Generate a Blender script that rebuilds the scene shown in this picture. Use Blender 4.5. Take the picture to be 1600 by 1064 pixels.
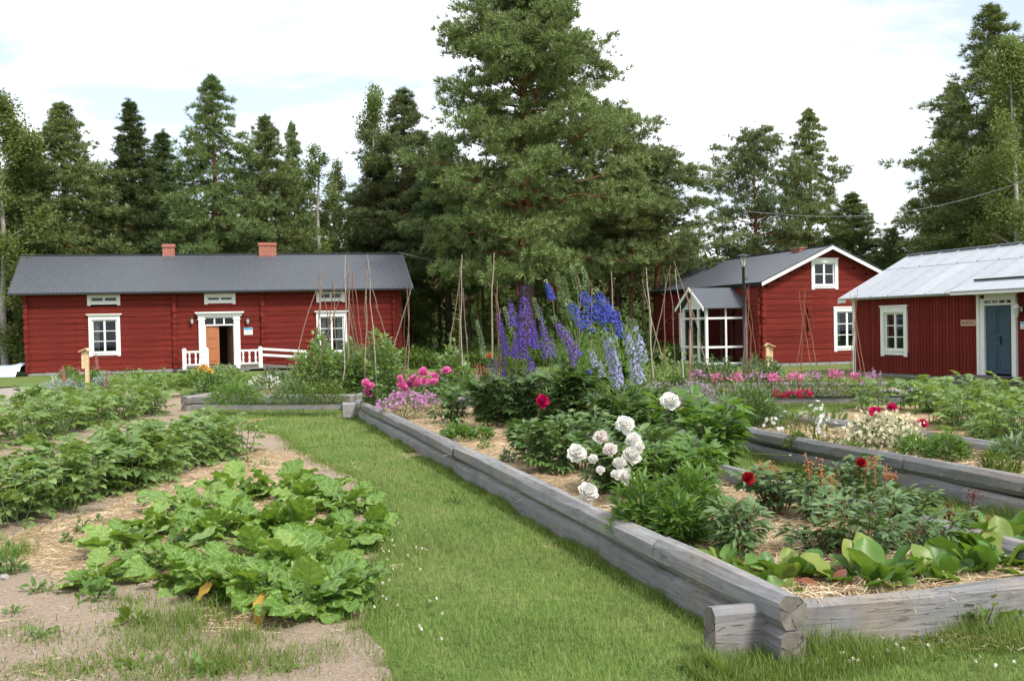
import bpy, math, random
import numpy as np
from mathutils import Matrix, Vector
for o in list(bpy.data.objects): bpy.data.objects.remove(o)
SC = bpy.context.scene; COL = SC.collection
pi = math.pi; R = math.radians
# ---------------------------------------------------------------- camera
F = 1700.0; CH = 1.75; PITCH = math.atan(22 / F); ROLL = 0.018
_f = np.array([0, math.cos(PITCH), -math.sin(PITCH)]); _r = np.array([1., 0, 0]); _u = np.array([0, math.sin(PITCH), math.cos(PITCH)])
CU = _u * math.cos(ROLL) + _r * math.sin(ROLL); CR = _r * math.cos(ROLL) - _u * math.sin(ROLL)
cd = bpy.data.cameras.new('camera'); cam = bpy.data.objects.new('camera', cd); COL.objects.link(cam)
cd.sensor_fit = 'HORIZONTAL'; cd.sensor_width = 36; cd.lens = 36 * F / 1600; cd.clip_end = 2000; cd.clip_start = .05
cam.matrix_world = Matrix(((CR[0], CU[0], -_f[0], 0), (CR[1], CU[1], -_f[1], 0), (CR[2], CU[2], -_f[2], CH), (0, 0, 0, 1)))
SC.camera = cam
SC.render.resolution_x = 1024; SC.render.resolution_y = 680
SC.view_settings.view_transform = 'Standard'; SC.view_settings.look = 'None'
SC.view_settings.exposure = 0.85; SC.view_settings.gamma = 1; SC.view_settings.use_curve_mapping = False
def ray(px, py): return _f * F + CR * (px - 800) - CU * (py - 532)
def G(px, py, z=0.):
    d = ray(px, py); return np.array([0, 0, CH]) + d * ((z - CH) / d[2])
def P(px, py, Y):
    d = ray(px, py); return np.array([0, 0, CH]) + d * (Y / d[1])
def proj(q):
    v = np.array(q, float) - [0, 0, CH]; d = v @ _f; return 800 + F * (v @ CR) / d, 532 - F * (v @ CU) / d
TH = R(15.5); U = np.array([-math.sin(TH), math.cos(TH), 0]); V = np.array([math.cos(TH), math.sin(TH), 0])
O0 = G(949, 882)
def ST(s, t, z=0.): return O0 * [1, 1, 0] + U * s + V * t + np.array([0, 0, z])
# ---------------------------------------------------------------- world and sun
SUN_AZ = R(142); SUN_EL = R(50)        # azimuth from +Y clockwise
W = bpy.data.worlds.new('World'); SC.world = W; W.use_nodes = True
nt = W.node_tree; nt.nodes.clear(); N = nt.nodes.new; L = nt.links.new
wo = N('ShaderNodeOutputWorld'); bg = N('ShaderNodeBackground'); sk = N('ShaderNodeTexSky'); sk.sky_type = 'NISHITA'; sk.sun_disc = False
sk.sun_elevation = SUN_EL; sk.sun_rotation = SUN_AZ; sk.air_density = 1.0; sk.dust_density = 1.5
tc = N('ShaderNodeTexCoord'); sx = N('ShaderNodeSeparateXYZ'); L(tc.outputs['Generated'], sx.inputs[0])
mz = N('ShaderNodeMath'); mz.operation = 'ADD'; mz.inputs[1].default_value = .22; L(sx.outputs[2], mz.inputs[0])
dv = N('ShaderNodeVectorMath'); dv.operation = 'DIVIDE'; cb = N('ShaderNodeCombineXYZ')
for i in range(3): L(mz.outputs[0], cb.inputs[i])
L(tc.outputs['Generated'], dv.inputs[0]); L(cb.outputs[0], dv.inputs[1])
mp = N('ShaderNodeMapping'); mp.inputs['Location'].default_value = (5.88, 3.32, 2.04); mp.inputs['Scale'].default_value = (1.0, 1.5, 1.0); L(dv.outputs[0], mp.inputs[0])
ns = N('ShaderNodeTexNoise'); ns.inputs['Scale'].default_value = 1.1; ns.inputs['Detail'].default_value = 8; ns.inputs['Roughness'].default_value = .55; L(mp.outputs[0], ns.inputs[0])
rp = N('ShaderNodeValToRGB'); rp.color_ramp.elements[0].position = .40; rp.color_ramp.elements[0].color = (.3,) * 3 + (1,)
rp.color_ramp.elements[1].position = .56; rp.color_ramp.elements[1].color = (1, 1, 1, 1); L(ns.outputs[0], rp.inputs[0])
mx = N('ShaderNodeMix'); mx.data_type = 'RGBA'; mx.inputs[7].default_value = (9.8, 10.1, 10.5, 1)
L(rp.outputs[0], mx.inputs[0]); L(sk.outputs[0], mx.inputs[6]); L(mx.outputs[2], bg.inputs[0]); bg.inputs[1].default_value = 0.1; L(bg.outputs[0], wo.inputs[0])
sl = bpy.data.lights.new('sun', 'SUN'); sl.energy = 2.8; sl.angle = R(11); sl.color = (1, .95, .87)
so = bpy.data.objects.new('sun', sl); COL.objects.link(so)
sd = Vector((math.sin(SUN_AZ) * math.cos(SUN_EL), math.cos(SUN_AZ) * math.cos(SUN_EL), math.sin(SUN_EL)))
so.rotation_euler = sd.to_track_quat('Z', 'Y').to_euler(); so.location = (0, 0, 40)
# ---------------------------------------------------------------- helpers
rng = np.random.default_rng(7); rnd = random.Random(11)
def T(name, label, cat, loc=(0, 0, 0), rz=0, group=None):
    o = bpy.data.objects.new(name, None); COL.objects.link(o); o.location = [float(a) for a in loc]; o.rotation_euler = (0, 0, rz); o.empty_display_size = .1
    o['label'] = label; o['category'] = cat
    if group: o['group'] = group
    return o
def tag(o, label=None, cat=None, group=None, kind=None):
    for k, v in (('label', label), ('category', cat), ('group', group), ('kind', kind)):
        if v: o[k] = v
    return o
def put(name, me, parent=None, M=None, label=None, kind=None):
    o = bpy.data.objects.new(name, me); COL.objects.link(o)
    if parent: o.parent = parent
    if M is not None: o.matrix_basis = M
    return tag(o, label=label, kind=kind)
def copy_tree(o, parent=None, M=None):
    c = o.copy(); COL.objects.link(c); c.parent = parent
    for ch in o.children: copy_tree(ch, c)
    return c
class Geo:
    def __init__(s): s.v = []; s.f = []; s.n = 0
    def add(s, V_, F_, mi=0, sm=False):
        V_ = np.asarray(V_, float).reshape(-1, 3); F_ = np.asarray(F_, int)
        s.v.append(V_); s.f.append((F_ + s.n, mi, sm)); s.n += len(V_); return s
    def box(s, x0, x1, y0, y1, z0, z1, mi=0):
        v = [(x, y, z) for x in (x0, x1) for y in (y0, y1) for z in (z0, z1)]
        return s.add(v, [(0, 1, 3, 2), (4, 6, 7, 5), (0, 4, 5, 1), (2, 3, 7, 6), (0, 2, 6, 4), (1, 5, 7, 3)], mi)
    def prism(s, poly, y0, y1, mi=0):          # poly in x,z; extruded along y
        n = len(poly); a = [(p[0], y0, p[1]) for p in poly] + [(p[0], y1, p[1]) for p in poly]
        s.add(a, [(i, (i + 1) % n, n + (i + 1) % n, n + i) for i in range(n)], mi)
        s.add(a[:n], [list(range(n))[::-1]], mi); s.add(a[n:], [list(range(n))], mi); return s
    def tube(s, pts, rad, k=6, mi=0, sm=True, cap=True):
        pts = np.asarray(pts, float); m = len(pts); rad = np.broadcast_to(rad, (m,))
        d = np.gradient(pts, axis=0); d /= np.linalg.norm(d, axis=1)[:, None] + 1e-9
        up = np.where(np.abs(d[:, 2:3]) > .9, [[1., 0, 0]], [[0, 0, 1.]]); a = np.cross(d, up); a /= np.linalg.norm(a, axis=1)[:, None]; b = np.cross(d, a)
        t = np.arange(k) * 2 * pi / k
        vv = pts[:, None] + rad[:, None, None] * (a[:, None] * np.cos(t)[None, :, None] + b[:, None] * np.sin(t)[None, :, None])
        i = np.arange(m - 1)[:, None] * k; j = np.arange(k)[None]; j2 = (j + 1) % k
        f = np.stack([i + j, i + j2, i + k + j2, i + k + j], -1).reshape(-1, 4); s.add(vv, f[:, ::-1], mi, sm)
        if cap: s.add(vv[-1], [list(range(k))[::-1]], mi); s.add(vv[0], [list(range(k))], mi)
        return s
    def lathe(s, prof, c=(0, 0, 0), k=10, mi=0, sm=True):
        t = np.arange(k) * 2 * pi / k; p = np.array(prof, float)
        vv = np.stack([p[:, None, 0] * np.cos(t) + c[0], p[:, None, 0] * np.sin(t) + c[1], np.repeat(p[:, 1:2], k, 1) + c[2]], -1)
        m = len(p); i = np.arange(m - 1)[:, None] * k; j = np.arange(k)[None]; j2 = (j + 1) % k
        return s.add(vv, np.stack([i + j, i + j2, i + k + j2, i + k + j], -1).reshape(-1, 4), mi, sm)
    def stamp(s, tpl, M3, C, mi=0, sm=False):
        """tpl=(V,F); M3 (n,3,3) columns are the axes; C (n,3)"""
        tv, tf = tpl; n = len(C)
        vv = np.einsum('nij,kj->nki', M3, tv) + C[:, None]
        ff = tf[None] + (np.arange(n) * len(tv))[:, None, None]
        return s.add(vv.reshape(-1, 3), ff.reshape(-1, tf.shape[1]), mi, sm)
    def mesh(s, name, mats):
        me = bpy.data.meshes.new(name); v = np.concatenate(s.v) if s.v else np.zeros((0, 3))
        me.vertices.add(len(v)); me.vertices.foreach_set('co', v.astype(np.float32).ravel())
        cnt = [np.full(len(f), f.shape[1] if f.ndim > 1 else 0) for f, _, _ in s.f]
        li = np.concatenate([f.ravel() for f, _, _ in s.f]); tot = np.concatenate(cnt)
        me.loops.add(len(li)); me.loops.foreach_set('vertex_index', li.astype(np.int32))
        me.polygons.add(len(tot)); st = np.concatenate([[0], np.cumsum(tot)[:-1]])
        me.polygons.foreach_set('loop_start', st.astype(np.int32)); me.polygons.foreach_set('loop_total', tot.astype(np.int32))
        me.polygons.foreach_set('material_index', np.concatenate([np.full(len(f), m) for f, m, _ in s.f]).astype(np.int32))
        me.polygons.foreach_set('use_smooth', np.concatenate([np.full(len(f), q) for f, _, q in s.f]).astype(bool))
        for m in (mats if isinstance(mats, (list, tuple)) else [mats]): me.materials.append(m)
        me.update(calc_edges=True); me.validate(); return me
    def build(s, name, mats, parent=None, M=None, label=None, kind=None): return put(name, s.mesh(name, mats), parent, M, label, kind)
def frames(d, up=None, roll=None):
    """rows of directions -> rotation matrices with x along d, z as near up as can be"""
    d = np.asarray(d, float); d = d / (np.linalg.norm(d, axis=-1, keepdims=True) + 1e-9)
    up = np.broadcast_to([0, 0, 1.] if up is None else up, d.shape).copy()
    up = np.where(np.abs((d * up).sum(-1, keepdims=True)) > .98, [[1., .1, 0]], up)
    y = np.cross(up, d); y /= np.linalg.norm(y, axis=-1, keepdims=True) + 1e-9; z = np.cross(d, y)
    if roll is not None:
        c, s_ = np.cos(roll)[:, None], np.sin(roll)[:, None]; y, z = y * c + z * s_, z * c - y * s_
    return np.stack([d, y, z], -1)
def mat4(M3, c, s=1.):
    M = Matrix.Identity(4)
    for i in range(3):
        for j in range(3): M[i][j] = float(M3[i][j] * s)
        M[i][3] = float(c[i])
    return M
def sph(n, g=None):
    g = g or rng; v = g.normal(size=(n, 3)); return v / np.linalg.norm(v, axis=1)[:, None]
def leaf(Ln=1., Wd=.4, nu=4, nv=1, prof=None, fold=.25, curl=.25, wave=0., wf=9., seed=0, pet=0.):
    """leaf blade along +x, optional bare stalk of length pet"""
    g = np.random.default_rng(seed); u = np.linspace(0, 1, nu + 1); v = np.linspace(-1, 1, 2 * nv + 1)
    prof = prof or (lambda a: np.sin(pi * a ** .8) ** .8); w = np.maximum(prof(u), .03) * Wd / 2
    UU, VV = np.meshgrid(u, v, indexing='ij'); ph = g.uniform(0, 6)
    x = pet + UU * (Ln - pet); y = VV * w[:, None]
    z = np.abs(VV) * fold * w[:, None] - curl * (x / Ln) ** 2 * Ln + wave * np.sin(UU * wf + ph + VV * 2) * np.abs(VV) ** 1.5
    vv = np.stack([x, y, z], -1).reshape(-1, 3); k = 2 * nv + 1
    i = np.arange(nu)[:, None] * k; j = np.arange(k - 1)[None]
    f = np.stack([i + j, i + k + j, i + k + j + 1, i + j + 1], -1).reshape(-1, 4)
    if pet > 0:
        w0 = .02 * Ln; n0 = len(vv)
        vv = np.concatenate([vv, [(0, -w0, 0), (0, w0, 0), (pet + .02, w0, -curl * (pet / Ln) ** 2 * Ln - .002), (pet + .02, -w0, -curl * (pet / Ln) ** 2 * Ln - .002)]])
        f = np.concatenate([f, [(n0, n0 + 3, n0 + 2, n0 + 1)]])
    return vv, f
def join(tpls):
    vs, fs, n = [], [], 0
    for v, f in tpls: vs.append(v); fs.append(f + n); n += len(v)
    return np.concatenate(vs), np.concatenate(fs)
def xf(tpl, s=1., yaw=0., pitch=0., roll=0., at=(0, 0, 0)):
    cy, sy, cp, sp, cr, sr = math.cos(yaw), math.sin(yaw), math.cos(pitch), math.sin(pitch), math.cos(roll), math.sin(roll)
    Rz = np.array([[cy, -sy, 0], [sy, cy, 0], [0, 0, 1]]); Ry = np.array([[cp, 0, -sp], [0, 1, 0], [sp, 0, cp]]); Rx = np.array([[1, 0, 0], [0, cr, -sr], [0, sr, cr]])
    return tpl[0] @ (Rz @ Ry @ Rx).T * s + np.array(at), tpl[1]
def inpoly(x, y, poly):
    c = np.zeros(len(x), bool); n = len(poly)
    for i in range(n):
        x0, y0 = poly[i][:2]; x1, y1 = poly[(i + 1) % n][:2]
        c ^= ((y0 > y) != (y1 > y)) & (x < (x1 - x0) * (y - y0) / (y1 - y0 + 1e-12) + x0)
    return c
# ---------------------------------------------------------------- materials
class NT:
    def __init__(s, name):
        s.m = bpy.data.materials.new(name); s.m.use_nodes = True; s.t = s.m.node_tree; s.t.nodes.clear()
        s.out = s.n('ShaderNodeOutputMaterial')
    def n(s, t, **k):
        q = s.t.nodes.new(t)
        for a, b in k.items(): setattr(q, a, b)
        return q
    def l(s, a, b): s.t.links.new(a, b)
    def coords(s, scale=(1, 1, 1), kind='Object', rot=(0, 0, 0)):
        c = s.n('ShaderNodeTexCoord'); m = s.n('ShaderNodeMapping'); m.inputs['Scale'].default_value = scale; m.inputs['Rotation'].default_value = rot
        s.l(c.outputs[kind], m.inputs[0]); return m.outputs[0]
    def geo(s, scale=(1, 1, 1)):
        c = s.n('ShaderNodeNewGeometry'); m = s.n('ShaderNodeMapping'); m.inputs['Scale'].default_value = scale; s.l(c.outputs['Position'], m.inputs[0]); return m.outputs[0]
    def noise(s, vec, sc, det=4, ro=.6, dist=0):
        q = s.n('ShaderNodeTexNoise'); q.inputs['Scale'].default_value = sc; q.inputs['Detail'].default_value = det; q.inputs['Roughness'].default_value = ro; q.inputs['Distortion'].default_value = dist
        s.l(vec, q.inputs['Vector']); return q.outputs[0]
    def ramp(s, fac, stops):
        q = s.n('ShaderNodeValToRGB'); e = q.color_ramp.elements
        while len(e) < len(stops): e.new(.5)
        for i, (p, c) in enumerate(stops): e[i].position = p; e[i].color = (*c, 1) if len(c) == 3 else c
        s.l(fac, q.inputs[0]); return q.outputs[0]
    def mix(s, f, a, b, mode='MIX'):
        q = s.n('ShaderNodeMix', data_type='RGBA', blend_type=mode)
        for i, x in ((0, f), (6, a), (7, b)):
            if isinstance(x, (int, float)): q.inputs[i].default_value = x
            elif isinstance(x, tuple): q.inputs[i].default_value = (*x, 1)
            else: s.l(x, q.inputs[i])
        return q.outputs[2]
    def math(s, op, a, b=0.):
        q = s.n('ShaderNodeMath', operation=op)
        for i, x in ((0, a), (1, b)):
            if isinstance(x, (int, float)): q.inputs[i].default_value = x
            else: s.l(x, q.inputs[i])
        return q.outputs[0]
    def rand(s):
        a = s.n('ShaderNodeObjectInfo'); b = s.n('ShaderNodeNewGeometry')
        return s.math('FRACT', s.math('ADD', a.outputs['Random'], b.outputs['Random Per Island']))
    def bump(s, h, st=.3, d=.01):
        q = s.n('ShaderNodeBump'); q.inputs['Strength'].default_value = st; q.inputs['Distance'].default_value = d; s.l(h, q.inputs['Height']); return q.outputs[0]
    def bsdf(s, col, rough=.6, spec=.5, metal=0., nrm=None):
        q = s.n('ShaderNodeBsdfPrincipled')
        for k, x in (('Base Color', col), ('Roughness', rough), ('Specular IOR Level', spec), ('Metallic', metal)):
            if isinstance(x, (int, float)): q.inputs[k].default_value = x
            elif isinstance(x, tuple): q.inputs[k].default_value = (*x, 1)
            else: s.l(x, q.inputs[k])
        if nrm is not None: s.l(nrm, q.inputs['Normal'])
        return q.outputs[0]
    def done(s, sh): s.l(sh, s.out.inputs[0]); return s.m
def leafmat(name, a, b, c=None, rough=.5, spec=.35, trans=.3, ns=6., tcol=None, veins=None, ov=0.):
    m = NT(name); r = m.rand(); c = c or b
    col = m.ramp(r, [(0, a), (.6, b), (1, c)])
    if ov: oi = m.n('ShaderNodeObjectInfo'); hs = m.n('ShaderNodeHueSaturation'); m.l(m.math('ADD', m.math('MULTIPLY', oi.outputs['Random'], ov), 1.12 - ov / 2), hs.inputs['Value']); m.l(m.math('ADD', m.math('MULTIPLY', m.math('FRACT', m.math('MULTIPLY', oi.outputs['Random'], 7.3)), .05), .465), hs.inputs['Hue']); m.l(col, hs.inputs['Color']); col = hs.outputs[0]
    nz = m.noise(m.geo(), ns, 3); col = m.mix(m.math('MULTIPLY', nz, .5), col, tuple(x * .55 for x in a))
    nrm = None
    if veins:
        tc_ = m.n('ShaderNodeTexCoord'); sp = m.n('ShaderNodeSeparateXYZ'); m.l(tc_.outputs['Object'], sp.inputs[0]); ay = m.math('ABSOLUTE', sp.outputs[1])
        ph = m.math('ADD', m.math('SUBTRACT', m.math('MULTIPLY', sp.outputs[0], veins), m.math('MULTIPLY', ay, veins * .8)), m.math('MULTIPLY', m.noise(tc_.outputs['Object'], 6, 2), .8)); fr = m.math('ABSOLUTE', m.math('SUBTRACT', m.math('FRACT', ph), .5))
        vn = m.ramp(fr, [(.0, (1,) * 3), (.09, (0,) * 3)]); bl = m.noise(tc_.outputs['Object'], 14, 4, .7); col = m.mix(m.math('MULTIPLY', vn, .45), col, tuple(min(1, x * 1.7 + .02) for x in c)); col = m.mix(m.ramp(bl, [(.55, (0,) * 3), (.75, (.5,) * 3)]), col, tuple(x * .6 for x in a)); nrm = m.bump(m.math('ADD', m.math('MULTIPLY', fr, 1.2), bl), .6, .03)
    p = m.bsdf(col, rough, spec, 0, nrm); t = m.n('ShaderNodeBsdfTranslucent')
    m.l(m.mix(.75, col, tcol or (b[0] * 1.9 + .02, b[1] * 1.7 + .02, b[2] * .7)), t.inputs[0])
    x = m.n('ShaderNodeMixShader'); x.inputs[0].default_value = trans; m.l(p, x.inputs[1]); m.l(t.outputs[0], x.inputs[2])
    return m.done(x.outputs[0])
def plain(name, col, rough=.5, spec=.4, metal=0., var=.12, sc=8., bumps=0.):
    m = NT(name); v = m.coords(); nz = m.noise(v, sc, 5)
    c = m.mix(nz, tuple(x * (1 - var * 1.6) for x in col), tuple(min(1, x * (1 + var)) for x in col))
    return m.done(m.bsdf(c, rough, spec, metal, m.bump(nz, bumps, .01) if bumps else None))
def woodmat(name, dark, mid, light, bump=.5, warm=None, sc=1.):
    """grain and checks along local x"""
    m = NT(name); v = m.coords((1.2 * sc, 22 * sc, 22 * sc)); g = m.noise(v, 2.2, 6, .65, .25)
    v2 = m.coords((.5 * sc, 9 * sc, 9 * sc)); cr = m.noise(v2, 2.6, 3, .5, .6)
    col = m.ramp(g, [(.25, dark), (.5, mid), (.78, light)])
    bl = m.noise(m.coords((1, 1, 1)), 1.6, 4); 
    if warm: col = m.mix(m.ramp(bl, [(.48, (0, 0, 0)), (.7, (.75,) * 3)]), col, warm)
    col = m.mix(m.ramp(m.noise(m.coords((3, 3, 3)), 3, 3), [(.35, (.35,) * 3), (.6, (0, 0, 0))]), col, tuple(x * .6 for x in mid))
    ckm = m.ramp(m.noise(m.coords((.8, 2, 2)), 1.4, 2), [(.47, (0,) * 3), (.6, (1,) * 3)]); ck = m.ramp(cr, [(.488, (0, 0, 0)), (.5, (1, 1, 1)), (.512, (0, 0, 0))])
    ck = m.math('MULTIPLY', ck, ckm); col = m.mix(m.math('MULTIPLY', ck, .75), col, tuple(x * .25 for x in dark))
    oi = m.n('ShaderNodeObjectInfo'); hs = m.n('ShaderNodeHueSaturation'); m.l(m.math('ADD', m.math('MULTIPLY', oi.outputs['Random'], .35), .83), hs.inputs['Value']); m.l(col, hs.inputs['Color'])
    h = m.math('SUBTRACT', g, m.math('MULTIPLY', ck, 1.2))
    return m.done(m.bsdf(hs.outputs[0], .8, .25, 0, m.bump(h, bump, .008)))
M = {}
M['log'] = woodmat('weathered_log_wood', (.125, .124, .127), (.20, .198, .202), (.285, .28, .278), .6, (.26, .215, .17))
M['oldwood'] = woodmat('old_grey_boards', (.07, .065, .06), (.17, .16, .15), (.28, .26, .24))
M['pole'] = woodmat('peeled_pole_wood', (.08, .055, .04), (.22, .16, .12), (.38, .31, .25), .4)
M['whitepole'] = woodmat('birch_pole_wood', (.09, .07, .055), (.38, .33, .28), (.6, .55, .49), .3)
M['fresh'] = woodmat('fresh_pine_wood', (.40, .27, .15), (.55, .40, .24), (.65, .50, .32), .2)
def redmat(name, sc, k=1.):
    m = NT(name); g = m.noise(m.coords(sc), 2.2, 6, .7, .2); b = m.noise(m.coords((1, 1, 1)), 1.3, 4)
    col = m.ramp(g, [(.2, (.075 * k, .012 * k, .010 * k)), (.5, (.145 * k, .020 * k, .015 * k)), (.8, (.225 * k, .038 * k, .026 * k))])
    col = m.mix(m.ramp(b, [(.4, (0,) * 3), (.75, (.6,) * 3)]), col, (.105 * k, .018 * k, .014 * k))
    oi = m.n('ShaderNodeObjectInfo'); hs = m.n('ShaderNodeHueSaturation'); m.l(m.math('ADD', m.math('MULTIPLY', oi.outputs['Random'], .3), .85), hs.inputs['Value']); m.l(col, hs.inputs['Color'])
    return m.done(m.bsdf(hs.outputs[0], .9, .12, 0, m.bump(g, .5, .012)))
M['red'] = redmat('falu_red_logs', (1.2, 16, 16)); M['redboard'] = redmat('falu_red_boards', (16, 16, 1.2), .95)
M['white'] = plain('white_oil_paint', (.74, .74, .72), .5, .35, var=.06, sc=5)
M['offwhite'] = plain('aged_white_paint', (.66, .65, .61), .55, .3, var=.09, sc=6)
M['orange'] = plain('orange_brown_door_paint', (.36, .13, .05), .45, .4, var=.08)
M['brownwood'] = plain('brown_inner_door', (.13, .065, .03), .6, .3)
M['blue'] = plain('blue_grey_door_paint', (.03, .062, .092), .5, .35, var=.2, sc=9)
M['black'] = plain('black_metal', (.012, .012, .013), .4, .5)
M['stone'] = plain('foundation_stone', (.26, .25, .24), .85, .2, var=.35, sc=6, bumps=.6)
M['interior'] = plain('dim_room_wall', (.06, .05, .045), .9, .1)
M['curtain'] = plain('white_curtain', (.7, .7, .68), .9, .1)
M['lampglass'] = plain('lamp_glass', (.45, .45, .42), .15, .6)
M['terracotta'] = plain('terracotta', (.35, .12, .06), .8, .2)
M['soil'] = plain('dark_soil', (.09, .06, .045), .95, .1, var=.4, sc=12, bumps=.8)
def roofmat():
    m = NT('dark_sheet_roof'); n = m.noise(m.coords((1, 1, 1)), 2.5, 5); n2 = m.noise(m.coords((.4, 6, 6)), 2, 3)
    c = m.mix(m.math('MULTIPLY', m.math('ADD', n, n2), .5), (.042, .047, .056), (.085, .094, .11))
    return m.done(m.bsdf(c, .42, .55, .0))
M['roof'] = roofmat()
def zincmat():
    m = NT('zinc_sheet_roof'); n = m.noise(m.coords((2, 2, 2)), 3, 6); oi = m.n('ShaderNodeObjectInfo')
    c = m.ramp(m.math('ADD', m.math('MULTIPLY', n, .6), m.math('MULTIPLY', oi.outputs['Random'], .18)), [(.2, (.30, .32, .35)), (.7, (.45, .47, .50))])
    return m.done(m.bsdf(c, .45, .5, .25, m.bump(n, .15, .01)))
M['zinc'] = zincmat()
def brickmat():
    m = NT('red_chimney_brick'); b = m.n('ShaderNodeTexBrick'); b.inputs['Scale'].default_value = 1; b.inputs['Brick Width'].default_value = .26; b.inputs['Row Height'].default_value = .085
    b.inputs['Mortar Size'].default_value = .009; b.inputs['Color1'].default_value = (.36, .09, .05, 1); b.inputs['Color2'].default_value = (.26, .065, .04, 1); b.inputs['Mortar'].default_value = (.33, .28, .24, 1)
    c = m.n('ShaderNodeTexCoord'); s = m.n('ShaderNodeSeparateXYZ'); m.l(c.outputs['Object'], s.inputs[0]); cb = m.n('ShaderNodeCombineXYZ'); m.l(m.math('ADD', s.outputs[0], s.outputs[1]), cb.inputs[0]); m.l(s.outputs[2], cb.inputs[1]); m.l(cb.outputs[0], b.inputs[0])
    return m.done(m.bsdf(b.outputs[0], .85, .2))
M['brick'] = brickmat()
def glassmat(name='window_glass', add=0.):
    m = NT(name); g = m.n('ShaderNodeBsdfGlossy'); g.inputs['Roughness'].default_value = .03; g.inputs[0].default_value = (.9, .95, 1, 1); t = m.n('ShaderNodeBsdfTransparent'); t.inputs[0].default_value = (.6, .64, .64, 1)
    fr = m.n('ShaderNodeFresnel'); fr.inputs[0].default_value = 1.55
    x = m.n('ShaderNodeMixShader'); m.l(m.math('ADD', m.math('MULTIPLY', fr.outputs[0], .55), add), x.inputs[0]); m.l(t.outputs[0], x.inputs[1]); m.l(g.outputs[0], x.inputs[2]); return m.done(x.outputs[0])
M['glass'] = glassmat(); M['porch_glass'] = glassmat('porch_glass', .22)
def endmat():
    m = NT('log_end_grain'); c = m.n('ShaderNodeTexCoord'); s = m.n('ShaderNodeSeparateXYZ'); m.l(c.outputs['Object'], s.inputs[0])
    cb = m.n('ShaderNodeCombineXYZ'); m.l(s.outputs[1], cb.inputs[0]); m.l(s.outputs[2], cb.inputs[1])
    w = m.n('ShaderNodeTexWave', wave_type='RINGS', rings_direction='SPHERICAL'); w.inputs['Scale'].default_value = 34; w.inputs['Distortion'].default_value = 3; w.inputs['Detail'].default_value = 3; m.l(cb.outputs[0], w.inputs[0])
    n = m.noise(c.outputs['Object'], 9, 5); at = m.math('ARCTAN2', s.outputs[1], s.outputs[2]); ca = m.n('ShaderNodeCombineXYZ'); m.l(m.math('MULTIPLY', at, 1.1), ca.inputs[0])
    rad = m.ramp(m.math('ABSOLUTE', m.math('SINE', m.math('ADD', m.math('MULTIPLY', at, 1.5), m.math('MULTIPLY', n, 2.5)))), [(.0, (1,) * 3), (.10, (0,) * 3)])
    col = m.mix(w.outputs[1], (.105, .093, .085), (.125, .112, .10)); col = m.mix(m.ramp(n, [(.4, (0,) * 3), (.62, (.9,) * 3)]), col, (.20, .18, .155)); col = m.mix(m.math('MULTIPLY', rad, .9), col, (.02, .02, .018))
    return m.done(m.bsdf(col, .9, .15, 0, m.bump(m.math('SUBTRACT', m.math('ADD', m.math('MULTIPLY', w.outputs[1], .25), n), m.math('MULTIPLY', rad, 2.)), .5, .008)))
M['end'] = endmat()
def lawnmat():
    m = NT('mown_grass_ground'); g = m.geo(); a = m.noise(g, .9, 5, .6); b = m.noise(g, 14, 6, .75); c = m.noise(m.geo((1, .35, 1)), 40, 3, .7)
    col = m.ramp(a, [(.3, (.085, .14, .028)), (.5, (.135, .195, .044)), (.7, (.195, .22, .07))])
    col = m.mix(m.ramp(b, [(.3, (.75,) * 3), (.6, (0,) * 3)]), col, (.035, .055, .012))
    col = m.mix(m.ramp(c, [(.52, (0,) * 3), (.75, (.6,) * 3)]), col, (.19, .19, .07))
    return m.done(m.bsdf(col, .9, .15, 0, m.bump(m.math('ADD', b, c), .9, .03)))
M['lawn'] = lawnmat()
def soilmat(name, base, dark, lite, strawy=0.):
    m = NT(name); g = m.geo(); a = m.noise(g, 1.4, 5); b = m.noise(g, 30, 6, .8); v = m.n('ShaderNodeTexVoronoi'); v.inputs['Scale'].default_value = 55; m.l(g, v.inputs['Vector'])
    col = m.ramp(b, [(.3, dark), (.5, base), (.75, lite)]); col = m.mix(m.ramp(a, [(.35, (0,) * 3), (.7, (.6,) * 3)]), col, tuple(x * .75 for x in base))
    h = m.math('ADD', b, m.math('MULTIPLY', v.outputs[0], .7))
    return m.done(m.bsdf(col, .95, .1, 0, m.bump(h, .9, .02)))
M['gravel'] = soilmat('grey_gravelly_soil', (.33, .255, .19), (.18, .135, .095), (.46, .39, .31))
M['straw_ground'] = soilmat('matted_straw', (.36, .26, .155), (.17, .11, .065), (.52, .41, .27))
M['path'] = soilmat('pale_gravel_path', (.34, .30, .26), (.26, .23, .2), (.43, .39, .34))
M['forest_floor'] = soilmat('forest_floor', (.03, .045, .016), (.014, .02, .008), (.05, .07, .025))
def strawmat():
    m = NT('dry_straw'); r = m.rand(); c = m.ramp(r, [(0, (.22, .14, .08)), (.4, (.42, .31, .18)), (.8, (.56, .45, .29)), (1, (.68, .59, .42))]); return m.done(m.bsdf(c, .7, .25))
M['straw'] = strawmat(); M['pebble'] = plain('grey_pebble', (.27, .25, .23), .9, .15, var=.3, sc=20)
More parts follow.
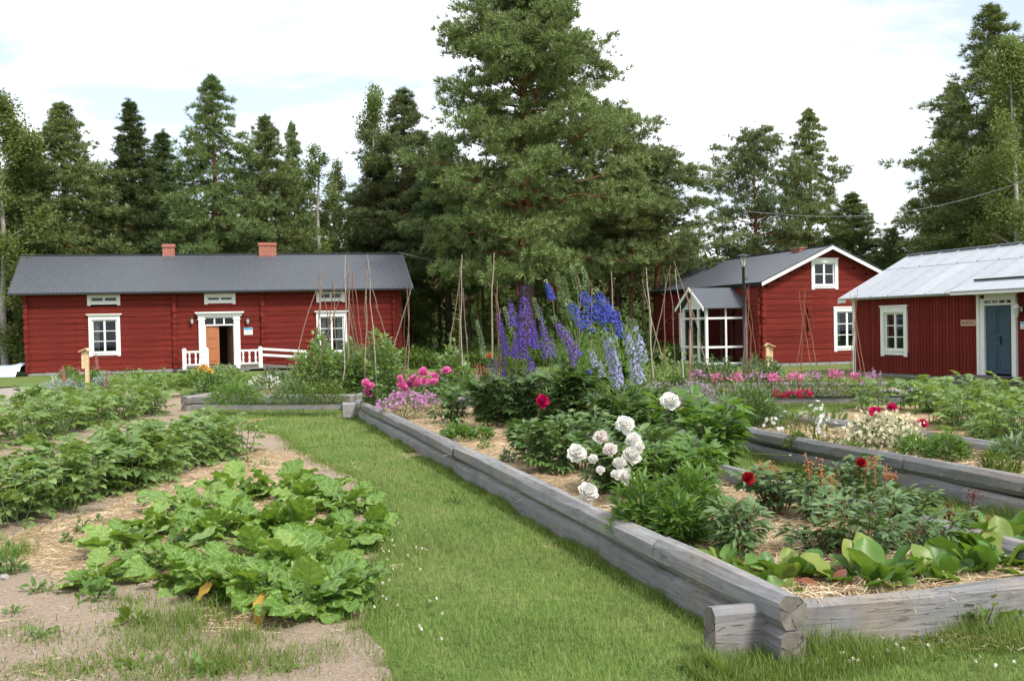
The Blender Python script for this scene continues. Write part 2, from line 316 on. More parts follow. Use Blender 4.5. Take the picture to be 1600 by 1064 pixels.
def blademat():
    m = NT('grass_blades'); r = m.rand(); col = m.ramp(r, [(0, (.10, .195, .034)), (.6, (.165, .27, .052)), (.9, (.22, .29, .075)), (1, (.36, .34, .16))])
    a = m.noise(m.geo(), .8, 4, .65); b = m.noise(m.geo(), 3.5, 3, .6)
    col = m.mix(m.ramp(a, [(.46, (0,) * 3), (.68, (.65,) * 3)]), col, (.20, .215, .07)); col = m.mix(m.ramp(b, [(.28, (.55,) * 3), (.46, (0,) * 3)]), col, (.08, .15, .035)); col = m.mix(m.ramp(b, [(.66, (0,) * 3), (.76, (.6,) * 3)]), col, (.26, .23, .11))
    p = m.bsdf(col, .6, .2); t = m.n('ShaderNodeBsdfTranslucent'); m.l(col, t.inputs[0]); x = m.n('ShaderNodeMixShader'); x.inputs[0].default_value = .3; m.l(p, x.inputs[1]); m.l(t.outputs[0], x.inputs[2]); return m.done(x.outputs[0])
M['blade'] = blademat()
M['weed'] = leafmat('rough_grass', (.085, .15, .03), (.14, .21, .045), (.23, .26, .085), .6, .25, .35, 3)
M['clover'] = plain('clover_flower', (.75, .68, .6), .8, .1)
M['pine'] = leafmat('pine_needles', (.085, .125, .042), (.15, .21, .07), (.24, .30, .11), .55, .3, .12, .9, ov=.45)
M['pine2'] = leafmat('blue_green_needles', (.075, .115, .046), (.14, .19, .076), (.225, .275, .12), .55, .3, .12, .9, ov=.45)
M['spruce'] = leafmat('dark_spruce_needles', (.05, .08, .028), (.09, .135, .046), (.14, .185, .066), .6, .25, .1, .9, ov=.45)
M['birch'] = leafmat('birch_leaves', (.085, .135, .035), (.14, .20, .055), (.2, .26, .09), .5, .3, .3, .8, ov=.3)
M['under'] = leafmat('undergrowth_leaves', (.06, .11, .025), (.11, .18, .04), (.18, .26, .065), .6, .2, .25, .5)
def barkmat(name, lowc, hic, zmid):
    m = NT(name); c = m.n('ShaderNodeTexCoord'); s = m.n('ShaderNodeSeparateXYZ'); m.l(c.outputs['Object'], s.inputs[0])
    n = m.noise(m.coords((6, 6, 2)), 3, 5, .7); f = m.ramp(m.math('DIVIDE', s.outputs[2], zmid * 2), [(.35, (0,) * 3), (.62, (1,) * 3)])
    col = m.mix(f, lowc, hic); col = m.mix(m.ramp(n, [(.35, (.8,) * 3), (.6, (0,) * 3)]), col, tuple(x * .35 for x in lowc))
    return m.done(m.bsdf(col, .9, .1, 0, m.bump(n, .8, .04)))
M['bark'] = barkmat('pine_bark', (.095, .07, .055), (.30, .12, .05), 5.)
M['birchbark'] = barkmat('birch_bark', (.35, .33, .3), (.5, .48, .44), 8.)
M['twig'] = plain('dead_twigs', (.12, .085, .065), .9, .1)
M['potato'] = leafmat('potato_leaves', (.10, .175, .044), (.16, .26, .072), (.23, .33, .11), .5, .35, .3)
M['turnip'] = leafmat('turnip_leaves', (.11, .22, .038), (.18, .31, .06), (.29, .42, .11), .45, .4, .3, veins=7.)
M['rib'] = leafmat('pale_leaf_rib', (.32, .42, .2), (.38, .48, .25), None, .5, .3, .2)
M['yellowleaf'] = leafmat('withered_yellow_leaf', (.50, .30, .05), (.60, .37, .07), (.62, .42, .12), .7, .2, .25, tcol=(.5, .3, .05), veins=8.)
M['bergenia'] = leafmat('bergenia_leaves', (.06, .15, .03), (.115, .22, .035), (.26, .29, .06), .42, .4, .28)
M['redleaf'] = leafmat('red_brown_leaf', (.18, .05, .03), (.25, .08, .05), None, .35, .5, .2, tcol=(.3, .06, .03))
M['peonyleaf'] = leafmat('peony_leaves', (.06, .12, .033), (.10, .18, .048), (.16, .25, .075), .42, .45, .2)
M['peonydark'] = leafmat('dark_blue_green_leaves', (.06, .115, .038), (.10, .175, .058), (.155, .23, .085), .45, .4, .18)
M['lightleaf'] = leafmat('light_green_leaves', (.07, .155, .03), (.11, .21, .045), (.16, .27, .075), .5, .35, .35)
M['pea'] = leafmat('pale_pea_leaves', (.12, .20, .07), (.18, .28, .11), (.27, .37, .18), .55, .3, .35)
M['bean'] = leafmat('grey_green_leaves', (.085, .15, .075), (.13, .205, .105), (.2, .28, .16), .6, .3, .3)
M['silver'] = leafmat('silver_leaves', (.30, .36, .30), (.42, .48, .42), (.55, .6, .54), .7, .2, .2, tcol=(.4, .45, .4))
M['fine'] = leafmat('fine_herb_leaves', (.055, .10, .02), (.10, .16, .035), (.22, .22, .07), .6, .2, .35)
M['stem'] = leafmat('green_stems', (.09, .14, .04), (.13, .18, .06), None, .6, .3, .1)
M['redstem'] = leafmat('red_brown_stems', (.20, .06, .03), (.30, .11, .06), None, .6, .3, .1, tcol=(.3, .1, .05))
M['maroon'] = leafmat('maroon_stems', (.10, .02, .03), (.16, .03, .04), None, .6, .3, .1, tcol=(.2, .03, .04))
def petal(n, c, tr=.25): return leafmat(n, tuple(x * .8 for x in c), c, None, .55, .25, tr, 6, tcol=c)
M['pwhite'] = petal('white_petals', (.97, .96, .92), .4); M['pblush'] = petal('blush_petals', (.93, .87, .83), .4); M['ppink'] = petal('pink_petals', (.80, .20, .46))
M['plilac'] = petal('lilac_petals', (.60, .28, .52)); M['pmagenta'] = petal('magenta_petals', (.6, .01, .12)); M['pred'] = petal('crimson_petals', (.42, .008, .02)); M['poppy'] = petal('orange_red_petals', (.75, .05, .02))
M['pblue'] = petal('blue_petals', (.10, .13, .60)); M['pviolet'] = petal('violet_petals', (.17, .10, .46)); M['ppurple'] = petal('purple_petals', (.24, .15, .50)); M['plav'] = petal('pale_lavender_petals', (.50, .50, .74))
M['pbud'] = petal('pale_green_buds', (.45, .58, .34)); M['pyellow'] = petal('yellow_petals', (.8, .42, .03)); M['pcream'] = petal('cream_petals', (.78, .72, .50)); M['pmauve'] = petal('dusty_mauve_petals', (.42, .32, .40)); M['pdusty'] = petal('dusty_pink_petals', (.5, .2, .2))
M['fern'] = leafmat('fern_leaves', (.05, .09, .02), (.09, .15, .03), (.16, .23, .055), .6, .2, .3, .6)
M['cloverleaf'] = leafmat('clover_leaves', (.065, .135, .03), (.11, .195, .05), (.2, .25, .08), .6, .2, .3, 1.)
# ---------------------------------------------------------------- ground
def sheet(name, poly, mat, z, sub=None):
    import bmesh
    bm = bmesh.new(); f = bm.faces.new([bm.verts.new((p[0], p[1], z)) for p in poly]); bmesh.ops.triangulate(bm, faces=[f])
    me = bpy.data.meshes.new(name); bm.to_mesh(me); bm.free(); me.materials.append(mat)
    if me.polygons[0].normal.z < 0: me.flip_normals()
    return put(name, me, kind='structure')
sheet('ground', [(-500, -60), (500, -60), (500, 700), (-500, 700)], M['forest_floor'], -.012)
sheet('lawn', [(-60, -5), (60, -5), (60, 58), (-60, 62)], M['lawn'], 0)
def smooth_poly(pts, n=5, amp=.06, seed=1):
    g = np.random.default_rng(seed); out = []; pts = [np.array(p[:2], float) for p in pts]
    for i in range(len(pts)):
        a, b = pts[i], pts[(i + 1) % len(pts)]; m = max(1, int(np.linalg.norm(b - a) / .5))
        m = min(m, 30)
        for k in range(m): out.append(a + (b - a) * k / m + (g.normal(size=2) * amp))
    return out
PLOT = [G(300, 640), G(432, 680), G(480, 712), G(560, 752), G(600, 800), G(588, 870), G(568, 930), G(575, 985), G(625, 1070), (-.4, 3.2), (-9, 2.8), (-15, 8), (-14.5, 20), (-12.5, 27), G(262, 606), G(295, 622)]
PLOT = [tuple(map(float, p[:2])) for p in PLOT]; PLOTP = smooth_poly(PLOT, amp=.05)
sheet('garden_soil', PLOTP, M['gravel'], .004)
STRAW = [tuple(map(float, G(*p)[:2])) for p in [(0, 870), (100, 905), (260, 905), (350, 985), (470, 975), (545, 870), (470, 715), (405, 700), (300, 742), (180, 785), (80, 815), (0, 835)]]
STRAWP = smooth_poly(STRAW, amp=.09, seed=3)
_SP = np.array(STRAWP)
def straw_z(x, y):
    x = np.atleast_1d(x).astype(float); y = np.atleast_1d(y).astype(float); d = np.full(len(x), 9.)
    for p in _SP: d = np.minimum(d, np.hypot(x - p[0], y - p[1]))
    d = np.maximum(d - .18, 0); return .008 + np.minimum(d, .5) * .14 * (.9 + .5 * np.sin(x * 3.1 + y * 1.3) * np.sin(y * 2.3 - x)) + .006 * np.sin(x * 17) * np.sin(y * 15) * (d > .05)
def mound(name, poly, zf, mat, st=.07):
    p = np.array(poly); xs = np.arange(p[:, 0].min() - st, p[:, 0].max() + 2 * st, st); ys = np.arange(p[:, 1].min() - st, p[:, 1].max() + 2 * st, st); X_, Y_ = np.meshgrid(xs, ys, indexing='ij'); n, m = X_.shape; ins = inpoly(X_.ravel(), Y_.ravel(), poly).reshape(n, m)
    Z_ = zf(X_.ravel(), Y_.ravel()).reshape(n, m); Z_ = np.where(ins, Z_, -.02); i = (np.arange(n - 1)[:, None] * m + np.arange(m - 1)[None]); k = (ins[:-1, :-1] | ins[1:, :-1] | ins[:-1, 1:] | ins[1:, 1:]).ravel()
    f = np.stack([i, i + m, i + m + 1, i + 1], -1).reshape(-1, 4)[k]; return Geo().add(np.stack([X_, Y_, Z_], -1), f, 0, True).build(name, mat, kind='structure')
mound('straw_mulch', STRAWP, straw_z, M['straw_ground'])
def row_strip(a, b, w): 
    a, b = np.array(a), np.array(b); d = (b - a) / np.linalg.norm(b - a); n = np.array([-d[1], d[0]]) * w / 2; return [a - n, b - n, b + n, a + n]
sheet('straw_mulch', smooth_poly(row_strip((-6.0, 11.5), (-5.6, 21.5), 1.3), amp=.1, seed=5), M['straw_ground'], .009)
sheet('gravel_path', smooth_poly([G(-200, 640), G(20, 632), G(75, 622), G(120, 608), G(60, 603), G(0, 607), G(-200, 608)], amp=.06), M['path'], .005)
sheet('gravel_path', smooth_poly([G(530, 612), G(600, 604), G(600, 596), G(530, 600)], amp=.05), M['path'], .005)
# plot right of the second bed
PLOT2 = [ST(2.2, 5.9), ST(7.6, 5.9), G(1300, 647), G(1345, 634), G(1420, 634), G(1700, 642), G(1900, 720), G(1800, 790)]
PLOT2P = smooth_poly(PLOT2, amp=.08, seed=8); sheet('straw_mulch', PLOT2P, M['straw_ground'], .006)
# ---------------------------------------------------------------- raised beds
def hewn(Ln, w, h, seed, ch=.035, ends=True, wob=.009, rnd_bot=False):
    """hewn log along +x, octagon section w x h, base at z=0; end grain on its own material slot"""
    g = np.random.default_rng(seed); m = max(3, int(Ln / .35)); x = np.linspace(0, Ln, m)
    c2 = ch if rnd_bot else .012
    sec = np.array([(-w / 2 + c2, 0), (w / 2 - c2, 0), (w / 2, c2 * 1.2), (w / 2, h - ch), (w / 2 - ch, h), (-w / 2 + ch, h), (-w / 2, h - ch), (-w / 2, c2 * 1.2)])
    ph = g.uniform(0, 6, 8); wv = np.stack([np.sin(x * 1.3 + p) + .5 * np.sin(x * 3.1 + 2 * p) for p in ph], 1) * wob + g.normal(size=(m, 8)) * wob * .35
    yb = np.sin(x * .7 + ph[0]) * wob * 1.5; q = Geo()
    vv = np.stack([np.repeat(x[:, None], 8, 1), sec[None, :, 0] + wv * .6 + yb[:, None], sec[None, :, 1] + wv * (sec[None, :, 1] > h * .4)], -1)
    i = np.arange(m - 1)[:, None] * 8; j = np.arange(8)[None]; j2 = (j + 1) % 8
    q.add(vv, np.stack([i + j, i + 8 + j, i + 8 + j2, i + j2], -1).reshape(-1, 4)[:, ::-1]); q.add(vv[0], [list(range(8))], 1); q.add(vv[-1], [list(range(8))[::-1]], 1)
    return q
def seat(me, cz):   # move mesh so the section centre is the object origin (end grain rings centre there)
    me.transform(Matrix.Translation((0, 0, -cz))); return me
lseed = [100]
def bedlog(parent, p, ang, Ln, w, h, z, label=None, **k):
    lseed[0] += 1; me = seat(hewn(Ln, w, h, lseed[0], **k).mesh('log', [M['log'], M['end']]), h / 2)
    return put('log', me, parent, Matrix.Translation((float(p[0]), float(p[1]), z + h / 2)) @ Matrix.Rotation(ang, 4, 'Z'), label)
AU = TH + pi / 2; AV = TH
def bed(name_label, s0, s1, t0, t1, joints_u=(), joints_l=(), stub=True, near=True, far=True, left=True, right=True, org=None, w=.15):
    r = T('raised_bed', name_label, 'raised bed', (0, 0, 0)); 
    def two(t, ju, jl, sa, sb):
        for js, z, h in ((ju, .19, .175), (jl, -.02, .2)):
            e = [sa] + list(js) + [sb]
            for a, b in zip(e[:-1], e[1:]):
                bedlog(r, ST(a + .002, t), AU, b - a - .004, w if z > 0 else w * .86, h, z, ch=.04, rnd_bot=z > 0)
    if left: two(t0 + w / 2 - .03, joints_u, joints_l, s0 - .27, s1 + .2)
    if right: two(t1 - w / 2, (), (), s0 - .2, s1 + .2)
    if near: bedlog(r, ST(s0, t0 - (.28 if stub else .1)), AV, t1 - t0 + .54, .14, .275, -.01, ch=.035)
    if far: bedlog(r, ST(s1, t0 - .3), AV, t1 - t0 + .6, .15, .29, .02)
    return r
bed('low bed framed by two courses of grey hewn logs, nearest the camera, with notched corner', -2.27, 13.9, 0, 2.1, (-.95, 5.1), (2.55, 8.0))
bed('second log-framed bed, right of the grass strip, holding the cream flowers', -4.5, 12.3, 4.0, 5.75, (2.1, 6.4), (1.2, 7.))
def bedsoil(t0, t1, s0, s1, z, seed):
    g = np.random.default_rng(seed); n = int((s1 - s0) / .15); m = int((t1 - t0) / .15); s = np.linspace(s0, s1, n); t = np.linspace(t0, t1, m)
    S_, T_ = np.meshgrid(s, t, indexing='ij'); zz = z + .03 * np.sin(S_ * 2.1 + seed) * np.sin(T_ * 3 + 1) + g.normal(size=S_.shape) * .012
    q = ST(0, 0) + S_[..., None] * U + T_[..., None] * V; q = np.stack([q[..., 0], q[..., 1], zz], -1)
    i = np.arange(n - 1)[:, None] * m; j = np.arange(m - 1)[None]
    ge = Geo(); ge.add(q, np.stack([i + j, i + j + 1, i + m + j + 1, i + m + j], -1).reshape(-1, 4)[:, ::-1], 0, True); return ge.build('bed_soil', M['straw_ground'], kind='structure')
bedsoil(.07, 2.03, -2.2, 13.8, .22, 1); bedsoil(4.07, 5.68, -4.4, 12.2, .22, 2)
# farther beds: logs between measured corner points
def farbed(label, a, b, depth, z=.33, closed=True, h=.17):
    a = np.array(a[:2]); b = np.array(b[:2]); d = b - a; Ln = float(np.linalg.norm(d)); an = math.atan2(d[1], d[0]); n = np.array([-d[1], d[0]]) / Ln
    r = T('raised_bed', label, 'raised bed')
    for zz, hh, ww in ((z - h, h, .16), (-.02, z - h + .02, .13)):
        bedlog(r, a, an, Ln, ww, hh, zz, ch=.03)
        if closed:
            bedlog(r, a + n * depth, an, Ln, ww, hh, zz); 
            bedlog(r, a + d / Ln * .12 - n * .3, an + pi / 2, depth + .5, ww, hh, zz); bedlog(r, b - d / Ln * .12 - n * .3, an + pi / 2, depth + .5, ww, hh, zz)
    q = Geo(); c = [a + d / Ln * .15, b - d / Ln * .15, b - d / Ln * .15 + n * depth, a + d / Ln * .15 + n * depth]
    q.add([(p[0], p[1], z - .12) for p in c], [(0, 1, 2, 3)]); q.build('soil', M['straw_ground'], r); return r
b4 = farbed('log-framed bed of low green plants in front of the long red house', G(290, 641), G(556, 640), 4.2)
b3 = farbed('log-framed bed of pink sweet williams in front of the middle red house', G(1062, 630), G(1440, 630), 2.6, z=.30, h=.15)
b5 = farbed('log-framed bed in the centre background behind the pink peonies', G(617, 605), G(785, 604), 2.0, z=.34, h=.2)
b6 = farbed('small log-framed bed behind the pea vines, left of the centre background bed', G(520, 604), G(606, 604), 1.6, z=.34, h=.18)
# ---------------------------------------------------------------- houses
class Frame:
    """a house's local frame: x along the facade to the right, y inward, z up"""
    def __init__(s, root): s.M = root.matrix_basis.copy(); s.I = s.M.inverted()
    def hit(s, px, py, y=0.):
        o = s.I @ Vector((0, 0, CH)); d = s.I.to_3x3() @ Vector(ray(px, py)); t = (y - o.y) / d.y; q = o + d * t; return q.x, q.z
    def hitx(s, px, py, x=0.):
        o = s.I @ Vector((0, 0, CH)); d = s.I.to_3x3() @ Vector(ray(px, py)); t = (x - o.x) / d.x; q = o + d * t; return q.y, q.z
def root_at(o, c, ang, tilt=0):
    o.matrix_basis = Matrix.Translation((float(c[0]), float(c[1]), 0)) @ Matrix.Rotation(ang, 4, 'Z') @ Matrix.Rotation(tilt, 4, 'Y'); return Frame(o)
def logpiece(Ln, h, th, seed):
    g = np.random.default_rng(seed); m = max(2, int(Ln / .6) + 1); x = np.linspace(0, Ln, m)
    sec = [(-.004, .006), (-.012, .025), (-.015, h * .5), (-.012, h - .02), (-.004, h - .004), (th, h - .008), (th, .012)]; k = len(sec)
    jit = g.normal(size=(m, k)) * .004; b = np.sin(x * .9 + g.uniform(0, 6)) * .008
    vv = np.array([[(x[i], sec[j][0] + (jit[i, j] if j < 5 else 0), sec[j][1] + b[i] * (1 if j in (1, 2, 3) else .3)) for j in range(k)] for i in range(m)])
    i = np.arange(m - 1)[:, None] * k; j = np.arange(k)[None]; j2 = (j + 1) % k; q = Geo()
    q.add(vv, np.stack([i + j, i + k + j, i + k + j2, i + j2], -1).reshape(-1, 4)); q.add(vv[0], [list(range(k))]); q.add(vv[-1], [list(range(k))[::-1]]); return q
def log_wall(parent, Mw, x0, x1, z0, z1, hc, openings, mat, top=None, seed=0, th=.16):
    """courses of logs, each a part; openings (xa,xb,za,zb); top(z) -> (xa,xb) for a gable"""
    z = z0; i = 0; g = np.random.default_rng(seed)
    while z < z1 - .03:
        h = hc * g.uniform(.9, 1.1); h = min(h, z1 - z); a, b = x0, x1
        if top:
            q = top(z + h + .02)
            if q: a, b = max(a, q[0]), min(b, q[1])
        segs = [(a, b)]
        for xa, xb, za, zb in openings:
            if z + h * .6 > za and z + h * .4 < zb:
                segs = [s for (p, r_) in segs for s in ((p, min(r_, xa)), (max(p, xb), r_)) if s[1] - s[0] > .05]
        for p, r_ in segs:
            if r_ - p < .05: continue
            i += 1; me = logpiece(r_ - p, h, th, seed * 97 + i).mesh('log', mat)
            put('log', me, parent, Mw @ Matrix.Translation((p, g.normal() * .004, z)))
        z += h
def log_ends(parent, Mw, x, z0, z1, hc, mat, seed, out=.13, w=.17):
    """a column of notched log ends standing proud of the wall"""
    g = np.random.default_rng(seed); z = z0; k = 0
    while z < z1 - .05:
        h = min(hc * g.uniform(.9, 1.1), z1 - z); ww = w * g.uniform(.85, 1.15); c = .035; o_ = out + g.uniform(-.035, .035)
        poly = [(-ww / 2, c), (-ww / 2 + c, .008), (ww / 2 - c, .008), (ww / 2, c), (ww / 2, h - c), (ww / 2 - c, h - .01), (-ww / 2 + c, h - .01), (-ww / 2, h - c)]
        Geo().prism(poly, -o_, -.014).build('log_end', mat, parent, Mw @ Matrix.Translation((x + g.normal() * .01, 0, z))); z += h; k += 1
def window(parent, Mw, x0, x1, z0, z1, cols=2, rows=3, tw=.13, style='cornice', mat='white', curtain=None, plants=False, name='window', sw=.045):
    """trim outer box x0..x1, z0..z1. the window part holds trim; sub-parts sash and panes"""
    q = Geo(); p = -.045; tb = tw; tt = tw * (1.25 if style == 'cornice' else 1.1)
    ix0, ix1, iz0, iz1 = x0 + tw, x1 - tw, z0 + tb, z1 - tt
    q.box(x0, ix0, p, .02, z0 - .03, z1); q.box(ix1, x1, p, .02, z0 - .03, z1); q.box(ix0, ix1, p + .006, .02, z0 + .015, iz0); q.box(ix0, ix1, p + .006, .02, iz1, z1)
    if style == 'cornice':
        q.box(x0 - .05, x1 + .05, p - .05, -.0, z1, z1 + .05); q.box(x0 - .09, x1 + .09, p - .09, -.0, z1 + .05, z1 + .085)
        q.box(x0 + .02, x1 - .02, p - .02, p + .004, z1 - .04, z1 - .004)
    elif style == 'board': q.box(x0 - .03, x1 + .03, p - .018, -.0, z1 - .003, z1 + .045)
    q.box(ix0 - .01, ix1 + .01, p - .02, p + .004, iz0 - .035, iz0 + .004)
    # reveal
    for a, b in ((ix0, ix0 + .012), (ix1 - .012, ix1)): q.box(a, b, .021, .13, iz0, iz1)
    q.box(ix0 + .012, ix1 - .012, .021, .13, iz0, iz0 + .012); q.box(ix0 + .012, ix1 - .012, .021, .13, iz1 - .012, iz1)
    w = q.build(name, M[mat], parent, Mw)
    s = Geo(); a0, a1, b0, b1 = ix0 + .013, ix1 - .013, iz0 + .013, iz1 - .013; y0, y1 = .03, .07
    s.box(a0, a0 + sw, y0, y1, b0, b1); s.box(a1 - sw, a1, y0, y1, b0, b1); s.box(a0 + sw, a1 - sw, y0, y1, b0, b0 + sw); s.box(a0 + sw, a1 - sw, y0, y1, b1 - sw, b1)
    cw = (a1 - a0 - 2 * sw) / cols; rh = (b1 - b0 - 2 * sw) / rows
    for i in range(1, cols):
        x = a0 + sw + cw * i; hw = .04 if (cols == 2) else .02; s.box(x - hw, x + hw, y0 - .008, y1, b0 + sw, b1 - sw)
    for j in range(1, rows):
        z = b0 + sw + rh * j
        for i in range(cols):
            hw = .04 if cols == 2 else .02; s.box(a0 + sw + cw * i + (hw if i else 0), a0 + sw + cw * (i + 1) - (hw if i < cols - 1 else 0), y0 + .005, y1 - .005, z - .014, z + .014)
    s.build('sash', M[mat], w)
    for i in range(cols):
        for j in range(rows):
            xa = a0 + sw + cw * i; za = b0 + sw + rh * j; Geo().box(xa + .003, xa + cw - .003, .048, .052, za + .003, za + rh - .003).build('pane', M['glass'], w)
    if curtain:
        for sd_ in curtain:
            c = Geo(); xa, xb = (a0, a0 + (a1 - a0) * .27) if sd_ == 'l' else (a1 - (a1 - a0) * .27, a1); xs = np.linspace(xa, xb, 12); ys = .17 + .02 * np.sin(np.arange(12) * 1.9)
            vv = [(x, y, z) for z in (b0, b1) for x, y in zip(xs, ys)]; c.add(vv, [(i, i + 1, 13 + i, 12 + i) for i in range(11)]); c.build('curtain', M['curtain'], w)
    if plants:
        for k, f in enumerate((.2, .52, .82)):
            xx = a0 + (a1 - a0) * f; Geo().lathe([(.04, 0), (.055, .09), (.06, .1)], (xx, .17, b0 + .01), 8).build('flower_pot', M['terracotta'], w)
            c = Geo(); n = 40; d = sph(n); d[:, 2] = abs(d[:, 2]); c.stamp(leaf(.1, .07, 2, 1), frames(d), np.tile([xx, .17, b0 + .12], (n, 1)) + d * .04); c.build('pot_plant', M['lightleaf' if k != 1 else 'silver'], w)
    return w
def gable_roof(parent, x0, x1, half, ze, zr, over, mat, period=.1, amp=.012, thick=.05, xo=.45, wave=True, name='roof', ridge_y=None):
    """ridge along x. eaves at y=-over and 2*half+over"""
    ry = half; sl = (zr - ze) / (half + over)
    for sgn in (0, 1):
        n = int((x1 - x0 + 2 * xo) / period * 4) if wave else 2; xs = np.linspace(x0 - xo, x1 + xo, n + 1); zc = amp * np.cos(np.arange(n + 1) * pi / 2) if wave else np.zeros(n + 1)
        ye = -over if sgn == 0 else 2 * half + over; rows = 4; q = Geo(); vs = []
        for k in range(rows + 1):
            f = k / rows; vs.append(np.stack([xs, np.full(n + 1, ye + (ry - ye) * f), ze + (zr - ze) * f + zc], -1))
        vv = np.concatenate(vs); i = np.arange(rows)[:, None] * (n + 1); j = np.arange(n)[None]; f = np.stack([i + j, i + j + 1, i + n + 2 + j, i + n + 1 + j], -1).reshape(-1, 4)
        q.add(vv, f if sgn == 0 else f[:, ::-1], 0, wave); q.add(vv - [0, 0, .012], f[:, ::-1] if sgn == 0 else f, 0, wave); q.build(name + '_sheet', mat, parent)
    return sl
def barge(parent, x, y0, z0, y1, z1, mat, w=.16, t=.03, dz=-.02, name='barge_board'):
    q = Geo(); vv = [(xx, y, z + o) for xx in (x, x + t) for (y, z) in ((y0, z0), (y1, z1)) for o in (dz - w, dz)]
    q.add(vv, [(0, 1, 3, 2), (4, 6, 7, 5), (0, 4, 5, 1), (2, 3, 7, 6), (0, 2, 6, 4), (1, 5, 7, 3)]); return q.build(name, mat, parent)
I4 = Matrix.Identity(4)
# ---- house 1: long log house
h1 = T('log_house', 'long low red log house with two brick chimneys and an orange door', 'house')
c1 = G(40, 588); fr = root_at(h1, c1, R(14.0), R(-.28))
X1 = fr.hit(628, 520)[0]; ZE = P(15, 458, c1[1] - .5)[2] ; HZ = 3.55; HALF = 2.75
zb = .12
wins = []
def box1(xl, xr, yt, yb): a = fr.hit(xl, yt); b = fr.hit(xr, yb); return a[0], b[0], b[1], a[1]
wA = box1(138, 189, 494, 555); hA = box1(136, 188, 459, 476); dr = box1(309, 379, 489, 572); hB = box1(319, 368, 459, 474); wC = box1(494, 543, 489, 553); hC = box1(494, 539, 453, 471)
print('h1', X1, ZE, wA, dr, hB)
ZT = min(hA[3], 3.45)
ops = []
for w_, t_ in ((wA, .13), (wC, .13), (hA, .1), (hB, .1), (hC, .1)): ops.append((w_[0] + t_ * .8, w_[1] - t_ * .8, w_[2] + t_ * .8, w_[3] - t_ * .8))
DX0, DX1 = fr.hit(321, 540)[0], fr.hit(366, 540)[0]; DZ1 = fr.hit(343, 494)[1]; FLOOR = fr.hit(343, 570)[1]
ops.append((DX0, DX1, FLOOR - .05, DZ1))
nx = [fr.hit(273, 520)[0], fr.hit(411, 520)[0]]
e = [0.1] + nx + [X1 - .1]
for k in range(3): log_wall(h1, I4, e[k], e[k + 1], zb, ZT, .245, [o for o in ops if o[1] > e[k] and o[0] < e[k + 1]], M['red'], seed=21 + k)
for k, x in enumerate([.09] + nx + [X1 - .35]): log_ends(h1, I4, x, zb, ZT, .245, M['red'], 31 + k)
# end walls: local x runs into the house
ML = Matrix.Translation((0, 0, 0)) @ Matrix.Rotation(pi / 2, 4, 'Z') @ Matrix.Scale(-1, 4, (0, 1, 0)); MLi = Matrix.Rotation(pi / 2, 4, 'Z')
def end_wall(parent, x, depth, zb_, ze_, zr_, mat, seed, flip):
    # built with outward face at local -y of the wall frame
    Mw = (Matrix.Translation((x, depth, 0)) @ Matrix.Rotation(-pi / 2, 4, 'Z')) if not flip else (Matrix.Translation((x, 0, 0)) @ Matrix.Rotation(pi / 2, 4, 'Z'))
    top = lambda z: (0, depth) if z < ze_ else ((z - ze_) / (zr_ - ze_) * depth / 2, depth - (z - ze_) / (zr_ - ze_) * depth / 2)
    log_wall(parent, Mw, 0, depth, zb_, zr_ - .1, .25, [], mat, top, seed)
ZR = P(38, 400, c1[1] + HALF)[2]; print('ZR', ZR)
end_wall(h1, 0, 2 * HALF, zb, ZT, ZR - .1, M['red'], 41, False); end_wall(h1, X1, 2 * HALF, zb, ZT, ZR - .1, M['red'], 42, True)
Geo().box(.2, X1 - .2, 2 * HALF - .15, 2 * HALF, zb, ZT).build('back_wall', M['red'], h1)
Geo().box(.2, X1 - .2, .2, 2 * HALF - .2, .2, .25).build('floor', M['interior'], h1)
Geo().box(.17, X1 - .17, .17, 2 * HALF - .17, ZT - .1, ZT - .06).build('loft_floor', M['interior'], h1)
Geo().box(.2, X1 - .2, 2.2, 2.25, .26, ZT - .11).build('inner_wall', M['interior'], h1)
f_ = Geo(); x = .05; g_ = np.random.default_rng(5)
while x < X1 - .1:
    w_ = g_.uniform(.4, .8); f_.box(x, min(x + w_, X1 - .05) - .015, g_.uniform(.0, .03), .2, 0, zb + .02); x += w_
f_.build('foundation', M['stone'], h1)
OV = .42; ze_line = ZT + .06
gable_roof(h1, 0, X1, HALF, ze_line, ZR, OV, M['roof'], period=.105, amp=.013, xo=.5)
Geo().box(-.5, X1 + .5, HALF - .09, HALF + .09, ZR + .012, ZR + .03).build('ridge_cap', M['roof'], h1)
for x in (-.53, X1 + .5):
    barge(h1, x, -OV, ze_line, HALF, ZR, M['roof'], w=.13, dz=.03); barge(h1, x, HALF, ZR, 2 * HALF + OV, ze_line, M['roof'], w=.13, dz=.03)
q = Geo(); q.box(-.5, X1 + .5, -OV + .02, -.02, ze_line - .1, ze_line - .075); q.build('eaves_board', M['redboard'], h1)
q = Geo(); t = np.linspace(-pi, 0, 7); gp = [(-OV - .06 + .055 * math.cos(a), ze_line - .03 + .055 * math.sin(a)) for a in t]
for k in range(6):
    (ya, za), (yb, zb_) = gp[k], gp[k + 1]; q.add([(-.5, ya, za), (X1 + .5, ya, za), (X1 + .5, yb, zb_), (-.5, yb, zb_)], [(0, 1, 2, 3)]); q.add([(-.5, ya, za - .006), (X1 + .5, ya, za - .006), (X1 + .5, yb, zb_ - .006), (-.5, yb, zb_ - .006)], [(3, 2, 1, 0)])
q.build('gutter', M['roof'], h1)
window(h1, I4, *wA, 2, 3, curtain='l', plants=True); window(h1, I4, *wC, 2, 3, curtain='lr')
for w_ in (hA, hB, hC): window(h1, I4, w_[0], w_[1], w_[2], w_[3], 2, 1, tw=.13, style='plain', name='loft_window', sw=.03)
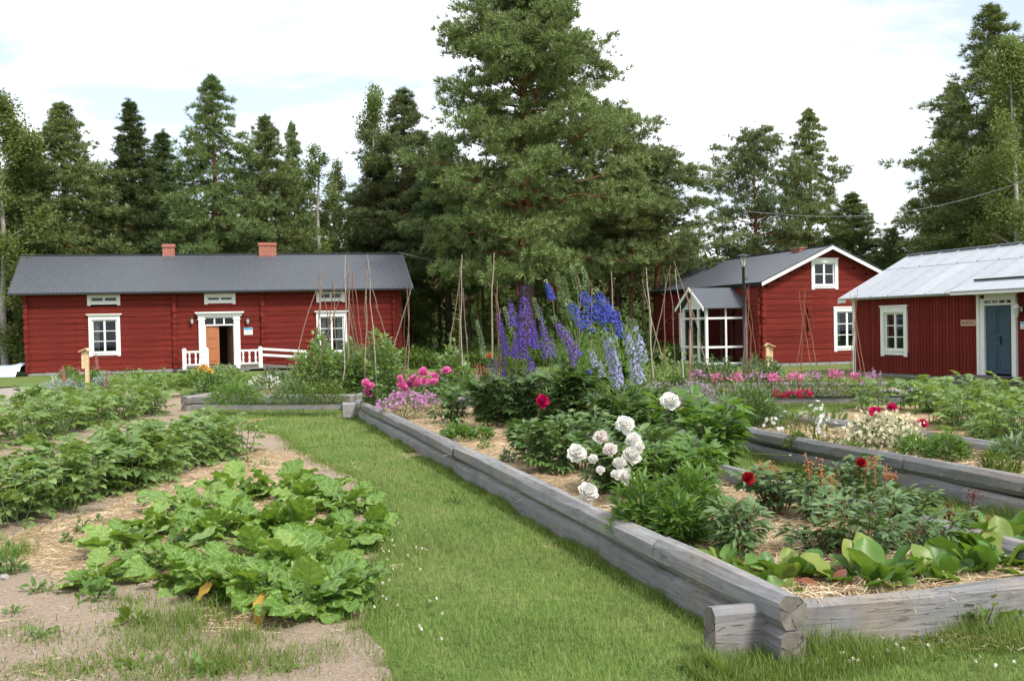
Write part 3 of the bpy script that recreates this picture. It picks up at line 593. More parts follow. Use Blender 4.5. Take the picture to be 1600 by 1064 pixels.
def chimney(parent, Fr, pl, pr, pt, y):
    xa = Fr.hit(pl, pt, y)[0]; xb, zt = Fr.hit(pr, pt, y); w = xb - xa
    q = Geo(); q.box(xa, xb, y - w * .4, y + w * .4, ZR - .5, zt - .14); q.box(xa - .04, xb + .04, y - w * .4 - .04, y + w * .4 + .04, zt - .139, zt - .05); q.box(xa - .015, xb + .015, y - w * .4 - .015, y + w * .4 + .015, zt - .049, zt)
    c = q.build('chimney', M['brick'], parent); Geo().box(xa + .1, xb - .1, y - .12, y + .12, zt + .003, zt + .015).build('flue_opening', M['black'], c)
chimney(h1, fr, 254, 273, 382, HALF + .1); chimney(h1, fr, 404, 431, 380, HALF + .1)
# door surround
dz0 = FLOOR; ds0, ds1, _, dzt = dr
q = Geo(); pw = DX0 - ds0 - .02
for xa in (ds0 + .02, DX1): q.box(xa, xa + pw, -.09, .02, dz0 - .1, dzt - .18); q.box(xa + .03, xa + pw - .03, -.115, -.088, dz0 + .4, dzt - .35); q.box(xa - .03, xa + pw + .03, -.13, .0, dzt - .32, dzt - .26); q.box(xa - .02, xa + pw + .02, -.12, .0, dz0 - .1, dz0 + .22)
q.box(ds0 - .02, ds1 + .02, -.10, 0, dzt - .178, dzt - .08); q.box(ds0 - .07, ds1 + .07, -.16, 0, dzt - .079, dzt - .03); q.box(ds0 - .12, ds1 + .12, -.22, 0, dzt - .029, dzt + .03)
dtr = dzt - .52; q.box(DX0, DX1, -.03, .1, dtr - .06, dtr); q.box(DX0, DX1, -.03, .1, dzt - .24, dzt - .18); q.box(DX0, DX0 + .03, -.03, .12, dz0, dtr); q.box(DX1 - .03, DX1, -.03, .12, dz0, dtr)
for k in range(1, 3): x = DX0 + (DX1 - DX0) * k / 3; q.box(x - .03, x + .03, -.02, .08, dtr, dzt - .24)
door = q.build('doorway', M['white'], h1)
for k in range(3): xa = DX0 + (DX1 - DX0) * k / 3; Geo().box(xa + .03, xa + (DX1 - DX0) / 3 - .03, .03, .034, dtr, dzt - .24).build('transom_pane', M['glass'], door)
xm = (DX0 + DX1) / 2 - .02; q = Geo(); lw = xm - DX0 - .03; q.box(0, lw, 0, .045, dz0 + .02, dtr - .065)
dh = dtr - dz0
for a, b in ((.08, .36), (.40, .60), (.64, .93)): q.box(.09, lw - .09, -.012, .001, dz0 + dh * a, dz0 + dh * b); q.box(.12, lw - .12, -.022, -.0125, dz0 + dh * a + .035, dz0 + dh * b - .035)
q.build('door_leaf', M['orange'], door, Matrix.Translation((DX0 + .03, .03, 0)) @ Matrix.Rotation(R(4), 4, 'Z'), 'closed orange-brown panelled door leaf')
q = Geo(); q.box(0, .045, 0, lw, dz0 + .02, dtr - .065)
for a, b in ((.06, .38), (.42, .90)): q.box(-.012, .001, .08, lw - .08, dz0 + dh * a, dz0 + dh * b)
q.build('door_leaf', M['brownwood'], door, Matrix.Translation((DX1 - .08, .12, 0)) @ Matrix.Rotation(R(24), 4, 'Z'), 'brown door leaf standing open into the dark hall')
def wall_lamp(parent, x, z, mat, name='wall_lamp', s=1.):
    q = Geo(); q.box(x - .03, x + .03, -.02, -.012, z - .05 * s, z + .05 * s); q.tube([(x, -.02, z + .02), (x, -.1 * s, z + .06), (x, -.14 * s, z + .02)], .01, 5)
    q.lathe([(.0, .16 * s), (.03 * s, .13 * s), (.075 * s, .06 * s), (.07 * s, .045 * s)], (x, -.14 * s, z - .02), 6); q.lathe([(.045 * s, -.14 * s), (.02 * s, -.17 * s), (0, -.2 * s)], (x, -.14 * s, z + .0), 6)
    l = q.build(name, mat, parent); Geo().lathe([(.045 * s, -.14 * s), (.065 * s, .025 * s)], (x, -.14 * s, z), 6).build('lantern_glass', M['lampglass'], l); return l
for px in (300, 387): x, z = fr.hit(px, 500); wall_lamp(h1, x, z, M['black'], s=1.15)
def notice(parent, Fr, x0p, x1p, y0p, y1p, lines=3):
    a = Fr.hit(x0p, y0p, -.03); b = Fr.hit(x1p, y1p, -.03); x0, x1, z1, z0 = a[0], b[0], a[1], b[1]
    q = Geo().box(x0, x1, -.045, -.0301, z0, z1).build('notice_board', M['offwhite'], parent); zz = z1 - (z1 - z0) * .32
    Geo().box(x0 + .01, x1 - .01, -.048, -.0452, zz, z1 - .01).build('blue_header', M['signblue'], q)
    t_ = Geo()
    for k in range(lines): zc = zz - (k + 1) * (zz - z0) / (lines + 1); t_.box(x0 + .04, x1 - .04 - .08 * (k % 2), -.0475, -.0453, zc - .008, zc + .008)
    t_.build('text_line', M['print'], q)
M['signblue'] = plain('sign_blue', (.05, .30, .50), .5); M['print'] = plain('grey_print', (.25, .3, .36), .6); M['plaque'] = plain('plaque_board', (.5, .32, .22), .7); M['tan'] = plain('letter_brown', (.12, .05, .03), .7)
notice(h1, fr, 381, 395, 512, 523)
# platform, balusters, ramp
xp0, xp1 = fr.hit(284, 570)[0], fr.hit(411, 570)[0]; pd = 1.0
q = Geo(); n = 9
for k in range(n): q.box(xp0 + .02, xp1 + .1, -pd + k * pd / n + .004, -pd + (k + 1) * pd / n - .004, FLOOR - .06, FLOOR - .02)
q.box(xp0 + .03, xp1 + .09, -pd + .03, -.05, FLOOR - .2, FLOOR - .061); q.build('door_platform', M['oldwood'], h1)
for k in range(2): Geo().box(xp0 + .5, xp1 - .6, -pd - .3 * (k + 1), -pd - .3 * k - .01, 0 if k else .0, (FLOOR - .2) * (1 - (k + .35) * .5)).build('step', M['oldwood'], h1)
RH = .78
def post(x, y, z0, z1, w=.16): 
    q = Geo(); q.box(x - w / 2, x + w / 2, y - w / 2, y + w / 2, z0, z1 - .1); q.box(x - w / 2 - .02, x + w / 2 + .02, y - w / 2 - .02, y + w / 2 + .02, z1 - .099, z1 - .06); q.box(x - w / 2 + .02, x + w / 2 - .02, y - w / 2 + .02, y + w / 2 - .02, z1 - .0595, z1)
    return q.build('post', M['white'], h1)
yr = -pd + .08; ins = [fr.hit(323, 550, yr)[0], fr.hit(372, 550, yr)[0]]; pl_ = fr.hit(288, 550, yr)[0]; pr_ = fr.hit(407, 550, yr)[0]
for x in (pl_, ins[0], ins[1], pr_): post(x, yr, FLOOR - .15, FLOOR + RH)
for a, b in ((pl_, ins[0]), (ins[1], pr_)):
    Geo().box(a + .08, b - .08, yr - .05, yr + .05, FLOOR + RH - .2, FLOOR + RH - .12).build('hand_rail', M['white'], h1); Geo().box(a + .08, b - .08, yr - .04, yr + .04, FLOOR + .03, FLOOR + .09).build('bottom_rail', M['white'], h1)
    nb = max(2, int((b - a - .16) / .2)); hh = RH - .29
    for k in range(nb):
        x = a + .08 + (b - a - .16) * (k + .5) / nb; Geo().lathe([(.045, 0), (.045, .05), (.028, .1), (.055, hh * .45), (.03, hh * .7), (.05, hh - .06), (.045, hh)], (x, yr, FLOOR + .09), 8).build('baluster', M['white'], h1)
x2 = fr.hit(478, 560, yr)[0]
for dz in (RH - .16, RH - .42):
    q = Geo(); z0 = FLOOR + dz; vv = [(x, yr + o, z + o2) for (x, z) in ((pr_ + .08, z0), (x2, z0 - .16)) for o in (-.025, .025) for o2 in (0, .1)]; q.add(vv, [(0, 1, 3, 2), (4, 6, 7, 5), (0, 4, 5, 1), (2, 3, 7, 6), (0, 2, 6, 4), (1, 5, 7, 3)]); q.build('ramp_rail', M['white'], h1)
q = Geo(); vv = [(x, y, z + o2) for (x, z) in ((xp1 + .1, FLOOR - .03), (x2 + .6, .03)) for y in (-pd, -.1) for o2 in (-.05, 0)]; q.add(vv, [(0, 1, 3, 2), (4, 6, 7, 5), (0, 4, 5, 1), (2, 3, 7, 6), (0, 2, 6, 4), (1, 5, 7, 3)]); q.build('ramp', M['oldwood'], h1)
post(x2, yr, 0, FLOOR + RH - .25)
# ---- house 2
h2 = T('log_house', 'red log house with a white-trimmed gable window and a glazed white porch', 'house')
c2 = G(1190, 573); f2 = root_at(h2, c2, TH)
xr_, zr2 = f2.hit(1293, 384); xe, ze2 = f2.hit(1183, 441); print('h2', xr_, zr2, xe, ze2)
W2 = 2 * xr_; LEN2 = 10.6; wt = ze2 + .02; sl2 = (zr2 - ze2) / (xr_ - xe)
top2 = lambda z: ((z - wt + .08) / sl2, W2 - (z - wt + .08) / sl2) if z > wt else (0, W2)
g1 = (f2.hit(1267, 405), f2.hit(1309, 451)); g2 = (f2.hit(1302, 481), f2.hit(1352, 547)); 
gw = (g1[0][0], g1[1][0], g1[1][1], g1[0][1]); gl = (g2[0][0], g2[0][0] + 1.25, g2[1][1], g2[0][1])
ops2 = [(w_[0] + .1, w_[1] - .1, w_[2] + .1, w_[3] - .1) for w_ in (gw, gl)]
log_wall(h2, I4, 0, W2, .12, zr2 - .12, .25, ops2, M['red'], top2, 61)
log_ends(h2, I4, .1, .12, wt, .25, M['red'], 62, out=.1); log_ends(h2, I4, W2 - .1, .12, wt, .25, M['red'], 63, out=.1)
nz = f2.hit(1263, 480); log_ends(h2, I4, nz[0], 1.15, nz[1], .25, M['red'], 64, out=.08)
Geo().add([(.05, .03, 1.5), (W2 - .05, .03, 1.5), (W2 + .0, .03, ze2 + .03), (W2 / 2, .03, zr2 - .04), (0, .03, ze2 + .03)], [(0, 1, 2, 3, 4)]).build('gable_boarding', M['red'], h2) if 0 else Geo().add([(.0, .02, ze2 - .03), (W2, .02, ze2 - .03), (W2 / 2, .02, zr2 - .05)], [(0, 1, 2)]).build('gable_boarding', M['red'], h2) if 0 else None
for sg in (0, 1):
    xa, xb_ = (0, W2 / 2) if sg == 0 else (W2, W2 / 2); k_ = .36; q = Geo(); q.add([(xa, -.012, ze2 + .02), (xb_, -.012, zr2 - .05), (xb_, -.012, zr2 - k_), (xa + (k_ * 1.2 if sg == 0 else -k_ * 1.2), -.012, ze2 - .02)], [(0, 1, 2, 3) if sg else (3, 2, 1, 0)]); q.build('gable_edge_board', M['red'], h2)
ML2 = Matrix.Translation((0, LEN2, 0)) @ Matrix.Rotation(-pi / 2, 4, 'Z')   # left long wall: x from back to front
def l2(px, py): y, z = f2.hitx(px, py, 0.); return LEN2 - y, z
pa, pb = l2(1062, 491), l2(1081, 546); lw_ = (pa[0], pb[0] + .35, pb[1] - .02, pa[1]); print('l2', lw_)
da, db = l2(1137, 480)[0], l2(1166, 480)[0]
ops3 = [(lw_[0] + .1, lw_[1] - .1, lw_[2] + .1, lw_[3] - .1), (da, db, .2, 2.3)]
log_wall(h2, ML2, 0, LEN2, .12, wt, .25, ops3, M['red'], None, 65)
log_ends(h2, ML2, LEN2 - .1, .12, wt, .25, M['red'], 66, out=.1)
Geo().box(.2, W2, LEN2 - .15, LEN2, .12, wt).build('back_wall', M['red'], h2); Geo().box(W2 - .16, W2, .2, LEN2 - .16, .12, wt).build('side_wall', M['red'], h2)
Geo().box(.17, W2 - .17, .17, LEN2 - .17, .15, .2).build('floor', M['interior'], h2); Geo().box(.17, W2 - .17, .17, LEN2 - .17, 2.7, 2.75).build('loft_floor', M['interior'], h2)
Geo().box(.17, W2 - .17, 1.6, 1.65, .2, zr2 - 1.2).build('inner_wall', M['interior'], h2)
f_ = Geo()
for k in range(10): f_.box(W2 * k / 10 + .01, W2 * (k + 1) / 10 - .01, -.05 - .02 * (k % 3), .2, 0, .11)
for k in range(16): f_.box(-.05 - .02 * (k % 2), .17, .2 + LEN2 * k / 16 * .97, .2 + LEN2 * (k + 1) / 16 * .97 - .02, 0, .11)
f_.build('foundation', M['stone'], h2)
# roof: ridge along local y
Mr2 = Matrix.Rotation(pi / 2, 4, 'Z')
def rot_roof(parent, L0, L1, half, ze, zr, over, mat, yo, **k):
    e_ = T('roof', '', '', (0, 0, 0)); bpy.data.objects.remove(e_)
    n0 = set(bpy.data.objects); gable_roof(parent, L0, L1, half, ze, zr, over, mat, xo=yo, **k)
    for o in set(bpy.data.objects) - n0: o.matrix_basis = Matrix.Translation((2 * half, 0, 0)) @ Mr2 @ o.matrix_basis
rot_roof(h2, 0, LEN2, W2 / 2, ze2, zr2, -xe, M['roof'], .35, period=.12, amp=.01)
for (a, za, b, zb2) in ((xe, ze2, W2 / 2, zr2), (W2 / 2, zr2, W2 - xe, ze2)):
    for yy in (-.39, LEN2 + .35):
        q = Geo(); vv = [(x, y, z + o) for y in (yy, yy + .03) for (x, z) in ((a, za), (b, zb2)) for o in (-.16, -.02)]; q.add(vv, [(0, 1, 3, 2), (4, 6, 7, 5), (0, 4, 5, 1), (2, 3, 7, 6), (0, 2, 6, 4), (1, 5, 7, 3)]); q.build('barge_board', M['white'], h2)
        q = Geo(); vv = [(x, y, z + o) for y in (yy - .03, yy + .06) for (x, z) in ((a, za), (b, zb2)) for o in (.012, .03)]; q.add(vv, [(0, 1, 3, 2), (4, 6, 7, 5), (0, 4, 5, 1), (2, 3, 7, 6), (0, 2, 6, 4), (1, 5, 7, 3)]); q.build('verge_flashing', M['roof'], h2)
Geo().box(W2 / 2 - .09, W2 / 2 + .09, -.35, LEN2 + .35, zr2 + .012, zr2 + .03).build('ridge_cap', M['roof'], h2)
Geo().box(xe + .02, xe + .05, -.35, LEN2 + .35, ze2 - .14, ze2 - .03).build('fascia', M['black'], h2)
q = Geo(); q.box(W2 / 2 - .3, W2 / 2 + .3, 1.6, 2.3, zr2 - .4, zr2 + .0); q.box(W2 / 2 - .33, W2 / 2 + .33, 1.56, 2.34, zr2 + .001, zr2 + .05); q.build('chimney', M['brick'], h2)
window(h2, I4, *gw, 2, 2, style='board'); window(h2, I4, *gl, 2, 3, style='board', curtain='l', plants=True)
window(h2, ML2, *lw_, 2, 3, style='board')
# porch on the left long wall, between local y values
pf, _ = f2.hitx(1166, 540, 0.); D = 1.75
def yat(px, x=-D): return f2.hitx(px, 540, x)
yN, _ = yat(1122); yF, _ = yat(1084); print('porch', pf, yN, yF, yat(1120))
yN = max(1.2, yN); yF = yN + (2.1 if yF - yN < 1.4 or yF - yN > 3.2 else yF - yN)
zt = f2.hitx(1120, 480, -D)[1]; zap = f2.hitx(1091, 452, -D - .2)[1]; print('zt', zt, zap, yN, yF)
zt = min(max(zt, 2.0), 2.7); 
porch = Geo()
def pp(x, y, w=.1): porch.box(x - w / 2, x + w / 2, y - w / 2, y + w / 2, .1, zt)
yM1, yM2 = yN + (yF - yN) * .33, yN + (yF - yN) * .67
for y in (yN, yM1, yM2, yF): pp(-D, y)
for y in (yN, yF): pp(-.06, y); pp(-D * .52, y, .07)
for z in (.12, .78, zt - .42, zt):
    porch.box(-D - .04, -D + .04, yN + .05, yF - .05, z - .04, z + .04) if z != .12 else porch.box(-D - .05, -D + .05, yN + .05, yF - .05, .1, .2)
    for y in (yN, yF): porch.box(-D + .05, -.11, y - .04, y + .04, z - .042, z + .038)
pr = porch.build('porch', M['white'], h2)
def pane_y(x, ya, yb, za, zb): Geo().box(x - .004, x + .004, ya, yb, za, zb).build('porch_pane', M['porch_glass'], pr)
def pane_x(y, xa, xb, za, zb): Geo().box(xa, xb, y - .004, y + .004, za, zb).build('porch_pane', M['porch_glass'], pr)
for ya, yb in ((yN, yM1), (yM1, yM2), (yM2, yF)):
    for za, zb_ in ((.22, .74), (.82, zt - .46), (zt - .38, zt - .04)): pane_y(-D, ya + .05, yb - .05, za, zb_)
for y in (yN, yF):
    for xa, xb in ((-D, -D * .52), (-D * .52, -.06)):
        for za, zb_ in ((.22, .74), (.82, zt - .46), (zt - .38, zt - .04)): pane_x(y, xa + .05, xb - .05, za, zb_)
Geo().box(-D - .02, -.02, yN - .04, yF + .04, .02, .1).build('porch_floor', M['oldwood'], pr)
ym = (yN + yF) / 2; hp = (yF - yN) / 2 + .3; zr_p = zt + .82
q = Geo(); q.add([(-D, yN - .02, zt + .045), (-D, yF + .02, zt + .045), (-D, ym, zr_p - .12)], [(0, 2, 1)]); q.add([(-D + .03, yN - .02, zt + .045), (-D + .03, yF + .02, zt + .045), (-D + .03, ym, zr_p - .12)], [(0, 1, 2)]); q.build('porch_gable', M['offwhite'], pr)
for sg in (-1, 1):
    n = int((D + .3) / .1 * 4); xs = np.linspace(-D - .25, .05, n + 1); zc = .013 * np.cos(np.arange(n + 1) * pi / 2); q = Geo()
    vv = np.concatenate([np.stack([xs, np.full(n + 1, ym + sg * hp * (1 - k)), zt - .02 + (zr_p - zt + .02) * k + zc], -1) for k in (0, 1.)]); f = np.array([(j, j + 1, n + 2 + j, n + 1 + j) for j in range(n)]); q.add(vv, f, 0, True); q.add(vv - [0, 0, .014], f[:, ::-1], 0, True); q.build('porch_roof_sheet', M['roof'], pr)
    q = Geo(); vv = [(x, y, z + o) for x in (-D - .28, -D - .252) for (y, z) in ((ym + sg * hp, zt - .02), (ym, zr_p)) for o in (-.12, .02)]; q.add(vv, [(0, 1, 3, 2), (4, 6, 7, 5), (0, 4, 5, 1), (2, 3, 7, 6), (0, 2, 6, 4), (1, 5, 7, 3)]); q.build('porch_barge', M['white'], pr)
Geo().box(.02, .06, LEN2 - db, LEN2 - da, .2, 2.3).build('house_door', M['blue'], h2)
# ---- house 3
h3 = T('board_house', 'red vertical-boarded house with pale zinc roof and blue double door at the right edge', 'house')
c3 = G(1335, 584); f3 = root_at(h3, c3, TH - pi / 2)
L3 = 11.; zw = f3.hit(1322, 466, -.0)[1]; HF3 = 2.35; q3 = f3.hit(1428, 399, HF3); ZR3 = q3[1]; print('h3', zw, q3, f3.hit(1525, 450), f3.hit(1600, 377, HF3))
w3 = (f3.hit(1377, 480), f3.hit(1419, 556)); w3 = (w3[0][0], w3[1][0], w3[1][1], w3[0][1]); d0, d1 = f3.hit(1529, 520)[0], f3.hit(1590, 520)[0]; dz1 = f3.hit(1558, 460)[1]; print(w3, d0, d1, dz1)
zw = min(max(zw, 2.2), 2.9); zd0 = .22; di0, di1 = d0 + .27, d1 - .16
ops4 = [(w3[0] + .1, w3[1] - .1, w3[2] + .1, w3[3] - .1), (d0 + .1, d1 - .1, .1, dz1 - .1)]
def board_wall(parent, Mw, x0, x1, z0, ztop, ops, seed, w=.145):
    g = np.random.default_rng(seed); x = x0; cache = {}
    while x < x1 - .01:
        b = min(x + w, x1); segs = [(z0, ztop((x + b) / 2))]
        for xa, xb, za, zb_ in ops:
            if b > xa + .02 and x < xb - .02: segs = [s for (p, r_) in segs for s in ((p, min(r_, za)), (max(p, zb_), r_)) if s[1] - s[0] > .05]
        for p, r_ in segs:
            key = (round(b - x, 3), round(r_ - p, 3))
            if key not in cache: cache[key] = Geo().box(.003, b - x - .012, 0, .022, 0, r_ - p).box(b - x - .034, b - x + .018, -.018, -.001, 0, r_ - p).mesh('board', M['redboard'])
            put('board', cache[key], parent, Mw @ Matrix.Translation((x, g.uniform(-.003, .003), p)))
        x = b
board_wall(h3, I4, .1, L3, .1, lambda x: zw, ops4, 5)
Geo().box(.1, L3, .035, .16, .1, zw - .01) if 0 else None
zf = lambda y: zw + (ZR3 - zw) * (1 - abs(y - HF3) / HF3) - .03
MLe = Matrix.Translation((0, 2 * HF3, 0)) @ Matrix.Rotation(-pi / 2, 4, 'Z')
board_wall(h3, MLe, 0, 2 * HF3 - .1, .1, lambda x: zf(2 * HF3 - x), [], 6)
for px, py in ((-.02, -.02),): Geo().box(-.03, .11, -.03, -.0045, .02, zw).box(-.03, -.0045, -.0044, .12, .02, zw).build('corner_board', M['white'], h3)
Geo().box(0, L3, 2 * HF3 - .05, 2 * HF3, .1, zw).build('back_wall', M['redboard'], h3); Geo().box(.05, L3, .2, 2 * HF3 - .1, .1, .15).build('floor', M['interior'], h3)
Geo().box(.05, L3, 1.7, 1.75, .15, zw - .05).build('inner_wall', M['interior'], h3); Geo().box(.05, L3, .05, 2 * HF3 - .05, zw - .04, zw - .01).build('ceiling', M['interior'], h3)
f_ = Geo()
for k in range(14): f_.box(L3 * k / 14 + .01, L3 * (k + 1) / 14 - .01, .03 + .01 * (k % 3), .2, -.02, .1)
f_.build('foundation', M['stone'], h3)
ov = .33; ze3 = zw - .02; n = 0; pwid = .9; xx = -.35; 
def roofpt(x, f): return (x, -ov + (HF3 + ov) * f, ze3 + (ZR3 - ze3) * f)
nrm3 = Vector((0, -(ZR3 - ze3), HF3 + ov)).normalized()
while xx < L3 + .3:
    for fa, fb, lift in ((0, .68, 0), (.66, 1., .012)):
        q = Geo(); a, b = xx, xx + pwid; l_ = np.array(nrm3) * (lift + .004); vv = [np.array(roofpt(x, f)) + l_ for f in (fa, fb) for x in (a, b)]; q.add(vv, [(0, 1, 3, 2)]); q.add([v - np.array(nrm3) * .01 for v in vv], [(2, 3, 1, 0)])
        r0, r1 = vv[1], vv[3]; h_ = np.array(nrm3) * .035; dx = np.array([.018, 0, 0]); s_ = [r0 - dx, r0 + dx, r1 + dx, r1 - dx]; s2 = [v + h_ for v in s_]; q.add(s_ + s2, [(4, 5, 6, 7), (0, 1, 5, 4), (1, 2, 6, 5), (2, 3, 7, 6), (3, 0, 4, 7)])
        q.add([vv[0], vv[1], vv[1] - [0, 0, .03], vv[0] - [0, 0, .03]], [(0, 3, 2, 1)])
        q.build('roof_panel', M['zinc'], h3)
    xx += pwid
q = Geo(); q.add([(-.35, HF3, ZR3 + .015), (L3 + .3, HF3, ZR3 + .015), (L3 + .3, 2 * HF3 + ov, ze3), (-.35, 2 * HF3 + ov, ze3)], [(0, 1, 2, 3)]); q.build('back_roof', M['zinc'], h3)
Geo().box(-.36, L3 + .3, HF3 - .1, HF3 + .1, ZR3 + .03, ZR3 + .05).build('ridge_cap', M['zinc'], h3)
barge(h3, -.39, -ov, ze3, HF3, ZR3, M['white'], w=.17, dz=.0); barge(h3, -.39, HF3, ZR3, 2 * HF3 + ov, ze3, M['white'], w=.17, dz=.0)
Geo().box(-.36, -.0, -ov + .03, -ov + .06, ze3 - .14, ze3 - .03).box(.0, L3, -.2, -.03, ze3 - .06, ze3 - .035).build('eaves_board', M['offwhite'], h3)
window(h3, I4, *w3, 2, 3, style='board', mat='offwhite', tw=.16)
q = Geo(); q.box(d0, d0 + .1, -.07, .02, .1, dz1); q.box(d0 + .1, di0, -.04, .02, .1, dz1 - .1); q.box(di1, d1, -.06, .02, .1, dz1); q.box(d0 - .05, d1 + .05, -.12, -.0, dz1, dz1 + .07); q.box(di0, di1, -.03, .03, dz1 - .16, dz1)
ztr = f3.hit(1560, 477)[1]; zd0 = f3.hit(1560, 584)[1]; q.box(di0, di1, -.03, .05, ztr, ztr + .06); nP = 4
for k in range(1, nP): x = di0 + (di1 - di0) * k / nP; q.box(x - .02, x + .02, -.02, .05, ztr + .06, dz1 - .16)
dw = q.build('doorway', M['offwhite'], h3)
for k in range(nP): xa = di0 + (di1 - di0) * k / nP; Geo().box(xa + .02, xa + (di1 - di0) / nP - .02, .01, .014, ztr + .06, dz1 - .16).build('transom_pane', M['glass'], dw)
dm = (di0 + di1) / 2
for k, (a, b) in enumerate(((di0 + .005, dm - .006), (dm + .006, di1 - .005))):
    q = Geo(); q.box(a, b, .02, .06, zd0, ztr - .005); hh = ztr - zd0
    for fa, fb in ((.05, .33), (.37, .44), (.48, .55), (.59, .95)): q.box(a + .08, b - .08, .008, .0195, zd0 + hh * fa, zd0 + hh * fb); q.box(a + .11, b - .11, .0, .0075, zd0 + hh * fa + .02, zd0 + hh * fb - .02)
    dl = q.build('door_leaf', M['blue'], dw)
    if k: Geo().box(a + .01, a + .06, -.012, .019, zd0 + hh * .42, zd0 + hh * .55).tube([(a + .035, -.012, zd0 + hh * .5), (a + .035, -.05, zd0 + hh * .5), (a + .12, -.05, zd0 + hh * .49)], .01, 6).build('door_handle', M['black'], dw)
# canopy over the door: low corrugated strip lying on the roof
ca, cbx = f3.hit(1502, 447, -.35)[0], L3 + .2
q = Geo(); n = int((cbx - ca) / .1 * 4); xs = np.linspace(ca, cbx, n + 1); zc = .012 * np.cos(np.arange(n + 1) * pi / 2)
vv = np.concatenate([np.stack([xs, np.full(n + 1, y), z + zc], -1) for y, z in ((-.75, ze3 + .02), (.12, ze3 + .30))]); f = np.array([(j, j + 1, n + 2 + j, n + 1 + j) for j in range(n)]); q.add(vv, f, 0, True); q.add(vv - [0, 0, .014], f[:, ::-1], 0, True); cn = q.build('door_canopy', M['zinc'], h3)
Geo().box(ca, cbx, -.72, -.66, ze3 - .08, ze3).box(ca, ca + .05, -.66, .05, ze3 - .08, ze3 + .02).build('canopy_beam', M['offwhite'], cn); Geo().box(ca, cbx, .05, .16, ze3 + .31, ze3 + .36).build('canopy_flashing', M['black'], cn)
x, z = f3.hit(1597, 483); wall_lamp(h3, x, z, M['white'], s=1.2)
notice(h3, f3, 1595, 1609, 503, 514)
sa, sb = f3.hit(1502, 500, -.03), f3.hit(1525, 509, -.03)
pq = Geo().box(sa[0], sb[0], -.05, -.025, sb[1], sa[1]).build('name_plaque', M['plaque'], h3)
def text(body, size, loc, rot, mat, parent, name, wide=None):
    cu = bpy.data.curves.new(name, 'FONT'); cu.body = body; cu.size = size; cu.extrude = .0015; cu.align_x = 'CENTER'; cu.align_y = 'CENTER'; o = bpy.data.objects.new('tmp', cu); COL.objects.link(o)
    dg = bpy.context.evaluated_depsgraph_get(); me = bpy.data.meshes.new_from_object(o.evaluated_get(dg)); bpy.data.objects.remove(o); me.materials.clear(); me.materials.append(mat)
    w = max(v.co.x for v in me.vertices) - min(v.co.x for v in me.vertices); sc = wide / w if wide else 1
    return put(name, me, parent, Matrix.Translation(loc) @ rot @ Matrix.Diagonal((sc, 1, 1, 1)))
text('BAGARSTUGA', .15, ((sa[0] + sb[0]) / 2, -.054, (sa[1] + sb[1]) / 2), Matrix.Rotation(pi / 2, 4, 'X'), M['tan'], pq, 'lettering', (sb[0] - sa[0]) * .86)
for k, (dd, zz) in enumerate(((.75, .2), (1.15, .1))):
    q = Geo()
    for j in range(4): q.box(d0 - .35 - .3 * k, d1 - .1 - .5 * k, -dd + j * dd / 4 + .01, -dd + (j + 1) * dd / 4, zz - .05, zz)
    q.box(d0 - .3 - .3 * k, d1 - .15 - .5 * k, -dd + .03, -.02, 0, zz - .06); q.build('step', M['oldwood'], h3)
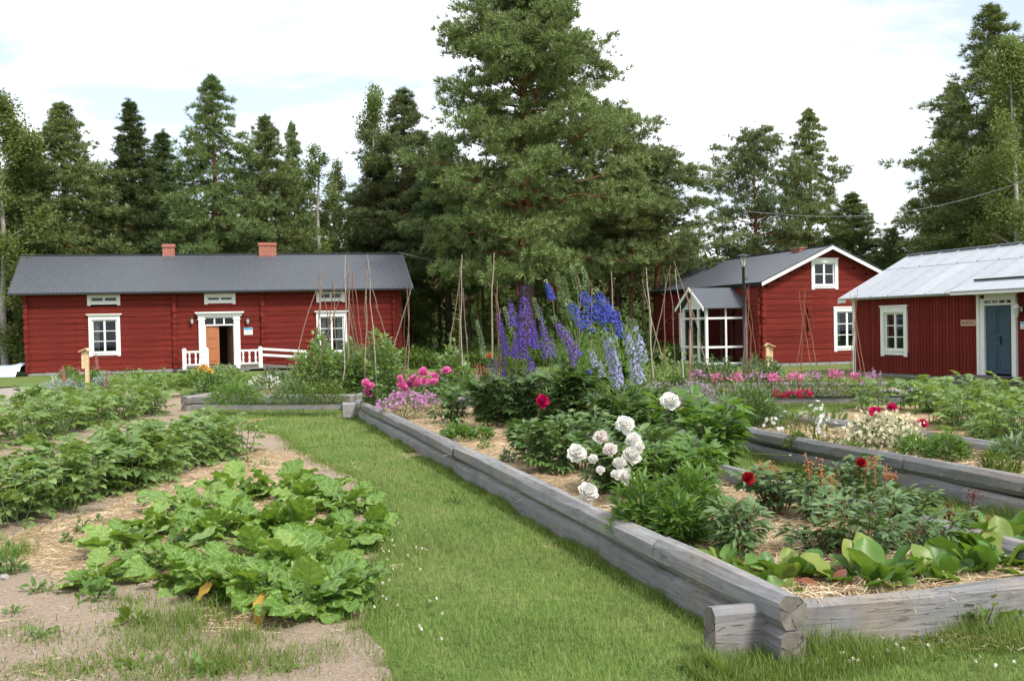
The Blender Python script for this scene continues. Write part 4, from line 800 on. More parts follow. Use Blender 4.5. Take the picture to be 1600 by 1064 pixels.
# ---------------------------------------------------------------- trees
def tuft_tpl(n=9, w=.11, seed=0, spread=1.1):
    g = np.random.default_rng(seed); vs, fs = [], []
    for i in range(n):
        a = g.uniform(0, 2 * pi); b = g.uniform(.15, spread); d = np.array([math.cos(b), math.sin(b) * math.cos(a), math.sin(b) * math.sin(a)])
        s = np.cross(d, g.normal(size=3)); s /= np.linalg.norm(s); l_ = g.uniform(.7, 1.1)
        st = d * .08; k = len(vs); vs += [st - s * w * .35, st + s * w * .35, d * l_ * .6 + s * w * .5, d * l_ + s * .01]; fs.append((k, k + 1, k + 2, k + 3))
    return np.array(vs), np.array(fs)
TUFTS = [tuft_tpl(13, .12, i, 1.3) for i in range(4)]
def conifer(seed, h, cb, Rm, prof, n_t, ts, up0=0., up1=.7, trunk_r=None, kind='pine', dead=0, dens=.42, bark='bark', lump=1.):
    """returns meshes: trunk (with limbs) and crown. cb crown base height, prof(t) relative radius with t 0 at crown base"""
    g = np.random.default_rng(seed); tr = trunk_r or h * .013
    z = np.linspace(0, h, 12); bx = np.cumsum(g.normal(size=12)) * .035 * (h / 14); by = np.cumsum(g.normal(size=12)) * .035 * (h / 14); bx -= bx[0]; by -= by[0]
    tp = np.stack([bx, by, z], 1); tk = Geo(); tk.tube(tp, tr * np.maximum(1.04 - z / h, 0) ** .9 * (1 + .35 * np.exp(-z * 2)) + .008, 8)
    pos, dr, wt = [], [], []; zz = cb
    at = lambda q: np.array([np.interp(q, z, bx), np.interp(q, z, by), q])
    while zz < h * .985:
        t = (zz - cb) / (h - cb); nb = g.integers(3, 6); a0 = g.uniform(0, 6.3)
        for k in range(nb):
            a = a0 + k * 2 * pi / nb + g.normal() * .3; Lb = Rm * prof(t) * g.uniform(.62, 1.12) + .06
            el = up0 + (up1 - up0) * t + g.normal() * .12; m = 5; u = np.linspace(0, 1, m)
            d0 = np.array([math.cos(a) * math.cos(el), math.sin(a) * math.cos(el), math.sin(el)])
            p = at(zz) + d0 * (u[:, None] * Lb) + np.array([0, 0, 1.]) * (u[:, None] ** 2) * Lb * (.12 if kind == 'pine' else -.08)
            p[1:-1] += g.normal(size=(m - 2, 3)) * Lb * .025
            tk.tube(p, np.linspace(max(.012, tr * .3 * (Lb / (Rm + .1)) * (1.05 - t * .5)), .008, m), 4, cap=False)
            nt_ = max(4, int(Lb * 5 * lump)); 
            for j in range(nt_):
                f = 1 - (g.uniform() ** 1.5) * .72; q = np.array([np.interp(f, u, p[:, i]) for i in range(3)]); sp = .16 * Lb * (1.25 - f * .6) + .05 + .05 * (t < .8)
                c = q + np.clip(g.normal(size=3), -1.6, 1.6) * [sp, sp, sp * .35]; nn = max(1, int(g.poisson(n_t * (1 - .35 * max(0, t - .75) / .25))))
                o = np.clip(g.normal(size=(nn, 3)), -1.9, 1.9) * np.array([.20, .20, .09]) * (ts / .3) * (.3 + .7 * min(1, Lb / (.4 * Rm)))
                dd = d0 * .6 + np.array([0, 0, .45]) + o * 1.4 + g.normal(size=(nn, 3)) * .35
                pos.append(c + o); dr.append(dd); wt.append(np.full(nn, .58 + .42 * min(1, Lb / (.32 * Rm))))
        zz += dens * g.uniform(.7, 1.3) * (1.15 - .7 * t)
    for k in range(14): q = h * (.93 + .075 * k / 14); pos.append(at(q)[None] + g.normal(size=(3, 3)) * .05 + [0, 0, q - at(q)[2]]); dr.append(np.tile([0, 0, 1.], (3, 1)) + g.normal(size=(3, 3)) * .35); wt.append(np.full(3, .6))
    for _ in range(dead):
        q = g.uniform(cb * .35, cb * 1.25); a = g.uniform(0, 6.3); Lb = Rm * g.uniform(.3, .8); u = np.linspace(0, 1, 5)[:, None]; d0 = np.array([math.cos(a), math.sin(a), g.uniform(-.35, .1)])
        p = at(q) + d0 * u * Lb + g.normal(size=(5, 3)) * .07 * u; tk.tube(p, np.linspace(.03, .007, 5), 3, mi=1, cap=False)
        for _k in range(3): s_ = p[g.integers(1, 4)]; tk.tube([s_, s_ + g.normal(size=3) * .45], [.01, .004], 3, mi=1, cap=False)
    pos = np.concatenate(pos); dr = np.concatenate(dr); n = len(pos); cr = Geo(); ix = g.integers(0, 4, n); sc = ts * g.uniform(.7, 1.25, n) * np.concatenate(wt); ro = g.uniform(0, 6.3, n)
    for k in range(4):
        mk = ix == k; cr.stamp(TUFTS[k], frames(dr[mk], roll=ro[mk]) * sc[mk][:, None, None], pos[mk])
    return tk.mesh('trunk', [M[bark], M['twig']]), cr, n
def fin(c, mat): return c[0], c[1].mesh('crown', M[mat])
pf_round = lambda t: (1 - t) ** .95 * (.55 + .45 * min(1, t * 4)) * 1.05
pf_cone = lambda t: (1 - t) ** .92 * (.86 + .14 * math.sin(t * 23)) * (.75 + .25 * min(1, t * 5))
pf_top = lambda t: math.sin(pi * (t * .8 + .18)) ** .8
pf_spire = lambda t: (1 - t) ** 1.05
def broad(seed, h, cb, Rm, n, ls, elong=1., bark='birchbark', mat='birch', nb=16, droop=.2, tr=None):
    g = np.random.default_rng(seed); tk = Geo(); z = np.linspace(0, h * .95, 9); b = np.cumsum(g.normal(size=(9, 2)), 0) * .05 * h / 10; b -= b[0]; tr = tr or h * .010
    tk.tube(np.column_stack([b, z]), tr * (1.1 - z / h) + .01, 7); pos = []
    for k in range(nb):
        f = (k + g.uniform()) / nb; q = cb + (h - cb) * f * .95; a = g.uniform(0, 6.3); Lb = Rm * math.sin(pi * (f * .82 + .12)) ** .7 * g.uniform(.6, 1.1); el = .5 + .4 * f
        s_ = np.array([np.interp(q, z, b[:, 0]), np.interp(q, z, b[:, 1]), q]); u = np.linspace(0, 1, 4)[:, None]; p = s_ + np.array([math.cos(a) * math.cos(el), math.sin(a) * math.cos(el), math.sin(el)]) * u * Lb; p[:, 2] -= (u[:, 0] ** 2) * Lb * droop
        tk.tube(p, np.linspace(tr * .35 * (1.1 - f), .006, 4), 4, cap=False)
        for j in range(5):
            c = p[1] + (p[3] - p[1]) * g.uniform(); m = int(n / nb / 5 * g.uniform(.5, 1.5)); r_ = Rm * .2 * g.uniform(.6, 1.3)
            o = sph(m, g) * (g.uniform(size=(m, 1)) ** .4) * r_ * [1, 1, elong]; pos.append(c + o)
    pos = np.concatenate(pos); m = len(pos); cr = Geo(); d = sph(m, g); d[:, 2] -= .3; cr.stamp((np.array([(0, -.5, 0), (.5, -.35, .1), (1, 0, 0), (.5, .4, .1.real), (0, .4, 0)])[[0, 1, 2, 3]] * [1, .9, 1], np.array([[0, 1, 2, 3]])), frames(d, roll=g.uniform(0, 6.3, m)) * (ls * g.uniform(.6, 1.3, m))[:, None, None], pos)
    return tk.mesh('trunk', [M[bark]]), cr.mesh('crown', M[mat])
def tree(name, label, cat, meshes, loc, s=1., rz=0., group=None, sz=None):
    t = T(name, label, cat, (loc[0], loc[1], 0), rz, group); Ms = Matrix.Diagonal((s, s, sz or s, 1)); put('trunk', meshes[0], t, Ms); put('crown', meshes[1], t, Ms); return t
def at_px(px, D): q = P(px, 520, D); return q
def topz(px, py, D): return P(px, py, D)[2]
def place(name, label, cat, meshes, h0, px, ty, D, wk=1., rz=0, group=None):
    q = at_px(px, D); hz = topz(px, ty, D); s = hz / h0; return tree(name, label, cat, meshes, q, s * wk, rz, group, s)
# the big pine, centre
D = 50.; hb = topz(822, -45, D)
big = fin(conifer(1, hb, 4.1, 5.7, lambda t: [.92, 1.0, .93, .86, .78, .72, .66, .58, .5, .42, .16][int(t * 10)], 9.5, .31, -.12, .55, .42, dead=10, dens=.46), 'pine')
place('pine_tree', 'very tall broad pine towering out of the frame at the centre', 'pine tree', big, hb, 822, -45, D)
pA = fin(conifer(2, 15, 4.2, 3.5, pf_round, 7.5, .28, -.05, .62, dead=14), 'pine')
pB = fin(conifer(3, 15, 3.0, 3.9, pf_cone, 8, .28, -.1, .55, dead=8), 'pine')
pC = fin(conifer(4, 15, 2.5, 2.7, pf_spire, 8, .26, -.2, .45, kind='spruce', dens=.34, dead=4), 'spruce')
pD = fin(conifer(5, 14, 5., 3.0, pf_top, 7.5, .29, .0, .9, dens=.62, dead=5, lump=.8), 'pine2')
pE = fin(conifer(6, 15, 2.6, 4.2, pf_cone, 8, .29, -.08, .6, dens=.5, dead=6), 'pine')
pF = fin(conifer(16, 15, 4.9, 3.7, pf_cone, 8, .29, -.08, .6, dens=.5, dead=12), 'pine2')
bA = broad(7, 14, 2.0, 2.4, 20000, .13, 1.6, nb=28); bB = broad(8, 14, 3.5, 1.6, 9000, .12, 1.8, nb=24); bC = broad(9, 9, 1.0, 2.6, 6500, .16, 1.1, mat='under', bark='bark')
bD = broad(10, 15, 1.5, 3.0, 30000, .14, 1.5, nb=34)
g0 = 'trees behind the houses'
TR = [('birch_tree', 'tall leafy birch at the far left edge beside the long red house', 'birch tree', bD, 15, 8, 138, 50, 1.0),
 ('pine_tree', 'pine with bare orange lower trunk behind the left end of the long house roof', 'pine tree', pA, 15, 104, 160, 53, 1.15),
 ('spruce_tree', 'narrow spire-topped conifer just left of the first chimney', 'conifer', pC, 15, 210, 155, 55, 1.1),
 ('pine_tree', 'highest round-crowned pine behind the long house, between the two chimneys', 'pine tree', pE, 15, 333, 120, 54, .92),
 ('pine_tree', 'pine behind the right-hand chimney of the long house', 'pine tree', pA, 15, 420, 180, 56, .9),
 ('pine_tree', 'slender pine to the right of the right-hand chimney, in front of birches', 'pine tree', pB, 15, 462, 190, 60, .5),
 ('birch_tree', 'thin white-stemmed birch behind the long house roof, right of the chimneys', 'birch tree', bB, 14, 492, 228, 57, 1.1),
 ('birch_tree', 'small pale birch rightmost behind the long house roof', 'birch tree', bB, 14, 524, 250, 60, .95),
 ('birch_tree', 'birch rising between the long house and the big pine', 'birch tree', bA, 14, 588, 140, 62, .75),
 ('pine_tree', 'broad dark pine just right of the long house, left neighbour of the big pine', 'pine tree', pF, 15, 640, 138, 59, 1.1),
 ('pine_tree', 'shorter pine with its crown overlapping the left side of the big pine', 'pine tree', pF, 15, 700, 215, 57, 1.1),
 ('pine_tree', 'flat-layered pine on the right flank of the big pine', 'pine tree', pD, 14, 968, 172, 54, .85),
 ('pine_tree', 'leaning-crowned pine with thick orange trunk left of the middle house', 'pine tree', pD, 14, 1028, 240, 53, 1.25),
 ('pine_tree', 'sparse pine with a bare orange trunk above the middle house roof', 'pine tree', pD, 14, 1183, 208, 56, .82),
 ('pine_tree', 'dense tall pine directly behind the middle house', 'pine tree', pE, 15, 1262, 172, 58, .92),
 ('pine_tree', 'lower pine behind the gable of the middle house', 'pine tree', pB, 15, 1338, 300, 57, 1.35),
 ('pine_tree', 'small light pine in the gap between the middle and the zinc-roofed house', 'pine tree', pA, 15, 1398, 356, 56, 1.3),
 ('pine_tree', 'dark tall pine rising behind the zinc roof at the right edge', 'pine tree', pE, 15, 1552, 12, 50, 1.0),
 ('birch_tree', 'light green birch in front of the dark pines at the upper right', 'birch tree', bD, 15, 1590, 58, 45, .8),
 ('pine_tree', 'dark pine cut by the right edge of the picture', 'pine tree', pB, 15, 1640, 30, 52, 1.2),
 ('pine_tree', 'bushy low-crowned pine left of the dark pines behind the zinc roof', 'pine tree', pB, 15, 1490, 130, 56, .85),
 ('pine_tree', 'dark pine between the birch at the left edge and the orange-trunked pine', 'pine tree', pB, 15, 50, 215, 58, .9),
 ('spruce_tree', 'dark conifer filling the space between the spire-topped conifer and the highest pine', 'conifer', pC, 15, 262, 205, 60, 1.25),
 ('pine_tree', 'dark-needled pine filling the gap left of the big pine, above the long house gable', 'pine tree', pF, 15, 590, 235, 60, .9)]
for k, a in enumerate(TR): place(*a[:8], a[8] * (1.28 if a[6] < 600 or a[6] > 1150 else 1.05), rz=k * 1.7)
# rows of forest trees behind
g_ = np.random.default_rng(12); tk2 = fin(conifer(15, 15, 7.5, 2.4, pf_round, 5., .30, 0, .8, .15, dead=12), 'pine')
lab = {id(tk2): 'high-crowned pine with a long bare stem in the wood behind', id(pA): 'bare-stemmed pine standing in the forest rows behind', id(pB): 'conical pine standing in the forest rows behind', id(pC): 'narrow dark spruce standing in the forest rows behind', id(bC): 'low leafy tree in the dark forest edge', id(pE): 'bushy pine standing in the forest rows behind'}
def limit(px):   # highest top (photo y) the far rows may reach
    return np.interp(px, [-400, 0, 300, 540, 560, 700, 950, 1040, 1090, 1180, 1420, 1440, 1480, 1700], [290, 300, 300, 335, 300, 230, 260, 340, 395, 397, 400, 400, 290, 160])
for k in range(118):
    D = g_.uniform(60, 100); px = g_.uniform(-260, 1900); ms = [pA, pB, pC, pA, pE, bC][k % 6]; ms = tk2 if 600 < px < 1060 and ms is not bC else ms; h0 = 9 if ms is bC else 15; ty = limit(px) + g_.uniform(5, 60) + (110 if ms is bC else 0)
    if ms is bC: ty = max(ty, 400)
    place('forest_tree', lab[id(ms)], 'tree', ms, h0, px, ty, D, 1.1 if ms is not bC else 1.6, g_.uniform(0, 6), group=lab[id(ms)].replace('standing', 'seen'))
# bare forest stems and undergrowth in the central gap and left of the house
for k, (px, D, th) in enumerate([(688, 58, .9), (735, 54, 1.), (757, 57, 1.1), (664, 66, .8), (700, 70, .7), (985, 52, 1.3), (925, 60, .9), (870, 63, .8), (650, 62, .7), (780, 66, .9), (1005, 64, .7), (14, 52, 1.1), (840, 58, .9), (955, 66, .8)]):
    place('pine_tree', 'straight dark-stemmed pine in the shaded gap under the big pine', 'pine tree', tk2, 15, px, 215 + (k * 37) % 90, D, th, k, group='straight stems in the shaded wood under the big pine')
for k in range(46):
    px = g_.uniform(560, 1100) if k < 30 else g_.choice([g_.uniform(-120, 60), g_.uniform(1040, 1800)]); D = g_.uniform(52, 76); 
    place('bush', 'leafy green bush in the shaded undergrowth of the wood', 'bush', bC, 9, px, g_.uniform(425, 520) if k < 30 else 470, D, 1.2, g_.uniform(0, 6), group='bushes in the undergrowth')
q = Geo(); n = 90000; D = g_.uniform(50, 92, n); x = (g_.uniform(-300, 1900, n) - 800) / F * D; hmax = 1.8 + 1.8 * np.abs(np.sin(x * .31) + np.sin(D * .4 + x * .11)); z = g_.uniform(0, 1, n) ** 1.6 * hmax * np.clip((D - 48) / 10, .25, 1)
d = sph(n, g_); q.stamp((np.array([(0, -.4, 0), (.6, -.3, .1), (1, .1, 0), (.4, .4, .1)]), np.array([[0, 1, 2, 3]])), frames(d) * (g_.uniform(.12, .3, n))[:, None, None], np.column_stack([x, D, z]))
q.build('undergrowth', M['under'], kind='stuff')
q = Geo(); n = 20000; D = g_.uniform(46, 52, n); x = (g_.uniform(540, 1060, n) - 800) / F * D; hm = (.3 + .4 * np.abs(np.sin(x * 1.1) * np.sin(x * .37 + 1))) * (1 + (D - 45) / 9); z = g_.uniform(0, 1, n) * hm
d = sph(n, g_); d[:, 2] = abs(d[:, 2]) + .4; q.stamp((np.array([(0, -.2, 0), (.6, -.2, .1), (1, .05, 0), (.4, .25, .1)]), np.array([[0, 1, 2, 3]])), frames(d) * (g_.uniform(.12, .28, n))[:, None, None], np.column_stack([x, D, z])); q.build('ferns_and_tall_grass', M['fern'], kind='stuff')
# far wood that closes the view between the stems
q = Geo(); n = 60000; D = g_.uniform(100, 125, n); pxs = g_.uniform(-300, 1900, n); x = (pxs - 800) / F * D; top = (520 - limit(pxs) - 25 + 18 * np.sin(x * .6) + 14 * np.sin(x * 1.7)) / F * D + 1.75
z = g_.uniform(0, 1, n) * np.maximum(top, 2.2); d = sph(n, g_); q.stamp((np.array([(0, -.35, 0), (.6, -.3, .1), (1, .1, 0), (.4, .4, .1)]), np.array([[0, 1, 2, 3]])), frames(d) * (g_.uniform(.5, 1.1, n))[:, None, None], np.column_stack([x, D, z]))
n = 40000; D = g_.uniform(92, 125, n); x = (g_.uniform(520, 1090, n) - 800) / F * D; z = g_.uniform(0, 1, n) * (8.5 + 1.5 * np.sin(x * .5)); d = sph(n, g_); q.stamp((np.array([(0, -.35, 0), (.6, -.3, .1), (1, .1, 0), (.4, .4, .1)]), np.array([[0, 1, 2, 3]])), frames(d) * (g_.uniform(.5, 1.1, n))[:, None, None], np.column_stack([x, D, z]))
q.build('far_wood', M['spruce'], kind='stuff')
# ---------------------------------------------------------------- small built things
def pole_pts(a, b, seed, bend=.03, n=7):
    g = np.random.default_rng(seed); u = np.linspace(0, 1, n)[:, None]; a, b = np.array(a), np.array(b); Ln = np.linalg.norm(b - a)
    o = np.cumsum(g.normal(size=(n, 3)) * [1, 1, .2], 0); o -= o[0] + (o[-1] - o[0]) * u; return a + (b - a) * u + o * bend * Ln * .35
def local(pts, c): return np.asarray(pts, float) - np.array([c[0], c[1], 0])
pseed = [500]
def pole_set(label, D, poles, mat='pole', r=.013, group=None, name='bean_pole_stand', cat='bean poles'):
    """poles: (top x, top y, foot x, foot y) in the picture plane at depth D"""
    c = P(poles[0][2], 520, D); t = T(name, label, cat, (c[0], c[1], 0), 0, group)
    for k, p_ in enumerate(poles):
        pseed[0] += 1; m_ = p_[4] if len(p_) > 4 else mat; a = P(p_[2], p_[3], D + (k % 3 - 1) * .35); a[2] = max(a[2], .05) if p_[3] < 590 else max(a[2], 0.02); b = P(p_[0], p_[1], D + (k % 2) * .06)
        pts = pole_pts(local(a, c), local(b, c), pseed[0]); q = Geo(); q.tube(pts, np.linspace(r * 1.25, r * .55, len(pts)), 6)
        g = np.random.default_rng(pseed[0])
        for j in range(2): s_ = pts[g.integers(3, 6)]; q.tube([s_, s_ + g.normal(size=3) * [.05, .05, .02] + [0, 0, .09]], [r * .5, r * .25], 4)
        q.build('pole', M[m_], t)
    return t
D4 = 26.; Lr = 'red-brown'
M['thin'] = plain('thin_red_brown_stick', (.19, .085, .05), .8)
pole_set('leaning cluster of bean poles leftmost in the pea vines, before the right window', D4, [(505, 408, 492, 560), (505, 425, 465, 552), (497, 425, 520, 560), (518, 430, 530, 575), (500, 430, 500, 560), (520, 440, 512, 552)])
pole_set('bean poles with a tall pale birch pole in the pea vines before the long house', 25., [(540, 398, 533, 612, 'whitepole'), (540, 405, 556, 560), (536, 430, 576, 600), (545, 405, 545, 560), (538, 440, 474, 622), (551, 425, 550, 520, 'thin'), (552, 430, 566, 540, 'thin')])
pole_set('bean poles with crossing tops before the right end of the long house', 24.6, [(574, 398, 589, 622, 'whitepole'), (573, 408, 577, 560), (580, 440, 602, 525), (576, 410, 570, 590)])
pole_set('pair of forked bean poles leaning beside the right end of the long house', 27., [(645, 443, 612, 552), (636, 450, 638, 592), (634, 480, 633, 590, 'thin'), (640, 448, 630, 590, 'thin')])
pole_set('lone bean pole trio with a pale birch pole, centre left of the blue delphiniums', 25.5, [(722, 398, 722, 605, 'whitepole'), (720, 410, 704, 548), (724, 450, 735, 612), (719, 420, 719, 600, 'thin')])
pole_set('three thin stakes standing among the violet delphiniums', 16.5, [(772, 395, 769, 560), (777, 440, 776, 600), (774, 460, 784, 600, 'thin')])
pole_set('three tall stakes standing behind the blue delphiniums', 17., [(955, 424, 958, 590), (924, 455, 925, 600), (902, 430, 905, 600)])
pole_set('knobbly bean poles leaning together left of the porch of the middle house', 24., [(1010, 418, 1021, 590, 'whitepole'), (1003, 435, 1035, 560), (1048, 415, 1018, 558), (1013, 450, 1023, 600), (1040, 440, 1040, 570, 'thin')])
pole_set('tall crossing bean poles directly before the porch of the middle house', 23., [(1053, 408, 1117, 604), (1055, 420, 1068, 590, 'whitepole'), (1046, 425, 1055, 575), (1081, 445, 1076, 600, 'thin'), (1072, 450, 1084, 600, 'thin')])
pole_set('thin red-brown sticks tied together right behind the lamp post', 27., [(1168, 450, 1160, 585), (1170, 445, 1165, 585), (1164, 445, 1182, 560), (1169, 455, 1172, 585)], 'thin', .01)
pole_set('thin red-brown sticks crossing in front of the middle house gable', 26.5, [(1249, 455, 1267, 572), (1260, 448, 1244, 570), (1256, 450, 1252, 585), (1254, 470, 1275, 565)], 'thin', .01)
pole_set('thin sticks with dried stalks before the corner of the zinc-roofed house', 26., [(1328, 458, 1345, 580), (1340, 450, 1328, 585), (1336, 460, 1336, 588), (1333, 470, 1352, 590)], 'thin', .009)
# lamp post
c = G(1163, 600); t = T('street_lamp', 'black garden lamp post with a funnel-shaped lantern in front of the middle house', 'street lamp', (c[0], c[1], 0)); hz = P(1163, 400, c[1])[2]; 
c = P(1163, 520, 36.); t.location = (c[0], c[1], 0); hz = P(1163, 400, 36.)[2]
Geo().lathe([(.09, 0), (.09, .5), (.055, .55), (.045, hz - .42), (.06, hz - .4), (.06, hz - .36), (.03, hz - .34)], (0, 0, 0), 10).build('post', M['black'], t)
ln = Geo().lathe([(.05, hz - .34), (.13, hz - .02), (.12, hz - .02)], (0, 0, 0), 10).build('lantern_glass', M['lampglass'], t)
Geo().lathe([(.26, hz - .02), (.25, hz), (.08, hz + .05), (0, hz + .06)], (0, 0, 0), 14).build('lamp_cap', M['black'], t); 
q = Geo()
for k in range(4): a = k * pi / 2; q.tube([(.052 * math.cos(a), .052 * math.sin(a), hz - .34), (.135 * math.cos(a), .135 * math.sin(a), hz - .02)], .006, 4)
q.build('lantern_frame', M['black'], ln)
# little roofed information posts
def info_post(px, yt, yb, D, label, rz, flip=1):
    c = P(px, 520, D); ht = P(px, yt, D)[2]; t = T('information_post', label, 'information post', (c[0], c[1], 0), rz)
    Geo().box(-.05, .05, -.05, .05, 0, ht - .05).build('post', M['fresh'], t); Geo().box(-.22 * flip if flip > 0 else .0, .0 if flip > 0 else .22, -.02, .02, ht - .62, ht - .08).build('board', M['fresh'], t) if 0 else Geo().box(-.16, -.052, -.025, .025, ht - .6, ht - .09).build('board', M['fresh'], t)
    q = Geo(); q.add([(x, y, z) for y in (-.13, .13) for (x, z) in ((-.22, ht - .08), (.0, ht + .02), (.09, ht - .05), (-.22, ht - .105), (.0, ht - .01), (.09, ht - .075))], [(0, 1, 7, 6), (1, 2, 8, 7), (3, 9, 10, 4), (4, 10, 11, 5), (0, 6, 9, 3), (2, 5, 11, 8)]); q.add([(x, y, z) for y in (-.13, .13) for (x, z) in ((-.22, ht - .08), (.0, ht + .02), (.09, ht - .05), (-.22, ht - .105), (.0, ht - .01), (.09, ht - .075))], [(0, 3, 4, 1), (1, 4, 5, 2), (6, 7, 10, 9), (7, 8, 11, 10)]); q.build('roof_board', M['fresh'], t)
info_post(135, 545, 592, 33, 'fresh pine post with little roofed board below the left window of the long house', 0)
info_post(1199, 537, 565, 34, 'fresh pine post with little roofed board at the corner of the middle house', pi)
# pale tarpaulin left of the long house
c = G(-20, 600); g = np.random.default_rng(4); t = None; n = 14; X_, Y_ = np.meshgrid(np.linspace(0, 3.6, n), np.linspace(0, 2.4, n), indexing='ij'); Z_ = .18 + .42 * (X_ / 3.6) * (1 - abs(Y_ / 1.2 - 1)) + g.normal(size=X_.shape) * .035
Z_[:, 0] = .01; Z_[0] = .02; q = Geo(); i = np.arange(n - 1)[:, None] * n; j = np.arange(n - 1)[None]; q.add(np.stack([X_, Y_, Z_], -1), np.stack([i + j, i + n + j, i + n + j + 1, i + j + 1], -1).reshape(-1, 4), 0, False)
M['tarp'] = plain('pale_blue_tarpaulin', (.42, .48, .52), .5, .4)
tag(q.build('tarpaulin', M['tarp'], None, Matrix.Translation((-24.4, 45.5, 0))), 'pale bluish tarpaulin heap lying on the grass left of the long house', 'tarpaulin')
# overhead wires
def wire(label, pts):
    q = Geo(); a, b = [np.array(p) for p in pts]; u = np.linspace(0, 1, 24)[:, None]; p = a + (b - a) * u; p[:, 2] -= 1.1 * np.sin(pi * u[:, 0]) ; q.tube(p, .008, 4); tag(q.build('overhead_wire', M['wire']), label, 'wire')
M['wire'] = plain('grey_wire', (.3, .3, .3), .5)
wire('thin grey overhead wire crossing the dark pines above the zinc roof', (P(1160, 330, 44), P(1760, 222, 36)))
wire('thin overhead wire running right from the long house roof ridge', (P(622, 394, 48), P(1010, 388, 56)))
# ---------------------------------------------------------------- leaf shapes
lance = lambda a: np.sin(pi * np.minimum(a * .97 + .02, 1)) ** .9
ovate = lambda a: np.sin(pi * a ** .65) ** .7
rounded = lambda a: np.sin(pi * a ** .8) ** .45
def turnip_prof(a): return np.where(a < .32, .25 + .2 * np.sin(a * 40), np.sin(pi * np.clip((a - .25) / .75, 0, 1) ** .85) ** .5 * (1 + .13 * np.sin(a * 38)))
def turnip_leaf(seed):
    g = np.random.default_rng(seed); L_ = g.uniform(.9, 1.1); v, f = leaf(L_, g.uniform(.5, .66), 17, 3, turnip_prof, g.uniform(-.1, .25), g.uniform(.25, .75), .06, g.uniform(18, 26), seed, .2)
    v[:-4, 1] *= 1 + .05 * np.sin(v[:-4, 0] * 60 + seed); v[:-4, 2] += .016 * g.normal(size=len(v) - 4); v[:-4, 0] += .012 * g.normal(size=len(v) - 4)
    q = Geo(); q.add(v, f, 0, True); x = np.linspace(0, L_ * .92, 7); q.tube(np.column_stack([x, 0 * x, -np.interp(x, v[3:-4:7, 0], -v[3:-4:7, 2]) + .006]) if 0 else np.column_stack([x, 0 * x, np.interp(x, np.r_[0, v[3:-4:7, 0]], np.r_[0, v[3:-4:7, 2]]) + .004]), np.linspace(.016, .004, 7), 4, 1, cap=False)
    return q
def potato_leaf(seed):
    g = np.random.default_rng(seed); parts = []
    for i, x in enumerate((.32, .52, .72)):
        for s in (-1, 1): parts.append(xf(leaf(1, .62, 3, 1, ovate, .22, .35 + g.uniform(-.1, .2)), .27 + .05 * i, s * (1.15 + g.normal() * .12), g.normal() * .15, g.normal() * .25, (x, s * .01, -.25 * x * x)))
    parts.append(xf(leaf(1, .66, 4, 1, ovate, .2, .4), .42, g.normal() * .1, -.3, 0, (.78, 0, -.16))); q = Geo()
    v, f = join(parts); q.add(v, f, 0, True); x = np.linspace(0, .82, 4); q.tube(np.column_stack([x, 0 * x, -.25 * x * x - .003]), [.016, .012, .01, .008], 3, 1, cap=False); return q
def peony_leaf(seed, wd=.26):
    g = np.random.default_rng(seed); parts = []
    for b, (yaw, n0) in enumerate(((0, .45), (.95, .3), (-.95, .3))):
        for y2, l_ in ((0, .55), (.55, .42), (-.55, .42)):
            o = np.array([math.cos(yaw) * n0, math.sin(yaw) * n0, -.03]); parts.append(xf(leaf(1, wd, 4, 1, lance, .3, .4 + g.uniform(-.1, .15)), l_ * g.uniform(.85, 1.1), yaw + y2 + g.normal() * .08, g.normal() * .12, g.normal() * .2, o))
    q = Geo(); v, f = join(parts); q.add(v, f, 0, True)
    for yaw, n0 in ((0, .45), (.95, .3), (-.95, .3)): q.tube([(-.25, 0, -.05), (0, 0, 0), (math.cos(yaw) * n0, math.sin(yaw) * n0, -.03)], .012, 3, 1, cap=False)
    return q
def palmate_leaf(seed):
    g = np.random.default_rng(seed); parts = []
    for a in (-1.7, -.95, -.32, .32, .95, 1.7): 
        parts.append(xf(leaf(1, .3, 3, 1, lance, .15, .3), (.75 if abs(a) < 1.2 else .5) * g.uniform(.85, 1.1), a, 0, g.normal() * .15)); 
        for s in (-.45, .45): parts.append(xf(leaf(1, .3, 2, 1, lance, .1, .3), .38, a + s, 0, 0, (math.cos(a) * .28, math.sin(a) * .28, -.02)))
    q = Geo(); v, f = join(parts); q.add(v, f, 0, True); q.tube([(-.6, 0, -.12), (0, 0, 0)], .014, 3, 1, cap=False); return q
def berg_leaf(seed):
    g = np.random.default_rng(seed); v, f = leaf(1, g.uniform(.58, .72), 7, 2, rounded, .3, g.uniform(.05, .45), .035, g.uniform(9, 15), seed, .25); q = Geo(); q.add(v, f, 0, True); return q
def meshes(fn, n, mats, name='leaf', s0=0, **k): return [fn(s0 + i, **k).mesh(name, [M[m] for m in mats]) for i in range(n)]
TL = meshes(turnip_leaf, 7, ('turnip', 'rib')); TY = [Geo().add(*leaf(1, .62, 10, 3, ovate, .12, .35, .05, 13, i), 0, True).mesh('leaf', [M['yellowleaf']]) for i in range(2)]; PL = meshes(potato_leaf, 5, ('potato', 'stem')); PB_ = meshes(potato_leaf, 3, ('bean', 'stem'), s0=30)
NL = meshes(peony_leaf, 4, ('peonyleaf', 'stem'), wd=.32); ND = meshes(peony_leaf, 4, ('peonydark', 'stem'), s0=9, wd=.34); NW = meshes(peony_leaf, 4, ('lightleaf', 'stem'), s0=13, wd=.42)
DL = meshes(palmate_leaf, 4, ('peonydark', 'stem')); DG = meshes(palmate_leaf, 3, ('peonyleaf', 'stem'), s0=5); BL = meshes(berg_leaf, 5, ('bergenia',)); BR = meshes(berg_leaf, 2, ('redleaf',), s0=7)
